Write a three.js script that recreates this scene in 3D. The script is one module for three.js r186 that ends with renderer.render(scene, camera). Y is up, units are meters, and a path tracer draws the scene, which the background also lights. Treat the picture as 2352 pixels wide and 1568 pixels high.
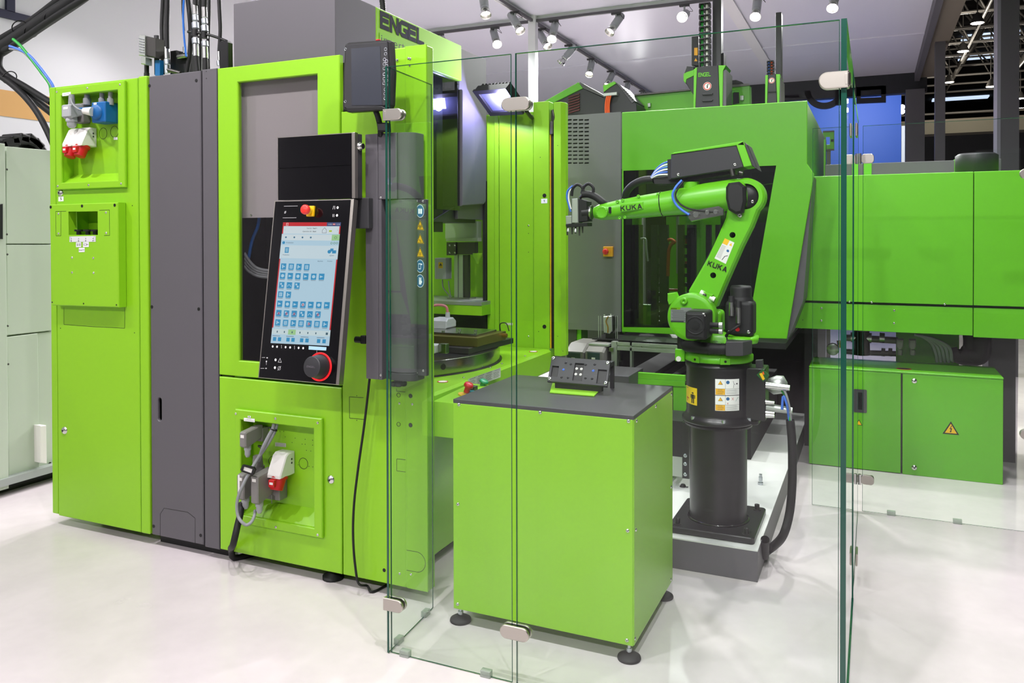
import * as THREE from 'three';
import { mergeGeometries, toCreasedNormals } from 'three/addons/utils/BufferGeometryUtils.js';
import { RoundedBoxGeometry } from 'three/addons/geometries/RoundedBoxGeometry.js';
import { RectAreaLightUniformsLib } from 'three/addons/lights/RectAreaLightUniformsLib.js';

// ------------------------------------------------------------------ camera, exposure, light
const W = 2352, H = 1568, FPX = 1842.75, PPY = 558.5, EYE = 1.6;
const scene = new THREE.Scene();
scene.background = new THREE.Color(0x050506);
const camera = new THREE.PerspectiveCamera(2 * Math.atan(H / 2 / FPX) * 180 / Math.PI, W / H, 0.05, 120);
camera.position.set(0, EYE, 0);
camera.rotation.set(-0.5705 * Math.PI / 180, 24.274 * Math.PI / 180, -0.1256 * Math.PI / 180, 'YXZ');
camera.setViewOffset(W, H, 0, H / 2 - PPY, W, H);
camera.updateMatrixWorld(true);
const renderer = new THREE.WebGLRenderer({ antialias: true });
renderer.toneMapping = THREE.LinearToneMapping;
renderer.toneMappingExposure = 0.95;
renderer.shadowMap.enabled = true;
RectAreaLightUniformsLib.init();
const LAMP = 13;                 // candela of one booth spotlight
const WHITE_LIGHT = new THREE.Color(1.0, 0.968, 0.985);
const CEIL = 4.5;

// ------------------------------------------------------------------ picking: a pixel of the photograph and the plane the thing stands on
const camRot = new THREE.Matrix4().extractRotation(camera.matrixWorld);
function ray(px, py) { return new THREE.Vector3((px - W / 2) / FPX, -(py - PPY) / FPX, -1).applyMatrix4(camRot); }
function PZ(px, py, z) { const d = ray(px, py); return d.multiplyScalar(z / d.z).add(new THREE.Vector3(0, EYE, 0)); }
function PX(px, py, x) { const d = ray(px, py); return d.multiplyScalar(x / d.x).add(new THREE.Vector3(0, EYE, 0)); }
function PY(px, py, y) { const d = ray(px, py); return d.multiplyScalar((y - EYE) / d.y).add(new THREE.Vector3(0, EYE, 0)); }
const zs = (list, z) => list.map(([a, b]) => { const p = PZ(a, b, z); return [p.x, p.y]; });
const xs = (list, x) => list.map(([a, b]) => { const p = PX(a, b, x); return [p.z, p.y]; });
const ys = (list, y) => list.map(([a, b]) => { const p = PY(a, b, y); return [p.x, p.z]; });
const V = (x, y, z) => new THREE.Vector3(x, y, z);

let seed = 20240;
const rnd = () => { seed = (seed * 1664525 + 1013904223) % 4294967296; return seed / 4294967296; };

// ------------------------------------------------------------------ textures
function noiseTexture(n, cells, lo, hi, octaves = 4) {
  const d = new Uint8Array(n * n * 4), g = [];
  for (let o = 0; o < octaves; o++) { const c = cells << o, a = new Float32Array(c * c); for (let i = 0; i < a.length; i++) a[i] = rnd(); g.push([c, a]); }
  const s = (t) => t * t * (3 - 2 * t);
  for (let j = 0; j < n; j++) for (let i = 0; i < n; i++) {
    let v = 0, w = 0;
    g.forEach(([c, a], o) => {
      const x = i / n * c, y = j / n * c, x0 = Math.floor(x), y0 = Math.floor(y), fx = s(x - x0), fy = s(y - y0);
      const at = (p, q) => a[(q % c) * c + (p % c)];
      const k = 1 / (1 + o * 0.6);
      v += k * ((at(x0, y0) * (1 - fx) + at(x0 + 1, y0) * fx) * (1 - fy) + (at(x0, y0 + 1) * (1 - fx) + at(x0 + 1, y0 + 1) * fx) * fy); w += k;
    });
    const q = Math.round(lo + (hi - lo) * v / w), k = (j * n + i) * 4;
    d[k] = d[k + 1] = d[k + 2] = q; d[k + 3] = 255;
  }
  const t = new THREE.DataTexture(d, n, n); t.wrapS = t.wrapT = THREE.RepeatWrapping; t.magFilter = THREE.LinearFilter; t.minFilter = THREE.LinearMipmapLinearFilter; t.generateMipmaps = true; t.needsUpdate = true;
  return t;
}
const peel = noiseTexture(256, 32, 60, 200, 3); peel.repeat.set(9, 9);
const mottle = noiseTexture(512, 6, 222, 255, 6); mottle.colorSpace = THREE.SRGBColorSpace; mottle.repeat.set(0.22, 0.22);
const smear = noiseTexture(256, 4, 120, 225, 5); smear.repeat.set(0.5, 0.5);
const brush = noiseTexture(256, 8, 120, 220, 4); brush.repeat.set(3, 40);
function canvasTexture(w, h, draw) {
  const c = document.createElement('canvas'); c.width = w; c.height = h;
  draw(c.getContext('2d'), w, h);
  const t = new THREE.CanvasTexture(c); t.colorSpace = THREE.SRGBColorSpace; return t;
}

// ------------------------------------------------------------------ materials
const std = (color, roughness = 0.5, metalness = 0, more = {}) => new THREE.MeshStandardMaterial({ color, roughness, metalness, ...more });
const paint = (color, roughness = 0.42) => std(color, roughness, 0);
const M = {
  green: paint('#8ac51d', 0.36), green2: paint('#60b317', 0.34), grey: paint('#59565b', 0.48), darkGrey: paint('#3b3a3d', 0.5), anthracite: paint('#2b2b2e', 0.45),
  black: std('#0d0d0e', 0.45), rubber: std('#0b0b0c', 0.62), blackGloss: std('#08080a', 0.12), satinBlack: paint('#161617', 0.33),
  chrome: std('#d5d5d2', 0.22, 1), steel: std('#a9a9a4', 0.32, 1, { roughnessMap: brush }), brushed: std('#b9b4ab', 0.34, 1), gun: std('#5c5a58', 0.4, 0.9),
  alu: std('#b9bdb8', 0.42, 0.75), zinc: std('#c7ccd2', 0.3, 0.9), brass: std('#b38a35', 0.35, 0.9), olive: std('#6d6830', 0.4, 0.55), copper: std('#b0512c', 0.4, 0.4),
  hoodGrey: paint('#7b7875', 0.5), lightGrey: paint('#a9abae', 0.5), cableGrey: std('#8b8d90', 0.55), white: std('#e6e4de', 0.5), whitePaint: std('#e9e9ec', 0.6),
  red: std('#c8161c', 0.4), yellow: std('#e8b800', 0.45), eGreen: std('#12875a', 0.4), blue: std('#0d5f9e', 0.45), tubeBlue: std('#3f6fd0', 0.4), tubeBlue2: std('#0e66c4', 0.4), tubeGreen: std('#1d9a34', 0.45),
  orange: std('#d9571a', 0.5), teal: std('#1b8fa0', 0.4),
  pale: paint('#b9c4b3', 0.5), paleGrey: paint('#9aa09c', 0.5), wall: std('#e3e1e6', 0.75, 0, { bumpMap: peel, bumpScale: 0.0002 }), navy: std('#1d1f3d', 0.5), wallOrange: std('#d9a562', 0.6),
  ceiling: std('#e4e4f0', 0.4), lampGrey: std('#a9acb0', 0.4, 0.2), fascia: std('#24242b', 0.5), pillar: std('#656368', 0.55), pillarPale: std('#9b9aa6', 0.5), blueWall: std('#0a4db0', 0.55), beige: std('#857d6e', 0.7),
  truss: std('#6d6a66', 0.45, 0.5), roof: std('#0c0c0e', 0.9),
  floor: std('#ddd3d6', 0.34, 0, { map: mottle, roughnessMap: smear }),
  edge: new THREE.MeshPhysicalMaterial({ color: '#14483a', roughness: 0.12, metalness: 0, clearcoat: 0.4 }),
  clearTab: new THREE.MeshPhysicalMaterial({ color: '#cfd6cf', roughness: 0.3, transmission: 0.7, thickness: 0 }),
  pane: new THREE.MeshPhysicalMaterial({ color: '#f3f9f5', roughness: 0.0, transmission: 1, thickness: 0, ior: 1.52 }),
  tinted: new THREE.MeshPhysicalMaterial({ color: '#939b96', roughness: 0.02, transmission: 1, thickness: 0, ior: 1.5 }),
  smoked: new THREE.MeshPhysicalMaterial({ color: '#d6d6d6', roughness: 0.02, transmission: 1, thickness: 0, ior: 1.5 }),
};
const glow = (color, intensity) => new THREE.MeshStandardMaterial({ color: '#ffffff', emissive: color, emissiveIntensity: intensity, roughness: 0.4 });
M.bulb = glow('#fff6ea', 14); M.ledBlue = glow('#a9a0ff', 30); M.redRing = new THREE.MeshStandardMaterial({ color: '#400406', emissive: '#ff1c24', emissiveIntensity: 1.0, roughness: 0.4 }); M.skylight = glow('#aebfd8', 1.6); M.highBay = glow('#fffaf0', 9);
M.screenGrey = std('#3a3d45', 0.18);

// ------------------------------------------------------------------ geometry
function clean(g) {
  g = g.index ? g.toNonIndexed() : g;
  for (const k of Object.keys(g.attributes)) if (!['position', 'normal', 'uv'].includes(k)) g.deleteAttribute(k);
  if (!g.attributes.normal) g.computeVertexNormals();
  return g;
}
function metreUV(g) {
  const p = g.attributes.position, n = g.attributes.normal, uv = new Float32Array(p.count * 2);
  for (let i = 0; i < p.count; i++) {
    const ax = Math.abs(n.getX(i)), ay = Math.abs(n.getY(i)), az = Math.abs(n.getZ(i));
    if (az >= ax && az >= ay) { uv[2 * i] = p.getX(i); uv[2 * i + 1] = p.getY(i); } else if (ax >= ay) { uv[2 * i] = p.getZ(i); uv[2 * i + 1] = p.getY(i); } else { uv[2 * i] = p.getX(i); uv[2 * i + 1] = p.getZ(i); }
  }
  g.setAttribute('uv', new THREE.BufferAttribute(uv, 2));
}
function merged(list) { list = [].concat(list).map(clean); const g = list.length > 1 ? mergeGeometries(list) : list[0]; return g; }
function mesh(name, geoms, material, parent, keepUV = false) {
  const g = merged(geoms); if (!keepUV) metreUV(g);
  const m = new THREE.Mesh(g, material); m.name = name; m.castShadow = m.receiveShadow = true; parent.add(m); return m;
}
const taken = {};
function numbered(name) { const n = taken[name] = (taken[name] ?? -1) + 1; return n ? `${name}_${String(n).padStart(3, '0')}` : name; }
function thing(name, label, category, group) {
  const o = new THREE.Group(); o.name = numbered(name); o.userData = { label, category }; if (group) o.userData.group = group; scene.add(o); return o;
}
function single(name, label, category, geoms, material, group) {
  const m = mesh(numbered(name), geoms, material, scene); m.userData = { label, category }; if (group) m.userData.group = group; return m;
}
function structure(name, geoms, material) { const m = mesh(numbered(name), geoms, material, scene); m.userData.kind = 'structure'; return m; }
function settle(o) {                                   // puts a thing's origin at its base
  const b = new THREE.Box3().setFromObject(o); if (b.isEmpty()) return;
  const c = V((b.min.x + b.max.x) / 2, b.min.y, (b.min.z + b.max.z) / 2).sub(o.position);
  o.children.forEach((k) => k.position.sub(c)); o.position.add(c);
}
function box(x0, x1, y0, y1, z0, z1, r = 0) {
  const w = Math.abs(x1 - x0), h = Math.abs(y1 - y0), d = Math.abs(z1 - z0);
  const g = r ? new RoundedBoxGeometry(w, h, d, 2, Math.min(r, w / 2.01, h / 2.01, d / 2.01)) : new THREE.BoxGeometry(w, h, d);
  g.translate((x0 + x1) / 2, (y0 + y1) / 2, (z0 + z1) / 2); return g;
}
function shapeOf(pts, holes = []) {
  const s = pts instanceof THREE.Shape ? pts : new THREE.Shape(pts.map(([a, b]) => new THREE.Vector2(a, b)));
  for (const h of holes) s.holes.push(h instanceof THREE.Path ? h : new THREE.Path(h.map(([a, b]) => new THREE.Vector2(a, b))));
  return s;
}
function extrude(shape, depth, bevel, curveSegments = 12) {
  return new THREE.ExtrudeGeometry(shape, { depth: depth - 2 * bevel, bevelEnabled: bevel > 0, bevelSize: bevel, bevelThickness: bevel, bevelOffset: -bevel, bevelSegments: 1, curveSegments }).translate(0, 0, bevel);
}
function exZ(pts, z0, z1, holes = [], bevel = 0, cs) { return extrude(shapeOf(pts, holes), z1 - z0, bevel, cs).translate(0, 0, z0); }          // pts [x, y]
const toX = new THREE.Matrix4().set(0, 0, 1, 0, 0, 1, 0, 0, -1, 0, 0, 0, 0, 0, 0, 1);
const toY = new THREE.Matrix4().set(1, 0, 0, 0, 0, 0, 1, 0, 0, -1, 0, 0, 0, 0, 0, 1);
const flip = (l) => l instanceof THREE.Path ? l : l.map(([a, b]) => [-a, b]);
const flipB = (l) => l instanceof THREE.Path ? l : l.map(([a, b]) => [a, -b]);
function exX(pts, x0, x1, holes = [], bevel = 0) { return extrude(shapeOf(flip(pts), holes.map(flip)), x1 - x0, bevel).applyMatrix4(toX).translate(x0, 0, 0); }     // pts [z, y]
function exY(pts, y0, y1, holes = [], bevel = 0) { return extrude(shapeOf(flipB(pts), holes.map(flipB)), y1 - y0, bevel).applyMatrix4(toY).translate(0, y0, 0); }    // pts [x, z]
function cyl(a, b, r0, r1 = r0, n = 20, open = false) {
  const d = new THREE.Vector3().subVectors(b, a), g = new THREE.CylinderGeometry(r1, r0, d.length(), n, 1, open);
  g.applyQuaternion(new THREE.Quaternion().setFromUnitVectors(V(0, 1, 0), d.clone().normalize())); g.translate((a.x + b.x) / 2, (a.y + b.y) / 2, (a.z + b.z) / 2); return g;
}
function tube(pts, r, n = 10, seg) { return new THREE.TubeGeometry(new THREE.CatmullRomCurve3(pts, false, 'centripetal'), seg || pts.length * 8, r, n, false); }
function lathe(profile, a, dir = V(0, 1, 0), n = 28) {
  const g = new THREE.LatheGeometry(profile.map(([r, y]) => new THREE.Vector2(r, y)), n);
  g.applyQuaternion(new THREE.Quaternion().setFromUnitVectors(V(0, 1, 0), dir.clone().normalize())); g.translate(a.x, a.y, a.z); return g;
}
function ribbed(pts, r, pitch, n = 12) {             // corrugated hose
  const c = new THREE.CatmullRomCurve3(pts, false, 'centripetal'), L = c.getLength(), seg = Math.ceil(L / pitch) * 2, g = new THREE.TubeGeometry(c, seg, 1, n, false), P = g.attributes.position;
  const f = c.getSpacedPoints(seg);
  for (let i = 0; i <= seg; i++) { const k = i % 2 ? r : r * 0.86; for (let j = 0; j <= n; j++) { const q = i * (n + 1) + j; P.setXYZ(q, f[i].x + (P.getX(q) - f[i].x) * k, f[i].y + (P.getY(q) - f[i].y) * k, f[i].z + (P.getZ(q) - f[i].z) * k); } }
  g.computeVertexNormals(); return g;
}
function circle(cx, cy, r) { const p = new THREE.Path(); p.absarc(cx, cy, r, 0, Math.PI * 2, true); return p; }
function capsule(cx, cy, w, h) { const p = new THREE.Path(), r = w / 2; p.absarc(cx, cy + h / 2 - r, r, 0, Math.PI, false); p.absarc(cx, cy - h / 2 + r, r, Math.PI, 2 * Math.PI, false); return p; }
function roundRect(x0, x1, y0, y1, r) {
  const s = new THREE.Shape(); s.moveTo(x0 + r, y0); s.lineTo(x1 - r, y0); s.absarc(x1 - r, y0 + r, r, -Math.PI / 2, 0); s.lineTo(x1, y1 - r); s.absarc(x1 - r, y1 - r, r, 0, Math.PI / 2); s.lineTo(x0 + r, y1); s.absarc(x0 + r, y1 - r, r, Math.PI / 2, Math.PI); s.lineTo(x0, y0 + r); s.absarc(x0 + r, y0 + r, r, Math.PI, Math.PI * 1.5); return s;
}
// flat print: a quad through four corners (top left, top right, bottom right, bottom left)
function quad(c) {
  const g = new THREE.BufferGeometry(), p = [c[3], c[2], c[1], c[0]];
  g.setAttribute('position', new THREE.Float32BufferAttribute(p.flatMap((v) => [v.x, v.y, v.z]), 3));
  g.setAttribute('uv', new THREE.Float32BufferAttribute([0, 0, 1, 0, 1, 1, 0, 1], 2)); g.setIndex([0, 1, 2, 0, 2, 3]); g.computeVertexNormals(); return g;
}
function print(name, parent, corners, w, h, draw, roughness = 0.5, more = {}) {
  return mesh(name, quad(corners), new THREE.MeshStandardMaterial({ map: canvasTexture(w, h, draw), roughness, ...more }), parent, true);
}
const zq = (a, z) => a.map(([p, q]) => PZ(p, q, z));
// block lettering
const rc = (x0, y0, x1, y1) => [[x0, y0], [x1, y0], [x1, y1], [x0, y1]];
const fontOf = (T) => ({                                    // one outline each, a hole where the letter has one
  E: [[[0, 0], [0.95, 0], [0.95, T], [T, T], [T, 0.4], [0.9, 0.4], [0.9, 0.4 + T], [T, 0.4 + T], [T, 1 - T], [0.95, 1 - T], [0.95, 1], [0, 1]]],
  N: [[[0, 0], [T, 0], [T, 0.62], [1 - T, 0], [1, 0], [1, 1], [1 - T, 1], [1 - T, 0.38], [T, 1], [0, 1]]],
  G: [[[0.97, 1], [0.3, 1], [0, 0.78], [0, 0.22], [0.3, 0], [1, 0], [1, 0.58], [0.52, 0.58], [0.52, 0.58 - 0.85 * T], [1 - T, 0.58 - 0.85 * T], [1 - T, T], [0.38, T], [T, 0.27], [T, 0.73], [0.38, 1 - T], [0.97, 1 - T]]],
  L: [[[0, 0], [0.9, 0], [0.9, T], [T, T], [T, 1], [0, 1]]],
  K: [[[0, 0], [T, 0], [T, 0.36], [0.32, 0.47], [0.72, 0], [1.02, 0], [0.52, 0.6], [1, 1], [0.7, 1], [T, 0.6], [T, 1], [0, 1]]],
  U: [[[0, 1], [0, 0.22], [0.14, 0], [0.86, 0], [1, 0.22], [1, 1], [1 - T, 1], [1 - T, 0.3], [0.76, T], [0.24, T], [T, 0.3], [T, 1]]],
  A: [[[0, 0], [0.24, 0], [0.32, 0.2], [0.68, 0.2], [0.76, 0], [1, 0], [0.62, 1], [0.38, 1]], [[0.4, 0.38], [0.6, 0.38], [0.5, 0.68]]],
});
function lettering(text, o, u, v, n, gap = 0.18, weight = 0.2) {      // o bottom left, u the advance of one letter, v its height, n the relief
  const list = [], FONT = fontOf(weight); let x = 0;
  const b = new THREE.Matrix4().makeBasis(u, v, n).setPosition(o);
  for (const ch of text) { const [p, ...holes] = FONT[ch]; list.push(new THREE.ExtrudeGeometry(shapeOf(p, holes), { depth: 1, bevelEnabled: false }).translate(x, 0, 0).applyMatrix4(b)); x += 1 + gap; }
  list.forEach((g) => g.computeVertexNormals()); return list;
}
// small fittings shared between things
const screwGeo = clean(new THREE.LatheGeometry([[0.0015, 0.002], [0.0022, 0.0036], [0.0045, 0.003], [0.006, 0.0015], [0.0065, 0]].map(([r, y]) => new THREE.Vector2(r, y)), 12).rotateX(Math.PI / 2)); metreUV(screwGeo);
const capGeo = clean(new THREE.CylinderGeometry(0.0075, 0.0075, 0.002, 14).rotateX(Math.PI / 2)); metreUV(capGeo);
const pinGeo = clean(new THREE.CylinderGeometry(0.0028, 0.0028, 0.0016, 8).rotateX(Math.PI / 2)); metreUV(pinGeo);
function at(name, geo, material, parent, p, s = 1, dir) {
  const m = new THREE.Mesh(geo, material); m.name = name; m.position.copy(p); m.scale.setScalar(s); m.castShadow = m.receiveShadow = true;
  if (dir) m.quaternion.setFromUnitVectors(V(0, 0, 1), dir); parent.add(m); return m;
}
const screws = (parent, z, list, s = 1) => list.forEach(([a, b]) => at('screw', screwGeo, M.chrome, parent, PZ(a, b, z), s));
const plugs = (parent, z, list, s = 1) => list.forEach(([a, b]) => at('screw_cap', capGeo, M.black, parent, PZ(a, b, z), s));
const pins = (parent, z, list, s = 1) => list.forEach(([a, b]) => at('pin_hole', pinGeo, M.black, parent, PZ(a, b, z), s));
function lock(parent, p, dir, s = 1) {
  const q = new THREE.Group();
  const m = mesh('cam_lock', lathe([[0, 0.012], [0.006, 0.012], [0.0075, 0.009], [0.015, 0.008], [0.019, 0.003], [0.02, 0]].map(([r, y]) => [r * s, y * s]).reverse(), p, dir, 20), M.chrome, parent);
  mesh('key_slot', cyl(p.clone().addScaledVector(dir, 0.0125 * s), p.clone().addScaledVector(dir, 0.0135 * s), 0.005 * s, 0.005 * s, 10), M.black, m);
  return m;
}
// thin engraved outline on a z plane (knock-outs): narrow dark grooves as slim bars in a slot
function groove(parent, pts, z, closed = false, w = 0.0022) {
  const list = []; const n = closed ? pts.length : pts.length - 1;
  for (let i = 0; i < n; i++) { const [ax, ay] = pts[i], [bx, by] = pts[(i + 1) % pts.length]; const L = Math.hypot(bx - ax, by - ay) || 1e-6, nx = -(by - ay) / L * w / 2, ny = (bx - ax) / L * w / 2; list.push(exZ([[ax + nx, ay + ny], [bx + nx, by + ny], [bx - nx, by - ny], [ax - nx, ay - ny]], z - 0.002, z + 0.0004)); }
  return mesh('knockout_slot', list, M.black, parent);
}
const arc = (cx, cy, r, a0, a1, n = 20) => Array.from({ length: n + 1 }, (_, i) => [cx + r * Math.cos(a0 + (a1 - a0) * i / n), cy + r * Math.sin(a0 + (a1 - a0) * i / n)]);

// ------------------------------------------------------------------ the booth and the hall
const RIGHT = 0.66, BACK = -16.1, TRACK_Z = -9.83, TRACK_X = -4.12;
structure('floor', box(-14, 24, -0.1, 0, -72, 9), M.floor);
structure('ceiling', [box(-14, RIGHT, CEIL, CEIL + 0.12, BACK, 8.6)], M.ceiling);
structure('trim_1', [box(-14, RIGHT, CEIL - 0.05, CEIL, TRACK_Z - 0.09, TRACK_Z - 0.02)], M.whitePaint);
structure('trim_2', [box(TRACK_X - 0.09, TRACK_X - 0.02, CEIL - 0.05, CEIL, BACK, 8.6)], M.whitePaint);
{ const a = PY(1655, 0, CEIL), b = PY(1686, 0, CEIL); structure('trim_3', box(a.x, b.x, CEIL - 0.025, CEIL, BACK, TRACK_Z - 0.1), M.whitePaint); }
structure('trim_4', box(-14, RIGHT, CEIL - 0.012, CEIL, -13.1, -12.98), M.ceiling);
structure('post', box(TRACK_X - 0.05, TRACK_X + 0.05, 0, CEIL, TRACK_Z - 0.05, TRACK_Z + 0.05), M.whitePaint);
structure('wall_back', box(-14, -4.3, 0, CEIL, BACK - 0.15, BACK), M.wall);
structure('wall_rear', box(-14, 24, 0, 6, 8.6, 8.8), M.wall);
structure('wall_right', box(14, 14.2, 0, 5, -8, 8.6), M.wall);
const leftWall = structure('wall_left', box(-7.2, -7, 0, CEIL, -7.9, 8.6), M.wall);
mesh('orange_band', exX(xs([[-60, 196], [200, 235.6], [200, 291], [-60, 258]], -7), -7.0, -6.994), M.wallOrange, leftWall);
mesh('logo_frame', [exX(xs([[11, -40], [30, -36], [30, 30], [11, 25]], -7), -7.0, -6.97), exX(xs([[-40, 11], [74, 40], [74, 57], [-40, 30]], -7), -7.0, -6.97)], M.navy, leftWall);
// dark fascia and its letters seen from behind, at the open end of the booth
const fy0 = PZ(2098, 212, BACK).y;
structure('fascia', box(-2.6, RIGHT + 0.2, fy0, CEIL + 0.02, BACK - 0.2, BACK), M.fascia);
structure('soffit', [box(RIGHT, RIGHT + 0.08, CEIL - 0.16, CEIL + 0.3, BACK, 8.6)], M.pillar);
structure('soffit_side', [box(RIGHT + 0.08, RIGHT + 0.34, CEIL - 0.1, CEIL + 0.6, BACK, 8.6)], M.beige);
{
  const L = thing('sign_letter', 'dark rectangular ring letter hanging under the navy fascia, right of the round one', 'sign letter', 'letters under the fascia');
  mesh('letter_body', exZ(zs([[1967, 200], [2035, 196], [2035, 234], [1967, 237]], BACK), BACK - 0.1, BACK, [zs([[1977, 208], [2024, 205], [2024, 223], [1977, 225]], BACK)]), M.fascia, L);
  const L2 = thing('sign_letter', 'dark round bowl letter hanging under the navy fascia', 'sign letter', 'letters under the fascia');
  const c = PZ(1895, 205, BACK), r1 = 0.36, r0 = 0.25, s = new THREE.Shape();
  s.absarc(c.x, c.y, r1, Math.PI, 2 * Math.PI, false); s.absarc(c.x, c.y, r0, 2 * Math.PI, Math.PI, true);
  mesh('letter_body', [exZ(s, BACK - 0.1, BACK), exZ(zs([[1918, 205], [1936, 204], [1936, 240], [1918, 241]], BACK), BACK - 0.1, BACK)], M.fascia, L2);
  const L3 = thing('sign_letter', 'short dark bar letter under the navy fascia beside the slim linear axis', 'sign letter', 'letters under the fascia');
  mesh('letter_body', exZ(zs([[1800, 219], [1836, 217], [1836, 224], [1800, 226]], BACK), BACK - 0.1, BACK), M.fascia, L3);
}
function pillar(name, label, p0, p1, z, d, top, m) { const a = PZ(p0, 300, z), b = PZ(p1, 300, z); single(name, label, 'pillar', box(a.x, b.x, 0, top, z - d, z), m); }
pillar('pillar', 'dark grey pillar under the corner of the white booth ceiling', 2080, 2124, BACK + 0.05, 0.35, fy0 + 0.05, M.pillar);
pillar('pillar', 'slim dark grey pillar beside the edge of the booth ceiling', 2148, 2171, -13.2, 0.2, 9, M.pillar);
pillar('pillar', 'wide grey pillar with a pale left edge in front of the hall roof', 2298, 2341, -10.5, 0.3, 9, M.pillar);
{ const a = PZ(2290, 300, -10.5), b = PZ(2298, 300, -10.5); single('pillar_trim', 'pale strip along the left edge of the wide grey pillar', 'trim', box(a.x, b.x, 0, 9, -10.8, -10.5), M.pillarPale); }
// neighbour stands
{
  const b = thing('blue_stand', 'bright blue stand wall beyond the dark booth fascia', 'stand wall');
  const a = PZ(1800, 300, -20), c = PZ(1935, 300, -20), d = PZ(1949, 300, -20), e = PZ(2070, 300, -20);
  mesh('wall_panel', box(a.x, c.x, 0, PZ(1870, 217, -20).y, -20.4, -20), M.blueWall, b);
  mesh('wall_panel', box(d.x, e.x, 0, PZ(2000, 215, -20).y, -20.4, -20), M.blueWall, b);
  for (const [px, y] of [[1950, 205], [2052, 200]]) { const p = PZ(px, y, -20.6); mesh('white_post', box(p.x - 0.08, p.x + 0.08, 0, p.y, -20.8, -20.6), M.whitePaint, b); }
  const q = PZ(2074, 330, -20); mesh('white_post', box(q.x - 0.03, q.x + 0.04, 0, q.y + 0.4, -20.3, -20), M.whitePaint, b);
  for (const [px, py] of [[1945, 232], [1945, 253], [2072, 256], [2072, 246]]) { const p = PZ(px, py, -20.3); mesh('lamp_globe', new THREE.SphereGeometry(0.06, 12, 8).translate(p.x, p.y, p.z), M.bulb, b); }
}
{ const l = new THREE.SpotLight(0xf2f4ff, 45, 0, 1.0, 0.6, 2), t = thing('stand_floodlight', 'floodlight arm behind the fascia lighting the blue stand wall', 'floodlight'); mesh('lamp_head', box(-0.6, -0.3, 4.55, 4.7, BACK - 0.75, BACK - 0.6, 0.01), M.darkGrey, t); mesh('lamp_face', box(-0.57, -0.33, 4.57, 4.68, BACK - 0.76, BACK - 0.75), M.bulb, t); mesh('lamp_arm', box(-0.47, -0.43, 4.45, 4.62, BACK - 0.7, BACK - 0.2), M.darkGrey, t); settle(t); l.position.set(-0.45, 4.6, BACK - 0.8); l.target.position.set(-0.2, 3.2, -20); l.castShadow = true; l.shadow.radius = 4; scene.add(l, l.target); }
{ const z = -9.2, a = PZ(1890, 304, z), b = PZ(1916, 342, z), t = thing('green_plate', 'bright green perforated plate with grey edges in front of the blue wall', 'plate'); mesh('plate', exZ(rc(a.x, b.y, b.x, a.y), z - 0.02, z, [rc(a.x + 0.03, b.y + 0.05, a.x + 0.07, a.y - 0.05)], 0.002), M.green2, t); mesh('edge_bar', box(a.x, b.x, a.y, a.y + 0.015, z - 0.025, z + 0.005), M.gun, t); mesh('edge_bar', box(a.x, b.x, b.y - 0.015, b.y, z - 0.025, z + 0.005), M.gun, t); mesh('stand', box((a.x + b.x) / 2 - 0.02, (a.x + b.x) / 2 + 0.02, 0, b.y - 0.01, z - 0.05, z - 0.021), M.gun, t); mesh('clip', box(a.x + 0.08, a.x + 0.105, (a.y + b.y) / 2 - 0.012, (a.y + b.y) / 2 + 0.012, z, z + 0.01), M.black, t); settle(t); }
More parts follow.
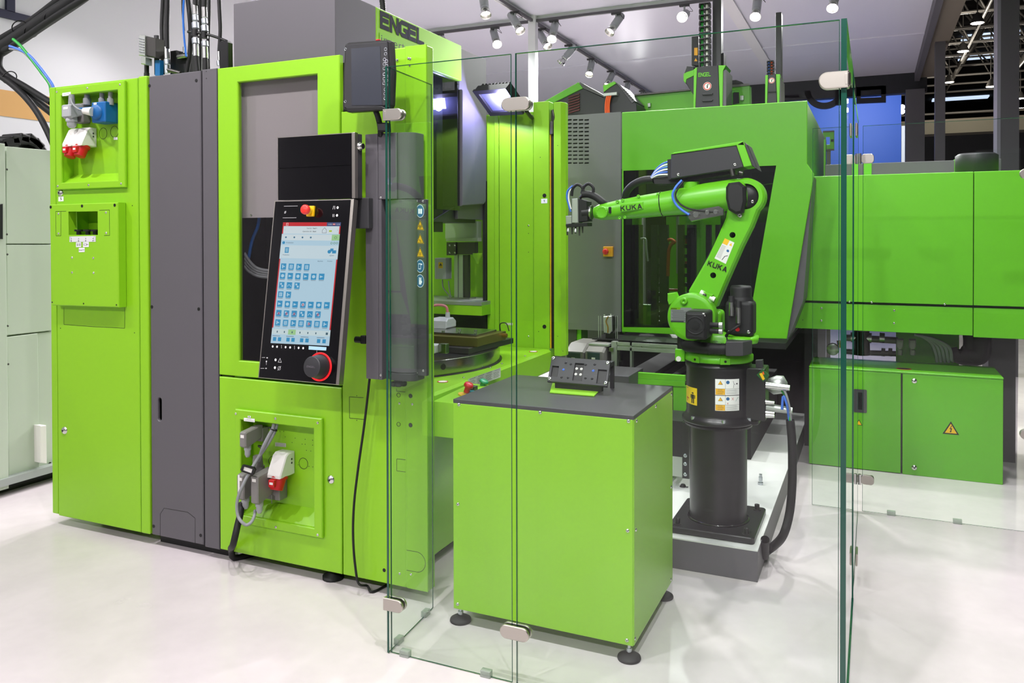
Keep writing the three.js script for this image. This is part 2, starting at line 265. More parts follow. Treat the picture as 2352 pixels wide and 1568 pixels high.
// hall behind: roof, space frame, gallery
structure('hall_roof', box(-14, 24, 11, 11.2, -72, 9), M.roof);
structure('hall_wall', box(-14, 24, 0, 11, -72.2, -72), std('#1b1a1c', 0.8));
structure('hall_side', box(24, 24.2, 0, 11, -72, 9), std('#1b1a1c', 0.8));
{
  const sf = thing('space_frame', 'steel space frame carrying the dark exhibition hall roof', 'roof frame');
  const unit = clean(new THREE.CylinderGeometry(1, 1, 1, 6)); metreUV(unit);
  const bar = (name, a, b, r) => { const m = new THREE.Mesh(unit, M.truss), d = b.clone().sub(a); m.name = name; m.position.copy(a).add(b).multiplyScalar(0.5); m.scale.set(r, d.length(), r); m.quaternion.setFromUnitVectors(V(0, 1, 0), d.normalize()); m.castShadow = m.receiveShadow = true; sf.add(m); };
  const y0 = 8.4, y1 = 10.2, dz = 2.2, dx = 2.2, x0 = 0.9, nx = 4, z0 = -15, nz = 13;
  for (let k = 0; k <= nz; k++) { const z = z0 - k * dz; bar('cross_chord', V(x0, y0, z), V(x0 + nx * dx, y0, z), 0.055); bar('cross_chord', V(x0, y1, z - dz / 2), V(x0 + nx * dx, y1, z - dz / 2), 0.05); }
  for (let i = 0; i <= nx; i++) { const x = x0 + i * dx; bar('long_chord', V(x, y0, z0), V(x, y0, z0 - nz * dz), i % 2 ? 0.06 : 0.11); bar('long_chord', V(x + dx / 2, y1, z0), V(x + dx / 2, y1, z0 - nz * dz), 0.05); }
  for (let k = 0; k < nz; k++) for (let i = 0; i < nx; i++) {
    const t = V(x0 + (i + 0.5) * dx, y1, z0 - (k + 0.5) * dz);
    for (const [a, b] of [[0, 0], [1, 0], [0, 1], [1, 1]]) bar('web_bar', V(x0 + (i + a) * dx, y0, z0 - (k + b) * dz), t, 0.035);
  }
  const bay = (px, py, y, w) => { const p = PY(px, py, y); const t = thing('high_bay_lamp', `round high-bay lamp hanging from the hall roof frame, ${w}`, 'lamp', 'high-bay lamps in the hall'); mesh('housing', lathe([[0.04, 0.3], [0.08, 0.26], [0.17, 0.05], [0.18, 0]], V(p.x, p.y, p.z), V(0, 1, 0), 20), M.truss, t); mesh('lens', cyl(V(p.x, p.y - 0.01, p.z), V(p.x, p.y + 0.015, p.z), 0.16, 0.16, 20), M.highBay, t); mesh('stem', cyl(V(p.x, p.y + 0.3, p.z), V(p.x, 11, p.z), 0.02, 0.02, 6), M.truss, t); const l = new THREE.PointLight(0xfff6e6, 14, 0, 2); l.position.set(p.x, p.y - 0.15, p.z); l.castShadow = true; scene.add(l); settle(t); };
  bay(2245, 53, 7.7, 'highest'); bay(2212, 118, 7.7, 'second highest'); bay(2180, 189, 7.7, 'third, beside the slim pillar'); bay(2276, 199, 7.4, 'beside the wide pillar'); bay(2344, 226, 7.4, 'right of the wide pillar');
  for (const [px, py, w, lb] of [[2276, 82, 2.4, 'near strip'], [2262, 129, 2.4, 'middle strip'], [2205, 226, 3.4, 'far strip']]) { const p = PY(px, py, 10.95); single('skylight', `pale bluish skylight in the dark hall roof, ${lb}`, 'skylight', box(p.x - w / 2, p.x + w / 2, 10.9, 10.999, p.z - 0.5, p.z + 0.5), M.skylight, 'skylights in the hall roof'); }
  const g = thing('gallery', 'beige gallery parapet with railing along the far hall wall', 'gallery');
  const a = PZ(2110, 283, -40), b = PZ(2420, 265, -40);
  mesh('parapet', box(a.x - 3, b.x, PZ(2200, 305, -40).y, PZ(2200, 272, -40).y, -41, -40), M.beige, g);
  mesh('railing', [cyl(V(a.x - 3, PZ(2200, 258, -40).y, -40.1), V(b.x, PZ(2200, 258, -40).y, -40.1), 0.06, 0.06, 6)], M.truss, g);
}
// lighting tracks with their spotlights
for (const [x0, x1, z] of [[-7, RIGHT, TRACK_Z], [-6.9, RIGHT, -5.6], [-6.9, RIGHT, -1.6], [-6.9, RIGHT, 2.4]]) structure('trim_5', box(x0, x1, CEIL - 0.085, CEIL - 0.05, z - 0.018, z + 0.018), M.grey);
structure('trim_6', box(TRACK_X - 0.018, TRACK_X + 0.018, CEIL - 0.085, CEIL - 0.05, BACK, 8), M.grey);
function spot(mount, aim, label, lit) {
  const t = thing('track_spotlight', label, 'spotlight', 'track spotlights under the booth ceiling');
  const y = CEIL - 0.085, p = V(mount.x, y, mount.z), piv = V(mount.x, y - 0.13, mount.z), d = aim.clone().sub(piv).normalize();
  mesh('track_adapter', box(p.x - 0.06, p.x + 0.06, y - 0.025, y, p.z - 0.02, p.z + 0.02), M.darkGrey, t);
  mesh('yoke', [cyl(V(p.x, y - 0.02, p.z), piv, 0.012, 0.012, 8)], M.lampGrey, t);
  const at0 = (k) => piv.clone().addScaledVector(d, k);
  mesh('lamp_body', lathe([[0, -0.15], [0.05, -0.15], [0.052, -0.14], [0.052, 0.05], [0.044, 0.055], [0.044, 0.075], [0.05, 0.08], [0.05, 0.1], [0.04, 0.1]], at0(0), d, 18), M.lampGrey, t);
  mesh('reflector', lathe([[0.03, 0.1], [0.036, 0.12], [0.06, 0.165], [0.064, 0.19]], at0(0), d, 18), M.chrome, t);
  mesh('bulb_face', cyl(at0(0.13), at0(0.136), 0.036, 0.036, 18), M.bulb, t);
  mesh('supply_wire', tube([V(p.x + 0.05, y - 0.02, p.z), V(p.x + 0.1, y - 0.09, p.z), at0(-0.15).add(V(0.02, 0.02, 0)), at0(-0.15)], 0.003, 5), M.black, t);
  const l = new THREE.SpotLight(WHITE_LIGHT, lit, 0, 1.15, 0.7, 2); l.position.copy(at0(0.24)); l.target.position.copy(aim); l.castShadow = true; l.shadow.radius = 2.5; l.shadow.mapSize.set(1024, 1024); scene.add(l, l.target);
  settle(t);
}
const seen = (a, b) => `silver track spotlight ${a}, ${b}`;
const lampsB = [[1112, -36, 0.5, 'far left lamp of the long track'], [1183, 12, 1, 'above the white post'], [1246, 55, 1, 'first behind the white post'], [1306, 92, -1, 'second behind the white post'], [1357, 126, 0.1, 'third behind the white post'], [1402, 155, -0.3, 'fourth behind the white post'], [1440, 178, 0, 'fifth behind the white post'], [1475, 205, 0, 'last behind the white post']];
for (const [px, py, sx, w] of lampsB) { const p = PX(px, py, TRACK_X); spot(V(TRACK_X, 0, p.z), V(TRACK_X + sx * 2.2, 1.2, p.z + (Math.abs(sx) < 0.4 ? 2.4 : 1.4)), seen('on the long track', w), LAMP * 2.1); }
const lampsA = [[1010, 65, 0.8, 'nearest the grey tower'], [1137, 50, 1, 'left of the white post'], [1272, 33, 0.2, 'right beside the white post'], [1415, 15, -0.6, 'between the post and the tall axis'], [1572, -5, 0, 'shining straight at the viewer'], [1738, -24, 0, 'beyond the tall axis'], [1917, -44, -0.2, 'nearest the booth ceiling edge']];
for (const [px, py, sx, w] of lampsA) { const p = PZ(px, py, TRACK_Z); const star = w.startsWith('shining'); spot(V(p.x, 0, TRACK_Z), star ? V(p.x + 0.6, 0.8, -1.0) : V(p.x + sx * 2, 1.0, TRACK_Z + 2.6), seen('on the cross track', w), LAMP * 1.1); }
const over = { '-6.2': 'over the left wall', '-4.7': 'over the pale housing', '-3.2': 'over the control cabinet', '-1.7': 'over the fence corner', '-0.4': 'over the robot side', '0.5': 'at the open booth edge' };
for (const [z, row] of [[-5.6, 'row above the robot cell'], [-1.6, 'row in front of the glass fence'], [2.4, 'row above the aisle']]) for (const x of [-6.2, -4.7, -3.2, -1.7, -0.4, 0.5])
  spot(V(x, 0, z), V(x + (x > 0 ? 1.0 : 0.4), 0.6, z < -4 ? z + 0.8 : z - 1.6), `silver track spotlight, ${row}, ${over[x]}`, LAMP * (x > -1 ? 1.5 : x > -2 ? 1.35 : x < -6 ? 0.55 : 0.95));

// ------------------------------------------------------------------ pale machine housing at the left edge
{
  const X = -4.9, t = thing('pale_machine_housing', 'pale grey-green machine housing with flat panels standing beyond the green control cabinet', 'machine');
  mesh('body', box(-6.4, X - 0.03, 0.11, 2.15, -6.2, -1.6), M.pale, t);
  mesh('panel', exX(xs([[15, 336], [125, 346], [125, 559.5], [15, 559.5]], X), X - 0.03, X, [], 0.003), M.pale, t);
  mesh('panel', exX(xs([[15, 562], [125, 562], [125, 758], [15, 770]], X), X - 0.03, X, [], 0.003), M.pale, t);
  mesh('panel', exX(xs([[15, 774], [87, 765], [91, 1086], [20, 1106]], X), X - 0.03, X, [], 0.003), M.pale, t);
  mesh('panel', exX(xs([[88, 765], [130, 760], [132, 1066], [91, 1084]], X), X - 0.03, X - 0.012, [], 0.003), M.pale, t);
  const d = mesh('door', exX(xs([[-90, 318], [12, 330], [21, 1121], [-90, 1153]], X + 0.035), X - 0.02, X + 0.035, [], 0.004), M.pale, t);
  mesh('door_handle', exX(xs([[-8, 470], [4, 468], [4, 549], [-8, 549]], X + 0.035), X + 0.035, X + 0.05, [], 0.004), M.black, d);
  mesh('cable_duct', exX(xs([[90, 977], [104, 976], [106, 1064], [91, 1062]], X + 0.05), X - 0.01, X + 0.06, [], 0.004), M.white, t);
  mesh('base_rail', box(-6.4, X + 0.05, 0.07, 0.115, -6.2, -1.6), M.paleGrey, t);
  mesh('plinth', box(-6.3, X - 0.06, 0, 0.07, -6.1, -1.7), M.black, t);
  for (const [a, b] of [[16, 389], [16, 538], [17, 584], [18, 748], [19, 836]]) at('screw', screwGeo, M.gun, t, PX(a, b, X + 0.001), 1, V(1, 0, 0));
  at('screw_cap', capGeo, M.black, t, PX(115, 1064, X - 0.009), 1.2, V(1, 0, 0));
  settle(t);
  const c = thing('energy_chain', 'black plastic energy chain arched over the pale housing', 'cable chain');
  const pts = [[-40, 337], [-8, 327], [16, 322], [36, 322], [54, 328], [68, 340]];
  pts.forEach(([a, b], i) => { const p = PX(a, b, -5.05), q = pts[i + 1] || [75, 350], r = PX(q[0], q[1], -5.05), ang = Math.atan2(r.y - p.y, r.z - p.z); mesh('chain_link', box(-0.1, 0.1, -0.03, 0.03, -0.062, 0.062, 0.012).rotateX(-ang).translate(p.x, p.y, (p.z + r.z) / 2), M.black, c); });
  settle(c);
}
// ------------------------------------------------------------------ black hose bundle top left
{
  const Z = -3.45, p = (a, b, dz = 0) => PZ(a, b, Z + dz);
  const bundle = thing('hose_bundle', 'thick black bundle of hoses crossing the upper left corner', 'hoses');
  mesh('hose', tube([p(240, -50), p(172, 0), p(100, 48), p(35, 92), p(-30, 132), p(-90, 165)], 0.046, 14), M.rubber, bundle);
  mesh('hose', tube([p(215, -52, -0.05), p(140, -2, -0.05), p(70, 50, -0.05), p(0, 92, -0.05), p(-70, 135)], 0.026, 12), M.rubber, bundle);
  mesh('hose', tube([p(205, -10, 0.04), p(128, 38, 0.04), p(60, 84, 0.04), p(25, 108, 0.04), p(2, 122), p(-2, 150), p(12, 170), p(60, 200), p(118, 236)], 0.02, 12), M.rubber, bundle);
  for (const [a, b] of [[118, 40], [72, 72], [44, 62], [22, 178]]) { const q = p(a, b); mesh('cable_tie', new THREE.TorusGeometry(0.045, 0.004, 6, 20).rotateY(Math.PI / 2).rotateZ(-0.62).translate(q.x, q.y, q.z), M.black, bundle); }
  settle(bundle);
  const hang = thing('hose_pair', 'pair of black hoses hanging behind the green control cabinet', 'hoses');
  mesh('hose', tube([p(-60, 140, -0.05), p(-8, 160, -0.05), p(30, 188, -0.05), p(75, 225, -0.05), p(140, 275, -0.05)], 0.024, 12), M.rubber, hang);
  mesh('hose', tube([p(-60, 150, 0.03), p(-5, 172, 0.03), p(40, 205, 0.03), p(80, 250, 0.03), p(108, 300, 0.03), p(128, 345, 0.03)], 0.02, 12), M.rubber, hang);
  settle(hang);
  const Zc = -3.035, c = (a, b) => PZ(a, b, Zc);
  single('green_cable', 'bright green cable running down to the control cabinet top', 'cable', tube([c(30, 90), c(46, 104), c(58, 118), c(75, 140), c(96, 168), c(115, 196), V(c(117, 200).x, 2.4, Zc)], 0.0085, 8), M.tubeGreen);
  single('blue_cable', 'blue cable running down to the control cabinet top beside the green one', 'cable', tube([c(22, 106), c(44, 114), c(66, 126), c(88, 150), c(108, 176), c(122, 198), V(c(124, 200).x, 2.4, Zc)], 0.0075, 8), M.tubeBlue);
  single('grey_cable', 'thin grey cable between the green and the blue cable', 'cable', tube([c(22, 112), c(50, 118), c(70, 136), c(92, 162), c(118, 197), V(c(120, 200).x, 2.4, Zc)], 0.006, 8), M.cableGrey);
}
// ------------------------------------------------------------------ facade, z = -3
const F = -3.0, TOP = 2.42, BOT = 0.056, DEEP = -3.28;
const fx = (px, py = 700) => PZ(px, py, F).x;
function recess(parent, outer, open, z, depth, m) {          // raised frame with a hollow behind it
  const o = zs(open, z + 0.018), x0 = Math.min(...o.map((q) => q[0])), x1 = Math.max(...o.map((q) => q[0])), y0 = Math.min(...o.map((q) => q[1])), y1 = Math.max(...o.map((q) => q[1]));
  const u = zs(outer, z + 0.018), X0 = Math.min(...u.map((q) => q[0])), X1 = Math.max(...u.map((q) => q[0])), Y0 = Math.min(...u.map((q) => q[1])), Y1 = Math.max(...u.map((q) => q[1]));
  const fr = mesh('recess_frame', exZ(rc(X0, Y0, X1, Y1), z, z + 0.018, [rc(x0, y0, x1, y1)], 0.004), m, parent);
  const zb = z - depth;
  mesh('recess_back', box(x0, x1, y0, y1, zb - 0.004, zb), m, parent);
  mesh('recess_side', box(x0 - 0.004, x0, y0, y1, zb, z + 0.002), m, parent);
  mesh('recess_side', box(x1, x1 + 0.004, y0, y1, zb, z + 0.002), m, parent);
  mesh('recess_roof', box(x0, x1, y1, y1 + 0.004, zb, z + 0.002), m, parent);
  mesh('recess_ledge', exX([[z + 0.002, y0], [zb, y0 + depth * 0.8], [zb, y0 - 0.004], [z + 0.002, y0 - 0.004]], x0, x1), m, parent);
  return { x0, x1, y0, y1, X0, X1, Y0, Y1, zb, fr };
}
function ceeSocket(parent, c, s, v = s) {                   // white industrial outlet with a red cap, c on the back wall; s width and depth, v height
  const w = 0.05 * s, g = mesh('power_socket', exX([[c.z, c.y + 0.1 * v], [c.z + 0.055 * s, c.y + 0.1 * v], [c.z + 0.075 * s, c.y + 0.085 * v], [c.z + 0.125 * s, c.y - 0.03 * v], [c.z + 0.125 * s, c.y - 0.05 * v], [c.z, c.y - 0.05 * v]], c.x - w, c.x + w, [], 0.006 * s), M.white, parent);
  g.userData.label = 'white outlet housing with a red round cap';
  const a = V(c.x, c.y - 0.045 * v, c.z + 0.075 * s), d = V(0, -0.94, 0.34).normalize();
  mesh('red_cap', [lathe([[0, 0.095 * v], [0.033 * s, 0.095 * v], [0.037 * s, 0.09 * v], [0.042 * s, 0.02 * v], [0.05 * s, 0.018 * v], [0.05 * s, 0]].reverse(), a, d, 24), box(c.x - 0.02 * s, c.x + 0.02 * s, c.y - 0.105 * v, c.y - 0.055 * v, c.z + 0.12 * s, c.z + 0.145 * s, 0.004)], M.red, g);
  mesh('latch_label', box(c.x - 0.01 * s, c.x + 0.014 * s, c.y - 0.085 * v, c.y - 0.07 * v, c.z + 0.145 * s, c.z + 0.1465 * s), M.white, g);
  for (const k of [0.03, 0.055]) at('screw', screwGeo, M.gun, g, V(c.x + w, c.y + k * v, c.z + 0.03 * s), 0.8, V(1, 0, 0));
  return g;
}
function hood(name, label, x0, x1, y0, y1, z0, z1, m, group) {   // heavy rectangular connector hood with its gland below
  const t = thing(name, label, 'connector', group), w = x1 - x0;
  mesh('hood_shell', exX([[z0, y0 + 0.03], [z1 - 0.015, y0], [z1, y0 + 0.01], [z1, y1 - 0.006], [z1 - 0.01, y1], [z0, y1 + 0.012]], x0, x1, [], 0.005), m, t);
  mesh('name_tag', box(x0 + w * 0.25, x0 + w * 0.75, y1 - 0.028, y1 - 0.014, z1, z1 + 0.001), M.white, t);
  const gx = (x0 + x1) / 2, gz = z1 - 0.035;
  mesh('cable_gland', lathe([[0, 0.02], [w * 0.42, 0.02], [w * 0.42, -0.008], [w * 0.34, -0.01], [w * 0.34, -0.03], [w * 0.2, -0.042], [0, -0.042]].reverse(), V(gx, y0 - 0.006, gz), V(0, 1, 0), 14), M.lightGrey, t);
  return t;
}
// --- green control cabinet (left unit)
{
  const t = thing('control_cabinet', 'tall green control cabinet with a recessed socket field and a protruding port box', 'cabinet');
  const x0 = -4.165, xa = fx(125.5, 202) + 0.004, xb = fx(317.5, 181) - 0.006, x1 = fx(338, 181);
  mesh('body', box(x0 + 0.01, x1 - 0.01, BOT + 0.03, TOP - 0.012, DEEP, F - 0.09), M.green, t);
  mesh('corner_post', box(x0, xa - 0.008, BOT + 0.004, TOP + 0.003, F - 0.06, F - 0.004, 0.006), M.green, t);
  mesh('corner_post', box(xb + 0.008, x1, BOT, TOP + 0.006, F - 0.06, F + 0.004, 0.008), M.green, t);
  const outer = [[126.5, 203], [283, 188], [287, 430], [129, 435]], open = [[140, 220.5], [268.5, 208], [271, 414], [141, 418.5]];
  const o = zs(open, F + 0.018), ox0 = o[0][0], ox1 = o[1][0], oy0 = o[3][1], oy1 = o[0][1];
  mesh('door', exZ(rc(xa, BOT, xb, TOP), F - 0.025, F, [rc(ox0 - 0.01, oy0 - 0.01, ox1 + 0.01, oy1 + 0.01), zs([[152, 482], [229, 481], [229, 543], [152, 543]], F + 0.051)], 0.004), M.green, t);
  const r = recess(t, outer, open, F, 0.058, M.green);
  screws(t, F + 0.018, [[130.5, 211], [200.5, 202], [275.5, 194], [132.5, 427.5], [203.5, 425], [278, 421.5]], 1.0);
  // socket field
  const bz = r.zb, q = (a, b, z) => PZ(a, b, z);
  { const xr2 = q(223, 320, bz).x, yt2 = q(205, 291, bz + 0.06).y; for (const k of [0, 1]) ceeSocket(t, V(xr2 - 0.038 - k * 0.078, yt2 - 0.068, bz), 0.76, 0.68); }
  { const c = q(232, 262, bz + 0.05); const s = mesh('blue_socket', [box(c.x - 0.03, c.x + 0.075, c.y - 0.05, c.y + 0.06, bz, bz + 0.085, 0.008), lathe([[0, 0.02], [0.036, 0.018], [0.04, 0]].reverse(), V(c.x + 0.015, c.y + 0.005, bz + 0.085), V(0, 0, 1), 24), box(c.x - 0.115, c.x - 0.01, c.y + 0.02, c.y + 0.035, bz + 0.02, bz + 0.1, 0.005).rotateZ(0)], M.blue, t); mesh('socket_label', box(c.x - 0.01, c.x + 0.012, c.y + 0.045, c.y + 0.056, bz + 0.085, bz + 0.0865), M.white, s); }
  mesh('socket_base', box(q(196, 262, bz).x - 0.035, q(196, 262, bz).x + 0.045, q(196, 285, bz).y, q(196, 240, bz).y, bz, bz + 0.05, 0.008), M.hoodGrey, t);
  for (const [a, rr] of [[200, 0.02], [234, 0.017], [254, 0.017]]) { const c = q(a, 224, bz + 0.045); mesh('cable_gland', [cyl(V(c.x, r.y1 + 0.004, c.z), V(c.x, c.y - 0.025, c.z), rr * 0.7, rr * 0.7, 12), cyl(V(c.x, c.y - 0.005, c.z), V(c.x, c.y - 0.04, c.z), rr, rr, 8)], M.cableGrey, t); }
  for (const [a, b] of [[237, 306.5], [263, 302.5]]) { const c = q(a, b, bz); groove(t, arc(c.x, c.y, 0.03, 0, 2 * Math.PI, 24), bz + 0.0004); }
  print('label', t, zq([[261, 315], [270, 315], [270, 321], [261, 321]], bz + 0.001), 32, 24, (g) => { g.fillStyle = '#eee'; g.fillRect(0, 0, 32, 24); });
  print('label', t, zq([[143, 213.5], [162.5, 211], [162.5, 218.5], [143, 221]], F + 0.0195), 96, 40, (g) => { g.fillStyle = '#eee'; g.fillRect(0, 0, 96, 40); g.fillStyle = '#888'; g.fillRect(14, 18, 68, 4); });
  lock(t, PZ(139.5, 443, F), V(0, 0, 1), 1); lock(t, PZ(148.5, 988, F), V(0, 0, 1), 1.05);
  print('number_label', t, zq([[134, 451.5], [146, 451], [146, 462], [134, 462.5]], F + 0.001), 48, 48, (g) => { g.fillStyle = '#f2f2f2'; g.fillRect(0, 0, 48, 48); g.fillStyle = '#222'; g.font = 'bold 34px sans-serif'; g.textAlign = 'center'; g.fillText('5', 24, 36); });
  groove(t, zs([[147, 706], [147, 745], [214, 750], [286.5, 753.5], [286.5, 706]], F), F);
  pins(t, F, [[139, 753.5], [309, 764], [304, 472]]);
  // protruding port box
  const zf = F + 0.051, bx = zs([[113.3, 469.7], [270.5, 464.5], [272.5, 706], [118.8, 701]], zf), b = mesh('port_box', exZ(bx, F, zf, [zs([[156, 484], [225.5, 483], [226, 541], [157, 541]], zf)], 0.004), M.green, t);
  b.userData.label = 'flat box with a dark port opening';
  { const w = zs([[152, 482], [229, 481], [229, 543], [152, 543]], zf); mesh('opening_liner', [exZ(w, F - 0.088, F - 0.084), box(w[0][0] - 0.003, w[0][0], w[3][1], w[0][1], F - 0.088, F + 0.047), box(w[1][0], w[1][0] + 0.003, w[3][1], w[0][1], F - 0.088, F + 0.047), box(w[0][0], w[1][0], w[0][1], w[0][1] + 0.003, F - 0.088, F + 0.047), box(w[0][0], w[1][0], w[3][1] - 0.003, w[3][1], F - 0.088, F + 0.047)], M.green, b); }
  for (const a of [181, 202, 219]) { const c = PZ(a, 533, zf - 0.02); mesh('port_fitting', [cyl(V(c.x, c.y - 0.03, c.z), V(c.x, c.y + 0.012, c.z), 0.012, 0.012, 10), cyl(V(c.x, c.y + 0.004, c.z), V(c.x, c.y + 0.014, c.z), 0.022, 0.022, 10)], M.black, b); }
  plugs(b, zf, [[116.5, 475.5], [188.5, 473], [263.5, 471]], 1.1);
  plugs(b, zf, [[120, 694], [192, 697], [267.5, 700]], 0.6);
  screws(b, zf, [[134.5, 490.5], [134.5, 536], [243.5, 488], [244, 535], [165.5, 591.5], [214.5, 592.5], [165.5, 625.5], [215, 626.5]], 1.0);
  groove(b, zs([[152, 485], [128, 485.5], [129, 541.5], [140, 541.5], [140, 485.5]], zf), zf); groove(b, zs([[228, 483], [251.5, 482], [252, 540.5], [239, 540.5]], zf), zf);
  print('port_label', b, zq([[159.5, 543], [220, 541.5], [220, 555], [159.5, 555.5]], zf + 0.001), 256, 56, (g) => { g.fillStyle = '#d9d9dc'; g.fillRect(0, 0, 256, 56); g.fillStyle = '#222'; g.font = 'bold 18px sans-serif'; ['1', '2', '3', '4'].forEach((c, i) => { g.fillText(c, 14 + i * 70, 32); g.beginPath(); g.arc(19 + i * 70, 46, 5, 0, 7); g.fill(); }); g.strokeRect(4, 6, 12, 40); g.strokeRect(238, 6, 14, 40); });
  print('port_label', b, zq([[174.5, 556.5], [186.5, 556], [186.5, 567], [174.5, 567.5]], zf + 0.001), 48, 48, (g) => { g.fillStyle = '#e8e8ea'; g.fillRect(0, 0, 48, 48); g.strokeStyle = '#333'; g.lineWidth = 3; g.beginPath(); g.moveTo(6, 12); g.quadraticCurveTo(24, 24, 42, 12); g.moveTo(6, 36); g.quadraticCurveTo(24, 24, 42, 36); g.stroke(); g.strokeRect(10, 18, 28, 12); });
  print('port_label', b, zq([[190.5, 556], [204, 555.5], [204, 567], [190.5, 567.5]], zf + 0.001), 48, 48, (g) => { g.fillStyle = '#e8e8ea'; g.fillRect(0, 0, 48, 48); g.strokeStyle = '#555'; g.lineWidth = 3; g.strokeRect(8, 16, 20, 16); g.strokeRect(28, 20, 12, 8); });
  print('port_label', b, zq([[181, 569], [194.5, 568.5], [194.5, 578.5], [181, 579]], zf + 0.001), 56, 40, (g) => { g.fillStyle = '#e8e8ea'; g.fillRect(0, 0, 56, 40); g.fillStyle = '#222'; g.font = 'bold 18px sans-serif'; g.fillText('Eno11', 1, 28); });
  mesh('base_skid', box(x0 + 0.15, x1 - 0.02, 0, BOT + 0.03, DEEP, F - 0.2), M.black, t);
  settle(t);
  // plugs in the field
  const hz = bz;
  const p1 = q(163, 262, hz + 0.1);
  const h1 = hood('connector_plug', 'light grey angled connector plug in the upper socket field of the control cabinet', p1.x - 0.05, p1.x + 0.02, q(163, 272, hz + 0.1).y, q(163, 240, hz + 0.1).y, hz + 0.02, hz + 0.12, M.lightGrey);
  mesh('top_gland', cyl(V(p1.x - 0.02, r.y1, hz + 0.08), V(p1.x - 0.02, q(163, 240, hz + 0.1).y, hz + 0.08), 0.014, 0.018, 12), M.cableGrey, h1); settle(h1);
  const wp = thing('white_plug', 'small white mains plug on a grey cord pushed into the blue socket', 'plug');
  const wc = q(206, 257, hz + 0.11); mesh('plug_body', [cyl(V(wc.x - 0.03, wc.y + 0.006, wc.z + 0.012), V(wc.x + 0.02, wc.y, wc.z), 0.016, 0.024, 16)], M.white, wp);
  mesh('cord', tube([q(163, 226, hz + 0.1), q(166, 237, hz + 0.12), q(174, 246, hz + 0.125), q(184, 252, hz + 0.125), V(wc.x - 0.03, wc.y + 0.006, wc.z + 0.012)], 0.005, 8), M.cableGrey, wp); settle(wp);
}
// --- grey tower
{
  const t = thing('grey_tower', 'tall grey sheet-metal tower of two panels between the green cabinet and the green door', 'cabinet');
  const a = fx(340, 178), b = fx(459.5, 165), c = fx(464, 164), d = fx(497, 156);
  mesh('body', box(a + 0.005, d - 0.002, BOT + 0.05, TOP - 0.02, -3.13, F - 0.03), M.black, t);
  const slot = zs([[365.5, 940]], F)[0];
  const p = mesh('wide_panel', exZ(rc(a + 0.003, BOT + 0.002, b, TOP), F - 0.02, F - 0.002, [capsule(slot[0], slot[1], 0.026, 0.118)], 0.004), M.grey, t);
  plugs(p, F - 0.002, [[343.5, 197], [451, 185], [349, 704.5], [456.5, 709.5], [353, 1208], [461, 1229]], 1.15);
  const k = zs([[367.5, 1230], [367.5, 1180], [376, 1167], [430, 1176], [447.5, 1190], [447.5, 1247]], F);
  groove(p, k, F - 0.002);
  const n = mesh('narrow_panel', exZ(rc(c, BOT - 0.004, d, TOP + 0.003), F - 0.02, F, [], 0.003), M.grey, t);
  pins(n, F, [[474, 164], [474, 180]], 0.9);
  mesh('base_skid', box(a, d, 0, BOT + 0.05, -3.13, F - 0.06), M.black, t);
  settle(t);
}
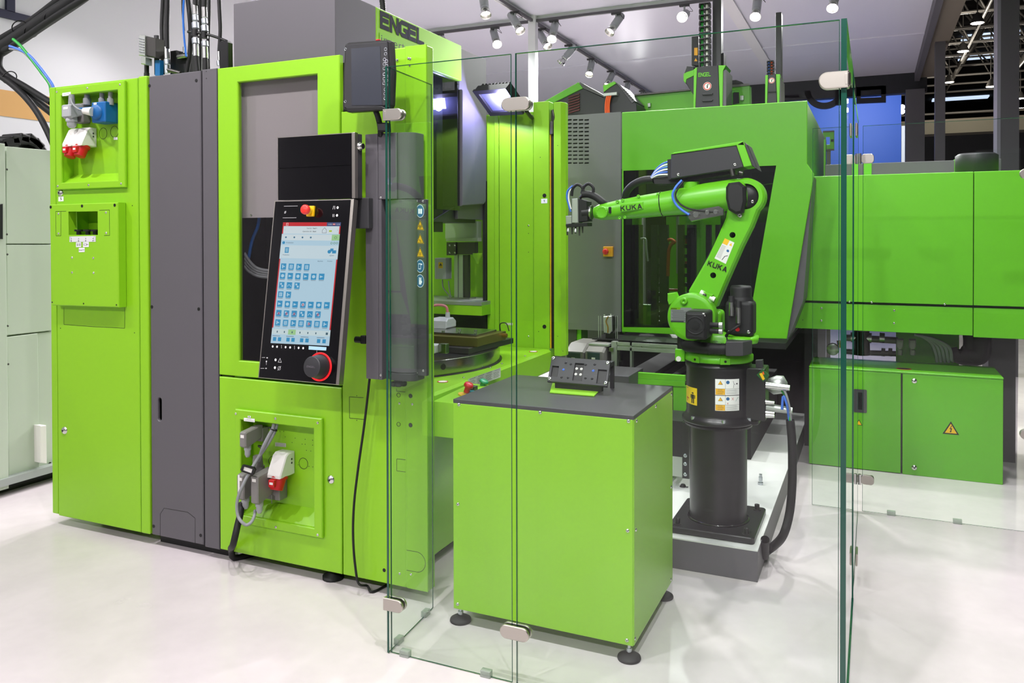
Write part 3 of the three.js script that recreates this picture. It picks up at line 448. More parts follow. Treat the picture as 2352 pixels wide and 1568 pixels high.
// --- hydraulic fittings on top of the tower
{
  const Z = -3.25, p = (a, b, dz = 0) => PZ(a, b, Z + dz);
  const px = (k) => k * 0.00185;                     // metres for a pixel at this distance
  const hoseTo = (name, label, pts, r, fits, group) => {
    const t = thing(name, label, 'hose', group);
    mesh('hose', tube(pts, r, 12), M.rubber, t);
    for (const [a, b, c, rr, kind] of fits) { const u = p(a, b), w = p(a + 1, c); mesh(kind ? 'hex_nut' : 'sleeve', cyl(u, w, rr, rr, kind ? 6 : 18), kind ? M.zinc : M.chrome, t); }
    settle(t);
  };
  const grp = 'hydraulic hoses above the grey tower';
  hoseTo('hydraulic_hose', 'thick black hydraulic hose in the left pair above the tower, with chrome fitting', [p(384, -40), p(384, 10), p(383, 60), p(383.5, 112)], px(7.5), [[382.5, 109, 135, px(8)], [383, 137, 148, px(9.5), 1], [383, 150, 168, px(8), 1]], grp);
  hoseTo('hydraulic_hose', 'black hydraulic hose behind the left chrome fitting', [p(377, -40, -0.1), p(374, 10, -0.1), p(372, 60, -0.1), p(373, 112, -0.1), p(374, 170, -0.1)], px(6.5), [], grp);
  hoseTo('hydraulic_hose', 'black hydraulic hose with stacked hex nuts left of the bracket end', [p(450, -40), p(449, 12)], px(8), [[447, 10, 33, px(8)], [448, 35, 47, px(9), 1], [448, 52, 65, px(10.5), 1], [448.5, 88, 100, px(10.5), 1], [449, 102, 129, px(8.5)]], grp);
  hoseTo('hydraulic_hose', 'black hydraulic hose with stacked hex nuts right of its twin on the bracket', [p(472, -40), p(469, 18)], px(8), [[469, 17, 40, px(8)], [469, 43, 54, px(9), 1], [469.5, 59, 72, px(10.5), 1], [470, 95, 106, px(10), 1], [470.5, 108, 134, px(8.3)]], grp);
  hoseTo('hydraulic_hose', 'black hose leaving downward from the left stack of nuts', [p(449.5, 126), p(451, 145), p(454, 172)], px(8), [], grp);
  hoseTo('hydraulic_hose', 'black hose leaving downward from the right stack of nuts', [p(471, 132), p(472, 150), p(472, 172)], px(7.5), [], grp);
  hoseTo('hydraulic_hose', 'slim black hose with a small chrome end beside the steel bracket arm', [p(501, -40), p(504, 20), p(506, 70), p(503.5, 118)], px(5.5), [[503, 117, 138, px(4.5)], [502, 140, 151, px(6), 1]], grp);
  hoseTo('hydraulic_hose', 'black hose curving behind the blue tube', [p(426, -40, -0.06), p(434, 20, -0.06), p(438, 70, -0.06), p(436, 120, -0.06), p(428, 172, -0.06)], px(7), [], grp);
  hoseTo('hydraulic_hose', 'thin black hose left of the blue tube', [p(419, -40, -0.03), p(419, 20, -0.03), p(423, 70, -0.03)], px(3), [], grp);
  hoseTo('hydraulic_hose', 'black hose passing between the two nut stacks', [p(458, -40, -0.12), p(459, 40, -0.12), p(459, 100, -0.12), p(458, 172, -0.12)], px(7), [], grp);
  hoseTo('hydraulic_hose', 'black hose behind the right stack of nuts', [p(480, -40, -0.08), p(480, 30, -0.08), p(478, 100, -0.08), p(479, 172, -0.08)], px(5), [], grp);
  single('blue_tube', 'bright blue pneumatic tube bowing down beside the black hoses', 'tube', tube([p(425, -40), p(421.5, 15), p(421, 45), p(423, 85), p(428, 130)], px(3), 8), M.tubeBlue2);
  const br = thing('hose_bracket', 'black bent flat-bar bracket holding the hydraulic couplings', 'bracket');
  mesh('arm', tube([p(432, 73), p(475, 79), p(505, 88), p(521, 95)], px(4.5), 6), M.black, br);
  mesh('clamp_plate', [cyl(p(448.5, 68), p(448.5, 83), px(11.5), px(11.5), 6), cyl(p(470, 74), p(470, 88), px(10.5), px(10.5), 6)], M.satinBlack, br);
  const u = zs([[505, 97], [520, 92], [526, 98], [527, 168], [507, 168]], Z); mesh('upright', exZ(u, Z - 0.03, Z + 0.01, [], 0.004), M.satinBlack, br);
  settle(br);
  const ac = thing('valve_actuator', 'grey ribbed actuator box on a black stem behind the grey tower', 'actuator');
  const s = zs([[318, 84], [322, 80], [332, 81], [332, 128], [318, 127]], Z + 0.05);
  mesh('ribbed_end', exZ(s, Z - 0.02, Z + 0.05, [], 0.003), M.alu, ac);
  for (let k = 0; k < 6; k++) mesh('rib', exZ(zs([[319, 87 + k * 6], [331, 90 + k * 6], [331, 91.5 + k * 6], [319, 88.5 + k * 6]], Z + 0.052), Z + 0.05, Z + 0.054), M.zinc, ac);
  mesh('housing', exZ(zs([[332, 82], [356, 87], [356, 132], [332, 127]], Z + 0.04), Z - 0.06, Z + 0.04, [], 0.004), M.gun, ac);
  mesh('rear_cylinder', cyl(p(360, 82, -0.04), p(361, 172, -0.04), px(8), px(8), 16), M.darkGrey, ac);
  mesh('elbow', exZ(zs([[322, 131], [333, 131], [333, 148], [323, 147]], Z + 0.05), Z, Z + 0.05, [], 0.004), M.alu, ac);
  mesh('stem', [cyl(p(337, 134), p(337, 172), px(7), px(7), 14), cyl(p(337, 168), p(337, 176), px(8), px(8), 14)], M.rubber, ac);
  mesh('blue_plate', exZ(zs([[357.5, 139], [369, 138], [369, 174], [357.5, 174]], Z), Z - 0.02, Z + 0.005), M.blue, ac);
  settle(ac);
  const vb = thing('valve_block', 'black valve block with steel elbows behind the left hydraulic hose', 'valve');
  mesh('block', exZ(zs([[390, 117], [404, 115], [428, 121], [430, 170], [390, 172]], Z - 0.06), Z - 0.2, Z - 0.06, [], 0.004), M.black, vb);
  mesh('elbow', [cyl(p(409, 131, -0.04), p(428, 128, -0.04), px(7), px(7), 6), cyl(p(424, 108, -0.04), p(424, 122, -0.04), px(5), px(5), 12)], M.steel, vb);
  mesh('pipe_joint', [cyl(p(385, 160), p(415, 168), px(6.5), px(6.5), 6)], M.gun, vb);
  settle(vb);
}

// ------------------------------------------------------------------ vertical moulding machine
const REAR = -4.62, SIDE = -1.755;
{
  const t = thing('moulding_machine', 'green vertical injection moulding machine with a lettered top beam, window door and rotary table', 'machine');
  const xl = -2.936, xr = -2.205, gap = 0.914;
  // window door
  const win = zs([[545.5, 189], [728, 170], [729, 845], [550.5, 828]], F), wx0 = win[0][0], wx1 = win[1][0], wy1 = win[0][1], wy0 = win[3][1];
  const door = mesh('window_door', exZ(rc(xl, gap + 0.004, xr - 0.003, TOP), F - 0.03, F, [rc(wx0, wy0, wx1, wy1)], 0.004), M.green, t);
  mesh('door_pane', quad([V(wx0 - 0.01, wy1 + 0.01, F - 0.012), V(wx1 + 0.01, wy1 + 0.01, F - 0.012), V(wx1 + 0.01, wy0 - 0.01, F - 0.012), V(wx0 - 0.01, wy0 - 0.01, F - 0.012)]), M.smoked, door);
  const iy = PZ(600, 500, F - 0.08).y;
  const ip = mesh('inner_cover', box(wx0 - 0.05, wx1 + 0.05, iy, TOP - 0.03, F - 0.07, F - 0.05), paint('#b9b1b2', 0.5), t);
  at('screw', screwGeo, M.chrome, ip, PZ(577, 494, F - 0.049), 1);
  mesh('cavity_back', box(wx0 - 0.06, wx1 + 0.1, gap, iy + 0.02, F - 0.26, F - 0.25), M.black, t);
  mesh('cavity_side', [box(wx0 - 0.06, wx0 - 0.05, gap, TOP - 0.03, F - 0.26, F - 0.031), box(wx1 + 0.1, wx1 + 0.11, gap, TOP - 0.03, F - 0.26, F - 0.031), box(wx0 - 0.06, wx1 + 0.1, gap, gap + 0.01, F - 0.26, F - 0.031)], M.black, t);
  for (const [k, r] of [[0, 0.008], [1, 0.007], [2, 0.006], [3, 0.008]]) mesh('inner_hose', tube([PZ(552, 560 + k * 9, F - 0.1), PZ(566, 590 + k * 9, F - 0.1), PZ(588, 614 + k * 6, F - 0.1), PZ(620, 622 + k * 5, F - 0.1), PZ(660, 622 + k * 5, F - 0.1)], r, 8), M.cableGrey, t);
  mesh('inner_tube', tube([PZ(596, 496, F - 0.12), PZ(592, 520, F - 0.12), PZ(580, 550, F - 0.12), PZ(570, 600, F - 0.12)], 0.008, 8), M.tubeBlue2, t);
  // lower door with the second socket field
  const outer = [[539.5, 942.5], [737, 961.5], [739.5, 1237], [541, 1190]], open = [[552, 966], [719.7, 984], [720.7, 1213], [555, 1178]];
  const o = zs(open, F + 0.018), ox0 = o[0][0], ox1 = o[1][0], oy0 = o[2][1], oy1 = o[0][1];
  const ld = mesh('lower_door', exZ(rc(xl, BOT, xr - 0.003, gap - 0.006), F - 0.025, F, [rc(ox0 - 0.01, oy0 - 0.01, ox1 + 0.01, oy1 + 0.01)], 0.004), M.green, t);
  const r = recess(t, outer, open, F, 0.07, M.green), bz = r.zb;
  screws(t, F + 0.018, [[541.5, 950], [632.5, 961], [729.5, 971], [633.5, 1210], [729.5, 1228]]);
  lock(ld, PZ(760, 1101, F), V(0, 0, 1), 1);
  print('label', t, zq([[560, 959], [585, 961.5], [585, 969.5], [560, 966.5]], F + 0.0195), 128, 40, (g) => { g.fillStyle = '#eee'; g.fillRect(0, 0, 128, 40); g.fillStyle = '#777'; g.fillRect(34, 12, 56, 4); g.fillRect(10, 26, 108, 4); });
  print('label', t, zq([[569, 954.5], [576, 955], [576, 959], [569, 958.5]], F + 0.0195), 32, 20, (g) => { g.fillStyle = '#eee'; g.fillRect(0, 0, 32, 20); g.fillStyle = '#555'; g.fillRect(8, 6, 16, 8); });
  print('label', t, zq([[632, 1015.5], [657, 1018], [657, 1026.5], [632, 1024.5]], bz + 0.001), 96, 36, (g) => { g.fillStyle = '#c3c8b8'; g.fillRect(0, 0, 96, 36); g.fillStyle = '#777'; for (let k = 0; k < 4; k++) g.fillRect(6, 5 + k * 8, 84, 3); });
  { const xr2 = PZ(678, 1070, bz).x, yt2 = PZ(660, 1041, bz + 0.05).y; ceeSocket(t, V(xr2 - 0.042, yt2 - 0.072, bz), 0.84, 0.72); }
  for (const [a, b] of [[627, 1060], [697, 1064]]) { const c = PZ(a, b, bz); groove(t, arc(c.x, c.y, 0.026, 0, 2 * Math.PI, 24), bz + 0.0004); }
  pins(t, bz, [[655, 1003], [678, 1006], [701, 1008.5], [718, 1010.5], [671, 1016], [694, 1019.5], [701, 1020], [718, 1022], [704, 1034], [714, 1035.5], [685, 1067], [709.5, 1070.5], [718.5, 1072], [643, 990.5], [651.5, 990.5]], 0.75);
  // right-hand front panel and column
  const cx = fx(893, 1300), sx = fx(933.5, 1349);
  mesh('front_panel', exZ(rc(xr + 0.003, BOT, sx - 0.002, 2.16), F - 0.02, F - 0.002, [], 0.003), M.green, t);
  mesh('column', box(fx(902, 112), SIDE, BOT, TOP, F - 0.062, F - 0.0025, 0.006), M.green, t);
  mesh('column_cover', exZ(rc(sx + 0.002, BOT, SIDE - 0.001, TOP + 0.002), F - 0.01, F, [], 0.002), M.green, t);
  groove(t, zs([[835, 913], [802.5, 911], [803, 960], [837, 963]], F - 0.002), F - 0.002);
  pins(t, F - 0.002, [[819.5, 908.5], [819.5, 965]], 0.8);
  groove(t, zs([[931.5, 1055.5], [911.5, 1053.5], [911.5, 1081], [931.5, 1083.5]], F - 0.002), F - 0.002);
  groove(t, zs([[931, 900], [911, 898], [911, 892]], F - 0.002), F - 0.002);
  for (const b of [907, 974]) { const c = PZ(915.5, b, F - 0.002); groove(t, arc(c.x, c.y, 0.009, 0, 2 * Math.PI, 16), F - 0.0015); const e = PZ(943, b + 2, F); at('screw_cap', capGeo, M.darkGrey, t, e, 1.3); }
  screws(t, F, [[947, 928], [944, 1318.5], [938, 134], [941, 150]], 0.9); screws(t, F - 0.002, [[917.5, 926], [918, 1317]], 0.9);
  const kc = zs([[934, 1263], [955, 1266.5]], F), ka = PZ(957, 1290, F); groove(t, [...kc, ...arc(ka.x, ka.y, 0.044, Math.PI / 2, -Math.PI / 2, 14), ...zs([[934, 1309]], F)], F);
  at('screw_cap', capGeo, M.black, t, PZ(882.5, 1309, F - 0.002), 1.1);
  screws(t, F, [[912, 138], [942, 135]], 1.0);
  // upper grey box and lettered beam
  const bx = -2.265, gz0 = PX(770, 100, bx).z, gz1 = PX(863.5, 60, bx).z, ez = PX(1060, 105, bx).z, by0 = PX(1060, 186, bx).y, by1 = PX(1060, 105, bx).y;
  mesh('upper_cover', box(PZ(536.5, 100, gz0).x, bx, TOP - 0.03, by1, gz1, gz0, 0.004), M.grey, t);
  mesh('beam', box(-3.0, bx, by0, by1, ez, gz1 - 0.002, 0.004), M.green, t);
  mesh('seam_backing', box(xr - 0.02, xr + 0.02, BOT, TOP - 0.03, F - 0.05, F - 0.034), M.black, t);
  const lo = PX(874, 70, bx);
  { const a = PX(873, 62, bx + 0.001), b = PX(974, 103, bx + 0.001), h = PX(873, 22, bx + 0.001).y - a.y; const len = (a.z - b.z) / (5 + 4 * 0.03 - 0.1); mesh('lettering', lettering('ENGEL', V(bx, a.y - 0.004, a.z), V(0, 0, -len), V(0, h, 0), V(0.002, 0, 0), 0.03, 0.25), std('#202127', 0.8), t).userData.label = 'dark block lettering ENGEL'; }
  { const a = PX(873, 80, bx), c = (px, py) => { const q = PX(px, py, bx + 0.002); return q; }; print('lettering_small', t, [c(872, 74), c(968, 111), c(968, 146), c(872, 107)], 384, 110, (g) => { g.fillStyle = '#83c416'; g.fillRect(0, 0, 384, 110); g.fillStyle = '#2b2b30'; g.font = '84px sans-serif'; g.fillText('insert 45', 6, 78); }, 0.36); }
  mesh('supply_hose', ribbed([V(bx - 0.1, by1 - 0.01, PX(918, 36, bx).z), V(bx - 0.1, by1 + 0.1, PX(915, 20, bx).z), V(bx - 0.12, by1 + 0.25, PX(906, 0, bx).z), V(bx - 0.2, by1 + 0.5, PX(880, 0, bx).z)], 0.016, 0.012, 10), M.rubber, t);
  // clamping head: dark window, grey housing, chamfered bottom
  const hz0 = PX(1062, 300, bx).z, hz1 = PX(1117, 300, bx).z, hb = PX(1062, 465, bx).y, hb2 = PX(1110, 440, bx).y;
  mesh('side_panel', exX([[ez - 0.003, by1 - 0.002], [PX(1117, 130, bx - 0.03).z, by1 - 0.002], [PX(1117, 130, bx - 0.03).z, 1.7], [ez - 0.003, 1.7]], bx - 0.05, bx - 0.03, [], 0.002), M.grey, t);
  mesh('head_housing', exX([...xs([[1063, 205], [1075, 224], [1093, 248], [1107, 270], [1115, 290], [1118, 312]], bx), [hz1, hb + 0.02], [hz1 + 0.03, hb], [hz0, hb - 0.02]], -2.7, bx - 0.002, [], 0.005), M.grey, t);
  mesh('window_back', box(bx - 0.16, bx - 0.15, 1.72, by0, hz0, F - 0.3), M.black, t);
  mesh('head_belly', exX([[hz0, hb - 0.02], [hz1 + 0.03, hb], [hz1 + 0.06, hb - 0.12], [hz0 + 0.3, hb - 0.12]], -2.68, bx - 0.05, [], 0.004), M.anthracite, t);
  mesh('head_core', box(-2.9, bx - 0.06, 1.62, by0, -4.16, -3.4), M.black, t);
  mesh('side_window', quad([V(bx - 0.02, by0, F - 0.07), V(bx - 0.02, by0, hz0), V(bx - 0.02, 1.75, hz0), V(bx - 0.02, 1.75, F - 0.07)]), M.tinted, t);
  mesh('press_ram', [box(-2.62, -2.36, 1.42, 1.75, -4.0, -3.6, 0.01)], M.black, t);
  // rear wall, pillar and light-curtain channel
  const wx = (px) => PZ(px, 500, REAR).x;
  mesh('rear_wall', box(-3.2, wx(1118), 0.1, TOP, REAR - 0.34, REAR - 0.3), M.green, t);
  mesh('rear_return', box(wx(1114), wx(1132), 0.9, TOP - 0.05, REAR - 0.07, REAR - 0.03, 0.003), M.green, t);
  mesh('door_seal', box(wx(1107), wx(1113), 0.9, 1.95, REAR - 0.07, REAR - 0.01), M.black, t);
  mesh('pillar_backing', box(wx(1133), wx(1264), 0.84, TOP - 0.055, REAR - 0.062, REAR - 0.052), M.black, t); mesh('pillar_panel', box(wx(1134), wx(1145) - 0.004, 0.84, TOP - 0.05, REAR - 0.05, REAR - 0.012, 0.003), M.green, t);
  mesh('pillar_panel', box(wx(1146), wx(1226) - 0.004, 0.84, TOP - 0.05, REAR - 0.05, REAR - 0.004, 0.004), M.green, t);
  const pp = mesh('pillar_panel', box(wx(1228), wx(1264), 0.8, TOP + 0.005, REAR - 0.06, REAR + 0.02, 0.005), M.green, t);
  for (const b of [449, 750]) { const c = PZ(1250.5, b, REAR + 0.021); mesh('port_hole', cyl(c, V(c.x, c.y, c.z + 0.001), 0.0125, 0.0125, 16), M.black, pp); }
  print('number_label', pp, zq([[1243, 456.5], [1257, 456], [1257, 466.5], [1243, 467]], REAR + 0.0215), 64, 48, (g) => { g.fillStyle = '#f0f0f0'; g.fillRect(0, 0, 64, 48); g.fillStyle = '#222'; g.font = 'bold 34px sans-serif'; g.textAlign = 'center'; g.fillText('1', 32, 36); });
  mesh('light_curtain', box(wx(1266), wx(1273), 0.9, TOP - 0.05, REAR - 0.05, REAR - 0.005), M.black, t);
  mesh('curtain_edge', box(wx(1264), wx(1265.6), 0.9, 2.22, REAR - 0.03, REAR + 0.004), M.yellow, t); mesh('curtain_edge', box(wx(1273.4), wx(1274.8), 0.9, 2.22, REAR - 0.03, REAR + 0.004), M.yellow, t);
  mesh('curtain_plug', [box(wx(1266), wx(1273), 2.22, 2.3, REAR - 0.01, REAR + 0.02, 0.003), tube([PZ(1270, 285, REAR + 0.01), PZ(1272, 270, REAR + 0.02), PZ(1269, 252, REAR + 0.02)], 0.006, 6)], M.gun, t);
  const ep = mesh('pillar_panel', exY([[wx(1275), REAR + 0.02], [wx(1291), REAR + 0.02], [wx(1297), REAR - 0.02], [wx(1297), REAR - 0.06], [wx(1275), REAR - 0.06]], PZ(1290, 817, REAR).y, PZ(1285, 235, REAR).y, [], 0.003), M.green, t);
  pins(ep, REAR + 0.02, [[1281, 334], [1281, 772], [1293, 806]], 0.9); pins(pp, REAR + 0.021, [[1241, 361], [1237, 761]], 0.9);
  screws(t, REAR - 0.003, [[1214, 518], [1214, 772]], 0.9); pins(t, REAR - 0.003, [[1214, 536], [1214, 579]], 0.9);
  // bed with chamfered front and its base
  const fz = F - 0.068;
  mesh('bed', exY([[-2.92, fz], [-1.8, fz], [-1.775, fz - 0.03], [-1.8, REAR + 0.05], [-1.83, REAR + 0.022], [-3.3, REAR + 0.022], [-3.3, -3.14], [-2.92, -3.14]], 0.765, 0.9, [], 0.012), M.green, t);
  mesh('bed_base', box(-2.92, -1.93, 0.06, 0.765, REAR + 0.05, fz - 0.02), M.green, t);
  mesh('base_skid', box(-2.9, -2.0, 0, 0.06, REAR + 0.1, F - 0.25), M.black, t);
  mesh('foot', lathe([[0.05, 0], [0.05, 0.015], [0.02, 0.03], [0.015, 0.056]], V(-2.3, 0, F - 0.06), V(0, 1, 0), 18), M.rubber, t);
  for (const [a, b] of [[1266, 799], [1208, 815], [1155, 833], [1128, 842], [1067, 865]]) at('screw', screwGeo, M.chrome, t, PY(a - 2, b + 2, 0.901), 1, V(0, 1, 0));
  { const c = [[1075, 870], [1150, 844], [1150, 866], [1075, 893]].map(([a, b]) => PX(a, b, -1.768)); print('warning_plate', t, c, 320, 96, (g) => { g.fillStyle = '#c9cdc6'; g.fillRect(0, 0, 320, 96); g.fillStyle = '#333'; g.font = 'bold 14px sans-serif'; for (let k = 0; k < 4; k++) { g.fillText('\u25b2 DANGER', 4 + k * 80, 16); g.strokeStyle = '#888'; g.strokeRect(k * 80, 0, 80, 96); for (let j = 0; j < 7; j++) g.fillRect(6 + k * 80, 26 + j * 9, 50 + ((j * 7 + k * 5) % 18), 3); } }); }
  for (const [a, b] of [[1225, 807], [1017, 876]]) { const c = PY(a, b, 0.9015); mesh('round_sticker', cyl(c, V(c.x, c.y + 0.0006, c.z), 0.026, 0.026, 24), M.red, t); mesh('round_sticker', cyl(c, V(c.x, c.y + 0.0009, c.z), 0.021, 0.021, 24), M.white, t); }
  // rotary table
  const tc = V(-2.55, 0.9, -3.83), tr = 0.68;
  mesh('rotary_table', lathe([[0, 0.08], [tr - 0.004, 0.08], [tr, 0.076], [tr, 0.004], [tr - 0.004, 0]].reverse(), tc, V(0, 1, 0), 96), M.steel, t);
  mesh('table_ring', lathe([[tr - 0.01, 0.001], [tr + 0.012, 0.001], [tr + 0.012, 0.004], [tr - 0.01, 0.004]].reverse(), tc, V(0, 1, 0), 96), M.black, t);
  { const p = PY(1020, 845, 0.94), d = V(p.x - tc.x, 0, p.z - tc.z).normalize(); mesh('lifting_hole', cyl(V(tc.x, 0.945, tc.z).addScaledVector(d, tr - 0.01), V(tc.x, 0.945, tc.z).addScaledVector(d, tr + 0.001), 0.015, 0.015, 16), M.black, t); }
  settle(t);
  // operator button box on the bed
  const b = thing('button_box', 'small green push-button box with a red and a green mushroom button on the machine bed', 'control box');
  const pX = -1.64;
  mesh('housing', exX([[-3.06, 0.872], [-3.42, 0.89], [-3.42, 0.74], [-3.06, 0.72]], -1.772, pX, [], 0.01), M.green, b);
  const bt = (px, py, r, m, k, name) => { const c = PX(px, py, pX - 0.05); mesh(name, lathe([[r * 0.6, 0], [r * 0.62, k * 0.5], [r, k * 0.6], [r * 1.02, k * 0.8], [r * 0.8, k], [0, k * 1.03]], V(c.x, c.y - k * 0.45, c.z), V(0.35, 0.9, 0).normalize(), 22), m, b); };
  { const c = PX(1066, 902, pX - 0.05); mesh('yellow_collar', cyl(V(c.x, c.y - 0.02, c.z), V(c.x + 0.003, c.y - 0.006, c.z), 0.03, 0.03, 20), M.yellow, b); }
  bt(1071, 890, 0.022, M.red, 0.045, 'stop_button'); bt(1108, 879, 0.022, M.eGreen, 0.03, 'start_button');
  { const c = PX(1088, 886, pX - 0.04); mesh('rocker_switch', box(c.x - 0.012, c.x + 0.012, c.y - 0.02, c.y, c.z - 0.02, c.z + 0.02, 0.003), M.gun, b); const e = PX(1084, 894, pX - 0.03); mesh('teal_button', cyl(V(e.x, e.y - 0.02, e.z), V(e.x, e.y - 0.006, e.z), 0.012, 0.012, 16), M.teal, b); }
  settle(b);
  // mould on the table
  const mp = thing('mould', 'brass-tinted steel mould half on the rotary table', 'mould');
  const mc = PY(1096, 776, 1.06), ml = PY(1003, 762, 1.06), mr = PY(1153, 762, 1.06);
  const x0 = mc.x - 0.5;
  const rot = (g) => g;
  mesh('base_plate', rot(exY([[mc.x - 0.02, mc.z + 0.06], [x0 - 0.1, mc.z + 0.06], [x0 - 0.1, mc.z - 0.5], [mc.x + 0.02, mc.z - 0.42]], 0.981, 1.012, [], 0.002)), M.gun, mp);
  mesh('mould_block', exY([[mc.x, mc.z], [x0, mc.z + 0.02], [x0, mc.z - 0.36], [mc.x + 0.01, mc.z - 0.34]], 1.012, 1.06, [], 0.002), M.olive, mp);
  mesh('cavity_plate', exY([[mc.x - 0.03, mc.z - 0.05], [x0 + 0.05, mc.z - 0.05], [x0 + 0.05, mc.z - 0.3], [mc.x - 0.03, mc.z - 0.3]], 1.06, 1.072, [], 0.002), M.steel, mp);
  for (let k = 0; k < 5; k++) mesh('bolt_head', cyl(V(mc.x - 0.05 - k * 0.05, 1.072, mc.z - 0.08 - (k % 2) * 0.1), V(mc.x - 0.05 - k * 0.05, 1.08, mc.z - 0.08 - (k % 2) * 0.1), 0.01, 0.01, 8), M.chrome, mp);
  mesh('side_nipple', cyl(V(mc.x + 0.008, 1.04, mc.z - 0.3), V(mc.x + 0.035, 1.04, mc.z - 0.3), 0.012, 0.012, 12), M.brass, mp);
  mesh('tag_wire', tube([V(mc.x - 0.02, 1.06, mc.z - 0.33), V(mc.x - 0.02, 1.1, mc.z - 0.33), V(mc.x + 0.01, 1.105, mc.z - 0.34), V(mc.x + 0.03, 1.06, mc.z - 0.34)], 0.003, 6), M.black, mp);
  mesh('wire_tag', box(mc.x + 0.005, mc.x + 0.05, 1.094, 1.106, mc.z - 0.345, mc.z - 0.343), M.white, mp);
  settle(mp);
  const pl = thing('mould_connector', 'grey multi-pole connector with a pink cable on top of the mould', 'connector');
  const c = PY(1035, 742, 1.1); mesh('hood_shell', exX([[c.z + 0.05, 1.073], [c.z - 0.07, 1.073], [c.z - 0.07, 1.11], [c.z - 0.04, 1.13], [c.z + 0.03, 1.13], [c.z + 0.05, 1.115]], c.x - 0.1, c.x, [], 0.006), M.lightGrey, pl);
  mesh('gland', cyl(V(c.x - 0.03, 1.128, c.z - 0.02), V(c.x - 0.03, 1.16, c.z - 0.02), 0.014, 0.012, 12), M.lightGrey, pl);
  mesh('cable', tube([V(c.x - 0.03, 1.155, c.z - 0.02), V(c.x - 0.04, 1.19, c.z - 0.02), V(c.x - 0.09, 1.2, c.z), V(c.x - 0.16, 1.17, c.z + 0.05)], 0.008, 8), std('#b0696a', 0.5), pl);
  settle(pl);
  const p2 = thing('mould_connector', 'grey connector plugged into the front of the mould with a steel latch', 'connector');
  const e = PY(1012, 800, 1.03); mesh('hood_shell', box(e.x - 0.12, e.x + 0.005, 1.013, 1.055, e.z + 0.0, e.z + 0.07, 0.006), M.lightGrey, p2); mesh('latch', box(e.x + 0.006, e.x + 0.05, 1.01, 1.058, e.z, e.z + 0.035, 0.003), M.steel, p2); settle(p2);
  // camera post on a shelf behind the table
  const sh = thing('inner_shelf', 'grey-topped green shelf behind the rotary table', 'shelf');
  const sz = REAR + 0.1; const sy = PZ(1050, 692, sz).y;
  mesh('shelf_top', box(-3.0, PZ(1106, 690, sz).x, sy - 0.022, sy, REAR - 0.29, sz), M.alu, sh); mesh('shelf_beam', box(-3.0, PZ(1106, 690, sz).x, sy - 0.085, sy - 0.022, REAR - 0.29, sz - 0.004), M.green, sh); mesh('dark_skirt', box(-3.0, PZ(1106, 690, sz).x, 0.9, sy - 0.085, REAR - 0.29, REAR - 0.2), M.black, sh); settle(sh);
  const ps = thing('camera_post', 'aluminium profile post carrying a cross arm and a pale sensor box inside the machine', 'post');
  const q = (a, b) => PZ(a, b, REAR - 0.08), k0 = q(1043, 590), k1 = q(1063, 590), yT = q(1050, 585).y;
  mesh('profile', [box(k0.x, k0.x + (k1.x - k0.x) * 0.42, sy, yT, REAR - 0.12, REAR - 0.08), box(k0.x + (k1.x - k0.x) * 0.54, k1.x, sy, yT, REAR - 0.12, REAR - 0.08), box(k0.x, k1.x, sy, yT, REAR - 0.125, REAR - 0.09)], M.alu, ps);
  mesh('profile_side', box(k1.x, q(1074, 590).x, sy, yT, REAR - 0.12, REAR - 0.085), M.gun, ps);
  mesh('post_foot', box(q(1032, 690).x, q(1084, 690).x, sy, sy + 0.012, REAR - 0.14, REAR - 0.05), M.steel, ps);
  mesh('cross_arm', box(q(1030, 555).x, q(1092, 555).x, q(1050, 584).y, q(1050, 556).y, REAR - 0.12, REAR - 0.07), M.gun, ps);
  mesh('arm_rail', box(q(1028, 555).x, q(1100, 555).x, q(1050, 554).y, q(1050, 546).y, REAR - 0.12, REAR - 0.06), M.alu, ps);
  const cp = mesh('clamp_plate', box(q(1029, 570).x, q(1050, 570).x, q(1040, 586).y, q(1040, 556).y, REAR - 0.07, REAR - 0.06), M.gun, ps); screws(cp, REAR - 0.06, [[1033, 563], [1045, 563], [1033, 580], [1045, 580]], 1);
  mesh('sloped_hood', exZ(zs([[1026, 548], [1026, 512], [1098, 508], [1098, 546]], REAR - 0.15), REAR - 0.2, REAR - 0.13), M.alu, ps);
  mesh('green_funnel', lathe([[0.006, -0.05], [0.014, -0.03], [0.032, 0], [0.032, 0.02]], q(1097, 588), V(0, 1, 0), 18), M.green, ps);
  const sb = mesh('sensor_box', box(q(1005, 600).x, q(1031, 600).x, q(1015, 640).y, q(1015, 592).y, REAR - 0.12, REAR - 0.04, 0.004), M.lightGrey, ps); print('warning_label', sb, zq([[1007, 602], [1017, 602], [1017, 616], [1007, 616]], REAR - 0.039), 32, 48, (g) => { g.fillStyle = '#e3b700'; g.fillRect(0, 0, 32, 48); g.fillStyle = '#222'; g.beginPath(); g.moveTo(16, 6); g.lineTo(28, 28); g.lineTo(4, 28); g.fill(); g.fillRect(6, 34, 20, 3); });
  mesh('signal_cable', [tube([q(1016, 642), q(1018, 660), q(1028, 674), q(1036, 684)], 0.004, 6), tube([q(1030, 645), q(1032, 662), q(1036, 684)], 0.004, 6)], M.cableGrey, ps); settle(ps);
  // LED floodlight
  const fl = thing('led_floodlight', 'black LED floodlight glowing blue-white beside the grey clamping head', 'floodlight');
  const cA = PZ(1086, 208, -4.42), cB = PZ(1162, 202, -4.33), cC = PZ(1203, 262, -4.47), cD = PZ(1127, 265, -4.56);
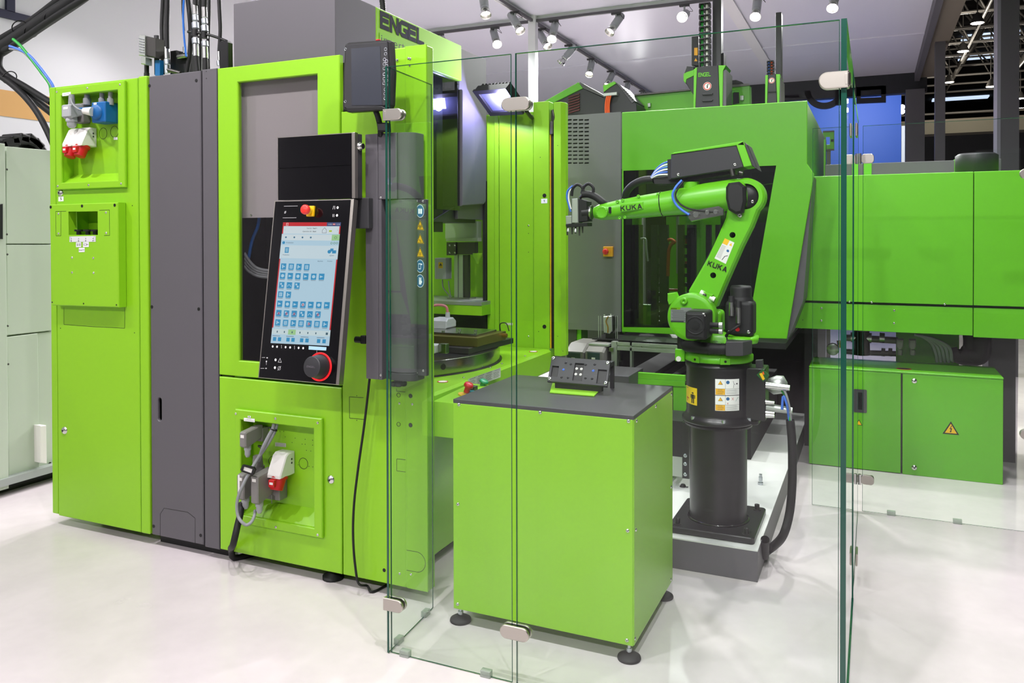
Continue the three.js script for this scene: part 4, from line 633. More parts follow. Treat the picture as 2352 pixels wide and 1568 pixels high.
  const fr = (s0, s1, m, nm, off) => { const ctr = cA.clone().add(cB).add(cC).add(cD).multiplyScalar(0.25), n = new THREE.Vector3().crossVectors(cB.clone().sub(cA), cD.clone().sub(cA)).normalize().multiplyScalar(-1); const cs = [cA, cB, cC, cD].map((v) => v.clone().sub(ctr).multiplyScalar(s0).add(ctr)); return { ctr, n, cs }; };
  { const { ctr, n, cs } = fr(1); const u = cs[1].clone().sub(cs[0]), v = cs[3].clone().sub(cs[0]); const nn = new THREE.Vector3().crossVectors(v, u).normalize();
    if (nn.z < 0) nn.multiplyScalar(-1);
    const bm = new THREE.Matrix4().makeBasis(u, v, nn).setPosition(cs[0]); const sh1 = shapeOf(rc(0, 0, 1, 1), [rc(0.12, 0.14, 0.88, 0.86)]);
    const solid = (s, d0, d1) => { const g = new THREE.ExtrudeGeometry(s, { depth: d1 - d0, bevelEnabled: false }).translate(0, 0, d0).applyMatrix4(bm); g.computeVertexNormals(); return g; };
    mesh('bezel', solid(sh1, -0.012, 0.006), M.black, fl); mesh('housing', solid(shapeOf(rc(0.02, 0.02, 0.98, 0.98)), -0.05, -0.012), M.black, fl);
    for (let k = 0; k < 9; k++) mesh('cooling_fin', solid(shapeOf(rc(0.08 + k * 0.1, 0.05, 0.11 + k * 0.1, 0.95)), -0.075, -0.05), M.black, fl);
    mesh('reflector', solid(shapeOf(rc(0.1, 0.1, 0.9, 0.9)), -0.012, -0.01), std('#4d5068', 0.3), fl);
    mesh('led_chip', solid(shapeOf(rc(0.46, 0.22, 0.82, 0.62)), -0.01, -0.006), M.ledBlue, fl);
    const l = new THREE.PointLight(new THREE.Color(0.5, 0.45, 1.0), 1.6, 0, 2); const lp = cs[0].clone().addScaledVector(u, 0.6).addScaledVector(v, 0.4).addScaledVector(nn, 0.035); l.position.copy(lp); l.castShadow = true; l.shadow.radius = 1; scene.add(l);
    mesh('bracket', [tube([cs[2].clone().addScaledVector(nn, -0.03), cs[2].clone().add(V(0.01, -0.01, -0.1)), V(PZ(1222, 268, REAR).x, PZ(1222, 268, REAR).y, REAR)], 0.012, 8)], M.black, fl); }
  settle(fl);
}
// ------------------------------------------------------------------ plugs and cables of the lower socket field
{
  const bz = F - 0.07, q = (a, b, dz = 0.1) => PZ(a, b, bz + dz);
  const wpx = 0.00205;
  const A = hood('connector_plug', 'grey angled connector plug at the top of the lower socket field', q(549, 1000, 0.16).x, q(564, 1000, 0.16).x, q(556, 1030, 0.16).y, q(556, 992, 0.16).y, bz + 0.04, bz + 0.16, M.hoodGrey);
  mesh('socket_shell', box(q(575, 1000, 0.04).x, q(606, 1000, 0.04).x, q(590, 1012, 0.04).y, q(590, 980, 0.04).y, bz + 0.001, bz + 0.05, 0.008), M.hoodGrey, A); settle(A);
  const B = hood('connector_plug', 'tall grey connector plug with a white strip label, above the black cable', q(543, 1100, 0.17).x, q(560, 1100, 0.17).x, q(552, 1150, 0.17).y, q(552, 1090, 0.17).y, bz + 0.05, bz + 0.17, M.hoodGrey);
  mesh('strip_label', box(q(546.5, 1100, 0.171).x, q(550.5, 1100, 0.171).x, q(548, 1134, 0.171).y, q(548, 1090, 0.171).y, bz + 0.1705, bz + 0.1715), M.white, B); settle(B);
  const C = hood('connector_plug', 'wide grey connector plug with a steel latch beside the red-capped outlet', q(575, 1100, 0.17).x, q(592, 1100, 0.17).x, q(585, 1160, 0.17).y, q(585, 1093, 0.17).y, bz + 0.06, bz + 0.17, M.hoodGrey);
  mesh('socket_shell', box(q(602, 1100, 0.05).x, q(645, 1100, 0.05).x, q(620, 1145, 0.05).y, q(620, 1095, 0.05).y, bz + 0.001, bz + 0.06, 0.006), M.hoodGrey, C);
  mesh('latch', exX([[bz + 0.03, q(620, 1150, 0.05).y], [bz + 0.08, q(620, 1150, 0.05).y], [bz + 0.08, q(620, 1128, 0.05).y], [bz + 0.06, q(620, 1135, 0.05).y], [bz + 0.04, q(620, 1126, 0.05).y]], q(592, 1100, 0.17).x + 0.001, q(592, 1100, 0.17).x + 0.006), M.steel, C); settle(C);
  const D = thing('cable_coupling', 'grey cable gland and coupling body below the bundled cables', 'connector');
  const c = q(592, 1060, 0.07); mesh('gland_nut', [cyl(V(c.x, c.y + 0.03, c.z), V(c.x, c.y - 0.02, c.z), 0.022, 0.026, 10), cyl(V(c.x, c.y - 0.02, c.z), V(c.x, c.y - 0.06, c.z), 0.032, 0.034, 14)], M.hoodGrey, D); settle(D);
  const K = thing('bundled_cables', 'two grey cables tied together running down the lower socket field', 'cable');
  mesh('cable', tube([q(631, 960, 0.06), q(628, 980, 0.07), q(616, 1004, 0.09), q(604, 1028, 0.1), q(594, 1058, 0.09)], 0.009, 10), M.cableGrey, K);
  mesh('cable', tube([q(637, 962, 0.05), q(634, 984, 0.06), q(622, 1008, 0.08), q(608, 1030, 0.09), q(590, 1056, 0.11), q(578, 1076, 0.15)], 0.008, 10), M.cableGrey, K);
  for (const [a, b] of [[627, 985], [602, 1027]]) { const p = q(a, b, 0.085); mesh('cable_tie', new THREE.TorusGeometry(0.02, 0.003, 6, 18).rotateX(Math.PI / 2 - 0.3).rotateZ(-0.35).translate(p.x, p.y, p.z), M.black, K); } settle(K);
  const g = thing('looped_cable', 'grey cable looping down and back up to the connector plug', 'cable');
  mesh('cable', tube([q(583, 1075, 0.16), q(569, 1092, 0.18), q(560, 1110, 0.2), q(549, 1135, 0.21), q(544, 1160, 0.21), q(547, 1185, 0.21), q(556, 1199, 0.21), q(566, 1205, 0.2), q(576, 1200, 0.19), q(584, 1185, 0.16), q(586, 1172, 0.135)], 0.0075, 10), M.cableGrey, g);
  mesh('marker_frame', exZ(zs([[557, 1067], [582, 1073], [586, 1079], [580, 1091], [555, 1083], [552, 1078]], bz + 0.19), bz + 0.18, bz + 0.19, [zs([[560, 1071], [580, 1077], [577, 1087], [557, 1080]], bz + 0.19)]), M.black, g);
  mesh('marker_tag', exZ(zs([[560, 1071], [580, 1077], [577, 1087], [557, 1080]], bz + 0.185), bz + 0.181, bz + 0.186), M.white, g); settle(g);
  const f0 = PY(535, 1284, 0.012);
  single('black_cable', 'thick black cable dropping from the grey plug to the floor', 'cable', tube([q(555, 1156, 0.13), q(552, 1180, 0.17), q(546, 1205, 0.2), q(537, 1245, 0.22), V(f0.x, 0.06, f0.z + 0.01), V(f0.x - 0.005, 0.016, f0.z - 0.01), V(f0.x + 0.05, 0.016, f0.z - 0.1), V(f0.x + 0.1, 0.016, f0.z - 0.3)], 0.0155, 12, 60), M.rubber);
}

// ------------------------------------------------------------------ operator terminal
{
  const t = thing('operator_terminal', 'black glass operator terminal with a tall lit touch screen, stop button and red-ringed knob', 'control panel');
  const zt = -2.8, zb = -2.69, x0 = -2.411, x1 = -1.989, yt = 1.7535, yb = 0.99;
  const O = V(x0, yt, zt), U = V(x1 - x0, 0, 0), D = V(0, yb - yt, zb - zt), N = new THREE.Vector3().crossVectors(D, U).normalize();
  const on = (px, py, k = 0) => { const d = ray(px, py), e = V(0, EYE, 0), s = O.clone().addScaledVector(N, k).sub(e).dot(N) / d.dot(N); return e.addScaledVector(d, s); };
  const uv = (px, py) => { const p = on(px, py).sub(O); return [p.dot(U) / U.lengthSq(), p.dot(D) / D.lengthSq()]; };
  const len = D.length(), bm = new THREE.Matrix4().makeBasis(V(1, 0, 0), D.clone().multiplyScalar(-1 / len), N).setPosition(O.clone().add(D));
  const slab = (a, b, c, d, k0, k1, r = 0) => box(a, b, c, d, k0, k1, r).applyMatrix4(bm);
  const w = x1 - x0;
  mesh('back_shell', slab(0.012, w - 0.012, 0.006, len - 0.006, -0.05, -0.012, 0.01), M.darkGrey, t);
  mesh('edge_frame', [slab(w - 0.016, w, 0, len, -0.03, 0.002, 0.002), slab(0, 0.004, 0, len, -0.022, 0.001), slab(0, w, 0, 0.003, -0.02, 0.001), slab(0, w, len - 0.003, len, -0.02, 0.001)], M.brushed, t);
  mesh('front_glass', slab(0.003, w - 0.015, 0.003, len - 0.003, -0.014, 0, 0), M.blackGloss, t);
  const CW = 512, CH = 930, pt = (px, py) => { const [u, v] = uv(px, py); return [u * CW, v * CH]; };
  const cs = (k) => [[0.004 / w, 0.004], [1 - 0.016 / w, 0.004], [1 - 0.016 / w, 0.996], [0.004 / w, 0.996]].map(([u, v]) => O.clone().addScaledVector(U, u).addScaledVector(D, v).addScaledVector(N, k));
  print('printed_legend', t, cs(0.0006), CW, CH, (g) => {
    g.fillStyle = '#09090b'; g.fillRect(0, 0, CW, CH); g.strokeStyle = '#d8d8d8'; g.fillStyle = '#f2f2f2'; g.lineWidth = 2;
    const ln = (a, b, c, d) => { g.beginPath(); g.moveTo(...pt(a, b)); g.lineTo(...pt(c, d)); g.stroke(); };
    const dot = (a, b, r) => { const [x, y] = pt(a, b); g.beginPath(); g.arc(x, y, r, 0, 7); g.fill(); };
    ln(652, 472, 685, 471.5); ln(649, 499, 682, 498.5);
    g.lineWidth = 2; { const [x, y] = pt(655, 486); g.beginPath(); g.arc(x, y, 5, 0, 7); g.moveTo(x + 6, y - 7); g.lineTo(x - 6, y + 7); g.stroke(); }
    dot(781.5, 475, 7); dot(780, 493, 7); g.lineWidth = 3; ln(770, 479, 772, 471); ln(774.5, 471, 774.5, 479); ln(770, 490, 770, 497); ln(773, 490, 773, 497);
    for (const a of [626, 636.5, 657, 668, 688.5, 699.5]) dot(a, 796.5 + (a - 626) * 0.055, 6);
    g.lineWidth = 2; ln(647, 793, 647, 801); ln(678.5, 795, 678.5, 803); ln(732.5, 806, 732, 820);
    dot(633, 827.5, 7); dot(631.5, 845.5, 7); { const [x, y] = pt(643.5, 829); g.beginPath(); g.moveTo(x, y - 11); g.lineTo(x + 11, y + 9); g.lineTo(x - 11, y + 9); g.closePath(); g.stroke(); } { const [x, y] = pt(642, 847); g.beginPath(); g.arc(x, y, 9, 0, 7); g.moveTo(x + 10, y - 12); g.lineTo(x - 10, y + 12); g.stroke(); }
    ln(600, 822, 608, 822); g.lineWidth = 5; ln(611, 822.5, 614.5, 822.8); g.lineWidth = 2; ln(597, 847, 606, 847); g.lineWidth = 5; ln(608.5, 847, 612, 847.2); g.lineWidth = 2; ln(611, 830, 611, 839); dot(611, 831, 4);
    g.fillStyle = '#a8cfe0'; g.beginPath(); [[713, 795.5], [756, 798.5], [755, 806.5], [712.5, 804]].forEach(([a, b], i) => i ? g.lineTo(...pt(a, b)) : g.moveTo(...pt(a, b))); g.fill();
  }, 0.1);
  const sc = [[650.2, 510.4], [783.3, 510.4], [755.8, 794.2], [621.5, 787.5]].map(([a, b]) => on(a, b, 0.0012));
  const st = canvasTexture(460, 950, (g) => {
    g.fillStyle = '#bcdcee'; g.fillRect(0, 0, 460, 950);
    g.fillStyle = '#d2333a'; g.fillRect(0, 0, 352, 30); g.fillRect(0, 30, 9, 62); g.fillRect(451, 30, 9, 62); g.fillRect(0, 290, 9, 540); g.fillRect(451, 290, 9, 540);
    g.fillStyle = '#4d5a86'; g.fillRect(352, 0, 108, 30); g.fillStyle = '#e8e8f0'; g.font = '12px sans-serif'; g.fillText('0.000', 362, 20); g.fillStyle = '#fff'; g.fillRect(398, 8, 20, 14); g.fillStyle = '#c33'; g.fillRect(398, 8, 20, 5); g.fillRect(398, 17, 20, 5); g.fillStyle = '#e8e8f0'; g.fillText('12:30', 424, 20);
    g.strokeStyle = '#fff'; g.lineWidth = 2; g.strokeRect(28, 6, 16, 20); g.fillStyle = '#fff'; g.font = 'bold 15px sans-serif'; g.fillText('!', 33, 21);
    g.fillStyle = '#dceaf0'; g.fillRect(9, 32, 442, 58); g.fillStyle = '#333'; g.font = '12px sans-serif'; g.fillText('Tool ID:', 196, 52); g.font = 'bold 12px sans-serif'; g.fillText('Tool 1', 244, 52); g.font = '12px sans-serif'; g.fillText('Operation ID:', 166, 76); g.font = 'bold 12px sans-serif'; g.fillText('Start', 246, 76);
    g.strokeStyle = '#556'; g.beginPath(); g.moveTo(322, 60); g.lineTo(338, 42); g.lineTo(354, 60); g.lineTo(354, 82); g.lineTo(322, 82); g.closePath(); g.stroke(); g.fillStyle = '#b9d23a'; g.fillRect(374, 62, 22, 12); g.fillStyle = '#345'; g.fillText('\u2039', 18, 64); g.fillText('\u203a', 436, 64);
    g.fillStyle = '#dbe9ee'; g.fillRect(0, 96, 460, 46); g.fillStyle = '#a7d79a'; g.fillRect(400, 96, 60, 46); g.fillStyle = '#4b7a98'; for (const x of [36, 104, 170, 236]) { g.beginPath(); g.arc(x, 119, 7, 0, 7); g.fill(); } g.strokeStyle = '#3b7a3b'; g.beginPath(); g.arc(430, 119, 9, 0, 7); g.stroke();
    g.fillStyle = '#3d96c8'; g.beginPath(); g.arc(22, 162, 11, 0, 7); g.fill(); g.fillStyle = '#456'; g.font = '12px sans-serif'; g.fillText('Production', 42, 166); for (const x of [402, 424, 444]) { g.beginPath(); g.arc(x, 162, 7, 0, 7); g.stroke(); }
    g.fillStyle = '#d2e6ef'; g.fillRect(0, 182, 460, 102); g.fillStyle = '#3d96c8'; g.fillRect(38, 198, 32, 44); g.fillRect(398, 204, 24, 22); g.beginPath(); g.arc(392, 228, 14, 0, 7); g.fill(); g.fillRect(414, 218, 30, 24); g.fillStyle = '#dff'; for (let k = 0; k < 4; k++) g.fillRect(44, 206 + k * 8, 20, 3); g.fillStyle = '#345'; g.font = '11px sans-serif'; g.fillText('Production', 24, 262); g.fillText('System', 396, 262);
    g.fillStyle = '#456'; g.fillText('\u2713 Machine', 300, 306); g.fillText('\u2713 Process', 376, 306);
    [4, 6, 3, 2, 7, 6, 7].forEach((n, r) => { for (let k = 0; k < n; k++) {
      const x = 20 + k * 62, y = 326 + r * 73; const gr = '#3d9acc'; g.fillStyle = gr; g.fillRect(x, y, 42, 48); g.fillStyle = '#b9dcef'; const q = (r * 7 + k * 3) % 6;
      if (q === 0) { g.fillRect(x + 10, y + 10, 8, 28); g.fillRect(x + 18, y + 20, 14, 8); } else if (q === 1) { g.beginPath(); g.arc(x + 21, y + 24, 13, 0, 7); g.fill(); } else if (q === 2) { g.fillRect(x + 8, y + 8, 14, 14); g.fillRect(x + 20, y + 24, 14, 14); } else if (q === 3) { g.fillRect(x + 9, y + 9, 24, 30); g.fillStyle = gr; for (let j = 0; j < 3; j++) g.fillRect(x + 13, y + 14 + j * 8, 16, 3); } else if (q === 4) { g.beginPath(); g.moveTo(x + 8, y + 14); g.lineTo(x + 34, y + 24); g.lineTo(x + 8, y + 34); g.fill(); } else { g.strokeStyle = '#d5eefb'; g.lineWidth = 3; g.beginPath(); g.moveTo(x + 8, y + 34); g.quadraticCurveTo(x + 16, y + 4, x + 34, y + 34); g.stroke(); }
      if ((r === 4 && k === 3) || (r === 5 && (k < 3 || k === 5)) || (r === 6 && k === 4)) { g.strokeStyle = '#d03545'; g.lineWidth = 3; g.beginPath(); g.moveTo(x + 14, y + 38); g.lineTo(x + 18, y + 16); g.lineTo(x + 25, y + 34); g.lineTo(x + 29, y + 14); g.stroke(); }
      g.fillStyle = '#567'; g.fillRect(x + 2, y + 52, 38, 3);
    } });
    g.fillStyle = '#d3e6ea'; g.fillRect(0, 838, 460, 40); g.fillStyle = '#a7d79a'; g.fillRect(132, 838, 60, 40); g.fillStyle = '#467'; for (const x of [40, 98, 160, 222, 284, 346]) g.fillRect(x, 852, 8, 14); g.fillRect(426, 850, 16, 18);
    g.fillStyle = '#3d9acc'; for (const x of [16, 56, 124, 164, 232, 274, 364, 406]) g.fillRect(x, 902, 26, 30); g.fillStyle = '#456'; for (const x of [10, 120, 236, 360]) g.fillRect(x, 890, 60, 3);
  });
  const scr = mesh('touch_screen', quad(sc), new THREE.MeshStandardMaterial({ color: '#050505', roughness: 0.1, emissive: '#ffffff', emissiveMap: st, emissiveIntensity: 0.82 }), t, true);
  { const c = sc[0].clone().add(sc[2]).multiplyScalar(0.5).addScaledVector(N, 0.01), l = new THREE.RectAreaLight(0xcfe6f4, 0.5, 0.3, 0.62); l.position.copy(c); l.lookAt(c.clone().add(N)); scene.add(l); }
  // stop button
  { const c = on(716, 485, 0.001), p = (a, k) => c.clone().addScaledVector(N, k); const e = mesh('stop_button', [slab(0, 0, 0, 0, 0, 0)].slice(1).concat(box(-0.019, 0.019, -0.024, 0.022, 0, 0.012, 0.003).applyMatrix4(new THREE.Matrix4().makeBasis(V(1, 0, 0), D.clone().multiplyScalar(-1 / len), N).setPosition(c))).concat(cyl(p(0, 0.01), p(0, 0.03), 0.016, 0.014, 18)), M.yellow, t); e.userData.label = 'yellow square base of the stop button'; mesh('mushroom_head', lathe([[0.013, 0.028], [0.02, 0.034], [0.0215, 0.042], [0.0205, 0.05], [0.014, 0.055], [0, 0.056]], c, N, 24), std('#e8342c', 0.35), e); }
  // dial
  { const c = on(735, 842, 0.001); mesh('dial', lathe([[0.05, 0], [0.05, 0.012], [0.047, 0.016], [0.043, 0.052], [0.039, 0.057], [0, 0.058]], c, N, 36), M.anthracite, t); mesh('red_ring', lathe([[0.052, 0], [0.0595, 0], [0.0595, 0.003], [0.052, 0.003], [0.052, 0]].reverse(), c, N, 48), M.redRing, t.children[t.children.length - 1]); const q = c.clone().addScaledVector(N, 0.0583), up = D.clone().multiplyScalar(-1 / len); mesh('dial_mark', lettering('ENGEL', q.clone().add(V(-0.022, 0, 0)).addScaledVector(up, -0.004), V(0.0079, 0, 0), up.clone().multiplyScalar(0.008), N.clone().multiplyScalar(0.0006), 0.12), M.grey, t.children[t.children.length - 1]); }
  // upper box
  const ux0 = -2.394, ux1 = -1.983, uy0 = 1.757, uy1 = 2.033, um = PZ(720, 383, zt).y;
  mesh('upper_housing', box(ux0 + 0.002, ux1 - 0.002, uy0, uy1 - 0.002, zt - 0.055, zt - 0.006, 0.004), M.darkGrey, t);
  mesh('upper_glass', box(ux0 + 0.003, ux1 - 0.018, um + 0.001, uy1 - 0.003, zt - 0.008, zt), M.blackGloss, t); mesh('upper_glass', box(ux0 + 0.003, ux1 - 0.018, uy0, um - 0.001, zt - 0.008, zt), M.blackGloss, t);
  mesh('edge_frame', [box(ux1 - 0.017, ux1, uy0, uy1, zt - 0.02, zt + 0.002, 0.002), box(ux0, ux0 + 0.003, uy0, uy1, zt - 0.02, zt + 0.001), box(ux0, ux1, uy1 - 0.003, uy1, zt - 0.02, zt + 0.001)], M.brushed, t);
  { const c = PX(826, 336, ux1); mesh('key_switch', [lathe([[0.018, 0], [0.018, 0.004], [0.013, 0.006], [0.013, 0.016], [0, 0.017]], c, V(1, 0, 0), 20)], M.chrome, t); mesh('key_slot', cyl(V(c.x + 0.0165, c.y, c.z), V(c.x + 0.019, c.y, c.z), 0.011, 0.011, 14), M.black, t.children[t.children.length - 1]); }
  // lower side box hugging the post
  mesh('hinge_box', box(x1 - 0.06, ux1 + 0.03, 1.63, uy0 + 0.004, zt - 0.087, zt - 0.052, 0.004), M.darkGrey, t);
  settle(t);
  // swivel post behind it
  const s = thing('terminal_post', 'dark grey post with a rounded cover and safety stickers beside the terminal', 'post');
  const zp = -2.885, p = (a, b, z = zp) => PZ(a, b, z), yT = p(860, 307).y, yB = p(860, 871).y, yM = p(880, 457.5).y;
  mesh('flat_cover', box(p(839, 500).x, p(868, 500).x, yB, yT, -2.985, zp, 0.004), M.grey, s);
  mesh('flat_cover', box(p(868.5, 500).x, p(876, 500).x, yB, yM, -2.985, zp, 0.002), M.grey, s);
  mesh('groove_back', box(p(874, 500).x, p(905, 500).x, yB, yM, -2.985, zp - 0.07), M.black, s);
  const zc = -2.93, cc = p(925, 500, zc), half = new THREE.Shape(); const rr = 0.072;
  half.moveTo(cc.x - rr, 2.985); half.lineTo(cc.x - rr, -zc); for (let k = 0; k <= 24; k++) { const a = Math.PI - Math.PI * k / 24; half.lineTo(cc.x + rr * Math.cos(a), -(zc + rr * 0.5 * Math.sin(a))); } half.lineTo(cc.x + rr, 2.985); half.closePath();
  const vert = (sh, a, b) => extrude(sh, b - a, 0.002, 24).applyMatrix4(toY).translate(0, a, 0);
  const hs = new THREE.Shape(half.getPoints().map((q) => new THREE.Vector2(q.x, q.y)));
  const flipped = new THREE.Shape(half.getPoints().map((q) => new THREE.Vector2(q.x, q.y)).map((q) => new THREE.Vector2(q.x, q.y)));
  const roundCover = (a, b) => { const g = vert(flipped, a, b); return g; };
  mesh('round_cover', roundCover(yB + 0.035, yM - 0.002), M.grey, s);
  mesh('round_cap', roundCover(yM, yT), M.grey, s);
  mesh('round_foot', roundCover(yB, yB + 0.033), M.darkGrey, s);
  mesh('cap_front', box(p(868.5, 500).x, cc.x, yM, yT, -2.985, zp, 0.003), M.grey, s);
  const zk = -2.93, pl = mesh('sticker_plate', box(p(951, 600, zk).x, p(979, 600, zk).x, p(960, 862, zk).y, p(960, 458, zk).y, zk - 0.02, zk, 0.002), M.darkGrey, s);
  screws(pl, zk, [[957, 461.5], [971.5, 462.5], [957, 855], [972, 851]], 0.9); screws(s, zp, [[874, 454], [874, 861]], 0.9);
  const sticker = (b, kind) => print('safety_sticker', pl, zq([[955.5, b - 16], [974.5, b - 15], [974.5, b + 16], [955.5, b + 15]], zk + 0.001), 96, 128, (g) => {
    g.fillStyle = '#46464a'; g.fillRect(0, 0, 96, 128);
    if (kind.startsWith('m')) { g.fillStyle = '#dfe8ee'; g.beginPath(); g.ellipse(48, 64, 46, 62, 0, 0, 7); g.fill(); g.fillStyle = '#175a8c'; g.beginPath(); g.ellipse(48, 64, 42, 57, 0, 0, 7); g.fill(); g.fillStyle = '#e6eef2'; if (kind === 'm1') { g.fillRect(26, 42, 20, 48); g.fillRect(50, 42, 20, 48); } else if (kind === 'm2') { g.fillRect(28, 38, 28, 56); g.fillStyle = '#175a8c'; g.fillRect(32, 46, 20, 40); g.fillStyle = '#e6eef2'; g.fillRect(56, 40, 16, 12); } else { g.fillRect(34, 58, 28, 40); for (let k = 0; k < 4; k++) g.fillRect(34 + k * 7.3, 28 + (k % 3) * 4, 6, 34); g.fillRect(62, 62, 8, 22); } } else { g.fillStyle = '#e9b400'; g.beginPath(); g.moveTo(48, 16); g.lineTo(94, 112); g.lineTo(2, 112); g.closePath(); g.fill(); g.strokeStyle = '#1c1a12'; g.lineWidth = 5; g.beginPath(); g.moveTo(48, 26); g.lineTo(86, 107); g.lineTo(10, 107); g.closePath(); g.stroke(); g.fillStyle = '#1c1a12'; if (kind === 'w1') { g.fillRect(36, 62, 8, 38); g.fillRect(52, 62, 8, 38); g.fillRect(28, 78, 40, 5); } else if (kind === 'w2') { g.fillRect(38, 84, 24, 5); g.fillRect(34, 74, 18, 4); g.fillRect(44, 94, 22, 4); } else for (let k = 0; k < 3; k++) g.fillRect(36 + k * 9, 66, 4, 32); }
  });
  sticker(484.5, 'm1'); sticker(516.5, 'w1'); sticker(547.5, 'w2'); sticker(578.5, 'w3'); sticker(611, 'm2'); sticker(645, 'm3');
  { const c = p(916, 881, -2.93); mesh('clamp_knob', [cyl(V(c.x, c.y + 0.006, c.z), V(c.x, yB, c.z), 0.02, 0.02, 14), ...[0, 1, 2].map((k) => box(-0.035, 0.035, -0.009, 0.009, -0.013, 0.013, 0.006).rotateY(k * Math.PI / 3).translate(c.x, c.y, c.z))], M.rubber, s); }
  { const c = p(826, 780, -2.9); mesh('side_clamp', [cyl(V(c.x - 0.02, c.y, c.z), V(c.x + 0.012, c.y, c.z), 0.014, 0.014, 14), box(c.x + 0.01, c.x + 0.035, c.y - 0.016, c.y + 0.02, c.z - 0.01, c.z + 0.01, 0.003)], M.rubber, s); }
  settle(s);
  const f0 = PY(845, 1352, 0.008);
  single('thin_black_cable', 'thin black cable hanging from the terminal post down to the floor', 'cable', tube([p(849, 868, -2.93), p(845, 905, -2.93), p(836, 980, -2.93), p(822, 1080, -2.92), p(813, 1160, -2.92), p(811, 1230, -2.92), p(816, 1300, -2.93), p(824, 1340, -2.94), V(f0.x, 0.02, f0.z), V(f0.x + 0.03, 0.008, f0.z + 0.02), V(f0.x + 0.06, 0.008, f0.z - 0.1)], 0.0055, 8, 100), M.rubber);
}
// ------------------------------------------------------------------ handheld panel
{
  const t = thing('handheld_panel', 'dark handheld control panel with a blank grey screen clamped above the terminal', 'control panel');
  const z = -2.82, P = (a, b, k = 0) => PZ(a, b, z + k);
  const body = zs([[789, 101], [797, 96], [889, 90], [897, 94], [901, 165], [898, 240], [893, 250], [796, 257], [784, 253], [783, 240], [785, 160]], z);
  mesh('shell', exZ(body, z - 0.04, z - 0.006, [], 0.008), M.rubber, t);
  mesh('front', exZ(zs([[794, 102], [889, 95], [893, 165], [890, 236], [884, 243], [798, 250], [790, 246], [791, 165]], z), z - 0.01, z, [], 0.003), M.anthracite, t);
  mesh('screen', exZ(zs([[807, 112], [873, 106], [878, 241], [808, 242]], z), z - 0.002, z + 0.0012), M.screenGrey, t);
  mesh('grip_bar', exZ(zs([[794, 247], [876, 243], [886, 248], [886, 252], [800, 258], [796, 254]], z + 0.012), z - 0.02, z + 0.012, [], 0.004), M.black, t);
  for (const [a, b] of [[885.5, 113], [885.5, 123.5], [883, 136.5], [888, 140.5], [882.5, 147], [888, 151], [882.5, 157], [888, 161], [882.5, 170.5], [888, 175], [882.5, 181], [888, 185], [882, 191], [887.5, 195], [885, 205], [884.5, 215], [884.5, 225.5]]) { const c = P(a, b, 0.0005); mesh('key', new THREE.TorusGeometry(0.0062, 0.0009, 6, 18).translate(c.x, c.y, c.z), M.zinc, t); }
  for (const [a, b] of [[793.5, 113], [793, 233]]) { const c = P(a, b, 0.0005); mesh('status_mark', new THREE.TorusGeometry(0.005, 0.0008, 6, 16).translate(c.x, c.y, c.z), M.zinc, t); }
  mesh('red_key', box(P(858, 90).x, P(866, 90).x, P(860, 91.5).y, P(860, 88).y, z - 0.03, z - 0.015, 0.002), M.red, t);
  mesh('clamp_arm', [tube([P(862, 252, -0.02), P(868, 268, -0.03), P(872, 285, -0.04), P(874, 302, -0.06), P(874, 312, -0.07)], 0.012, 10), exZ(zs([[864, 281], [887, 281], [888, 302], [866, 302]], z - 0.02), z - 0.06, z - 0.02, [], 0.006)], M.rubber, t);
  settle(t);
}
// ------------------------------------------------------------------ glass fence
const GH = 2.243, GT = 0.012;
function glassPanel(label, a, b, y0, y1, gt = 0.009) {               // a, b: [x, z] ends
  const t = thing('glass_fence', label, 'glass fence'), A = V(a[0], 0, a[1]), B = V(b[0], 0, b[1]), u = B.clone().sub(A).normalize(), n = V(-u.z, 0, u.x), L = A.distanceTo(B);
  mesh('pane', quad([V(A.x, y1, A.z), V(B.x, y1, B.z), V(B.x, y0, B.z), V(A.x, y0, A.z)]), M.pane, t);
  const bm = new THREE.Matrix4().makeBasis(u, V(0, 1, 0), V(-n.x, -n.y, -n.z).multiplyScalar(-1)).setPosition(A);
  const bar = (x0, x1, ya, yb, k = 1) => box(x0, x1, ya, yb, -gt / 2 * k, gt / 2 * k).applyMatrix4(bm);
  mesh('edge', bar(0, 0.002, y0, y1), M.edge, t); mesh('edge', bar(L - 0.002, L, y0, y1, 0.4), M.edge, t); mesh('edge', bar(0.002, L - 0.002, y1 - 0.002, y1), M.edge, t); mesh('edge', bar(0.002, L - 0.002, y0, y0 + 0.001, 0.5), M.edge, t);
  settle(t); return t;
}
const FZ = -2.6, SX = -0.082;
glassPanel('clear glass fence panel in front of the terminal post, left of the double clips', [-1.684, FZ], [-1.174, FZ], 0.003, GH, 0.007);
glassPanel('wide clear glass fence panel in front of the black-topped green cart and robot', [-1.157, FZ], [-0.094, FZ], 0.003, GH);
glassPanel('narrow glass return panel between the fence corner and the green machine column', [-1.692, FZ + 0.01], [-1.722, -2.985], 0.003, GH, 0.008);
glassPanel('side glass panel seen edge-on with a dark green front edge', [SX, FZ + 0.01], [SX, -3.815], 0.003, GH, 0.016);
glassPanel('second side glass panel seen edge-on behind the first', [SX, -3.835], [SX, -5.02], 0.003, GH, 0.004);
glassPanel('far glass panel in front of the green floor cabinet, right of the hinge', [-0.058, -5.045], [1.5, -5.045], 0.003, 2.225, 0.006);
glassPanel('short far glass panel left of the hinge behind the fence corner', [-0.33, -5.045], [-0.098, -5.045], 0.003, 2.225, 0.006);
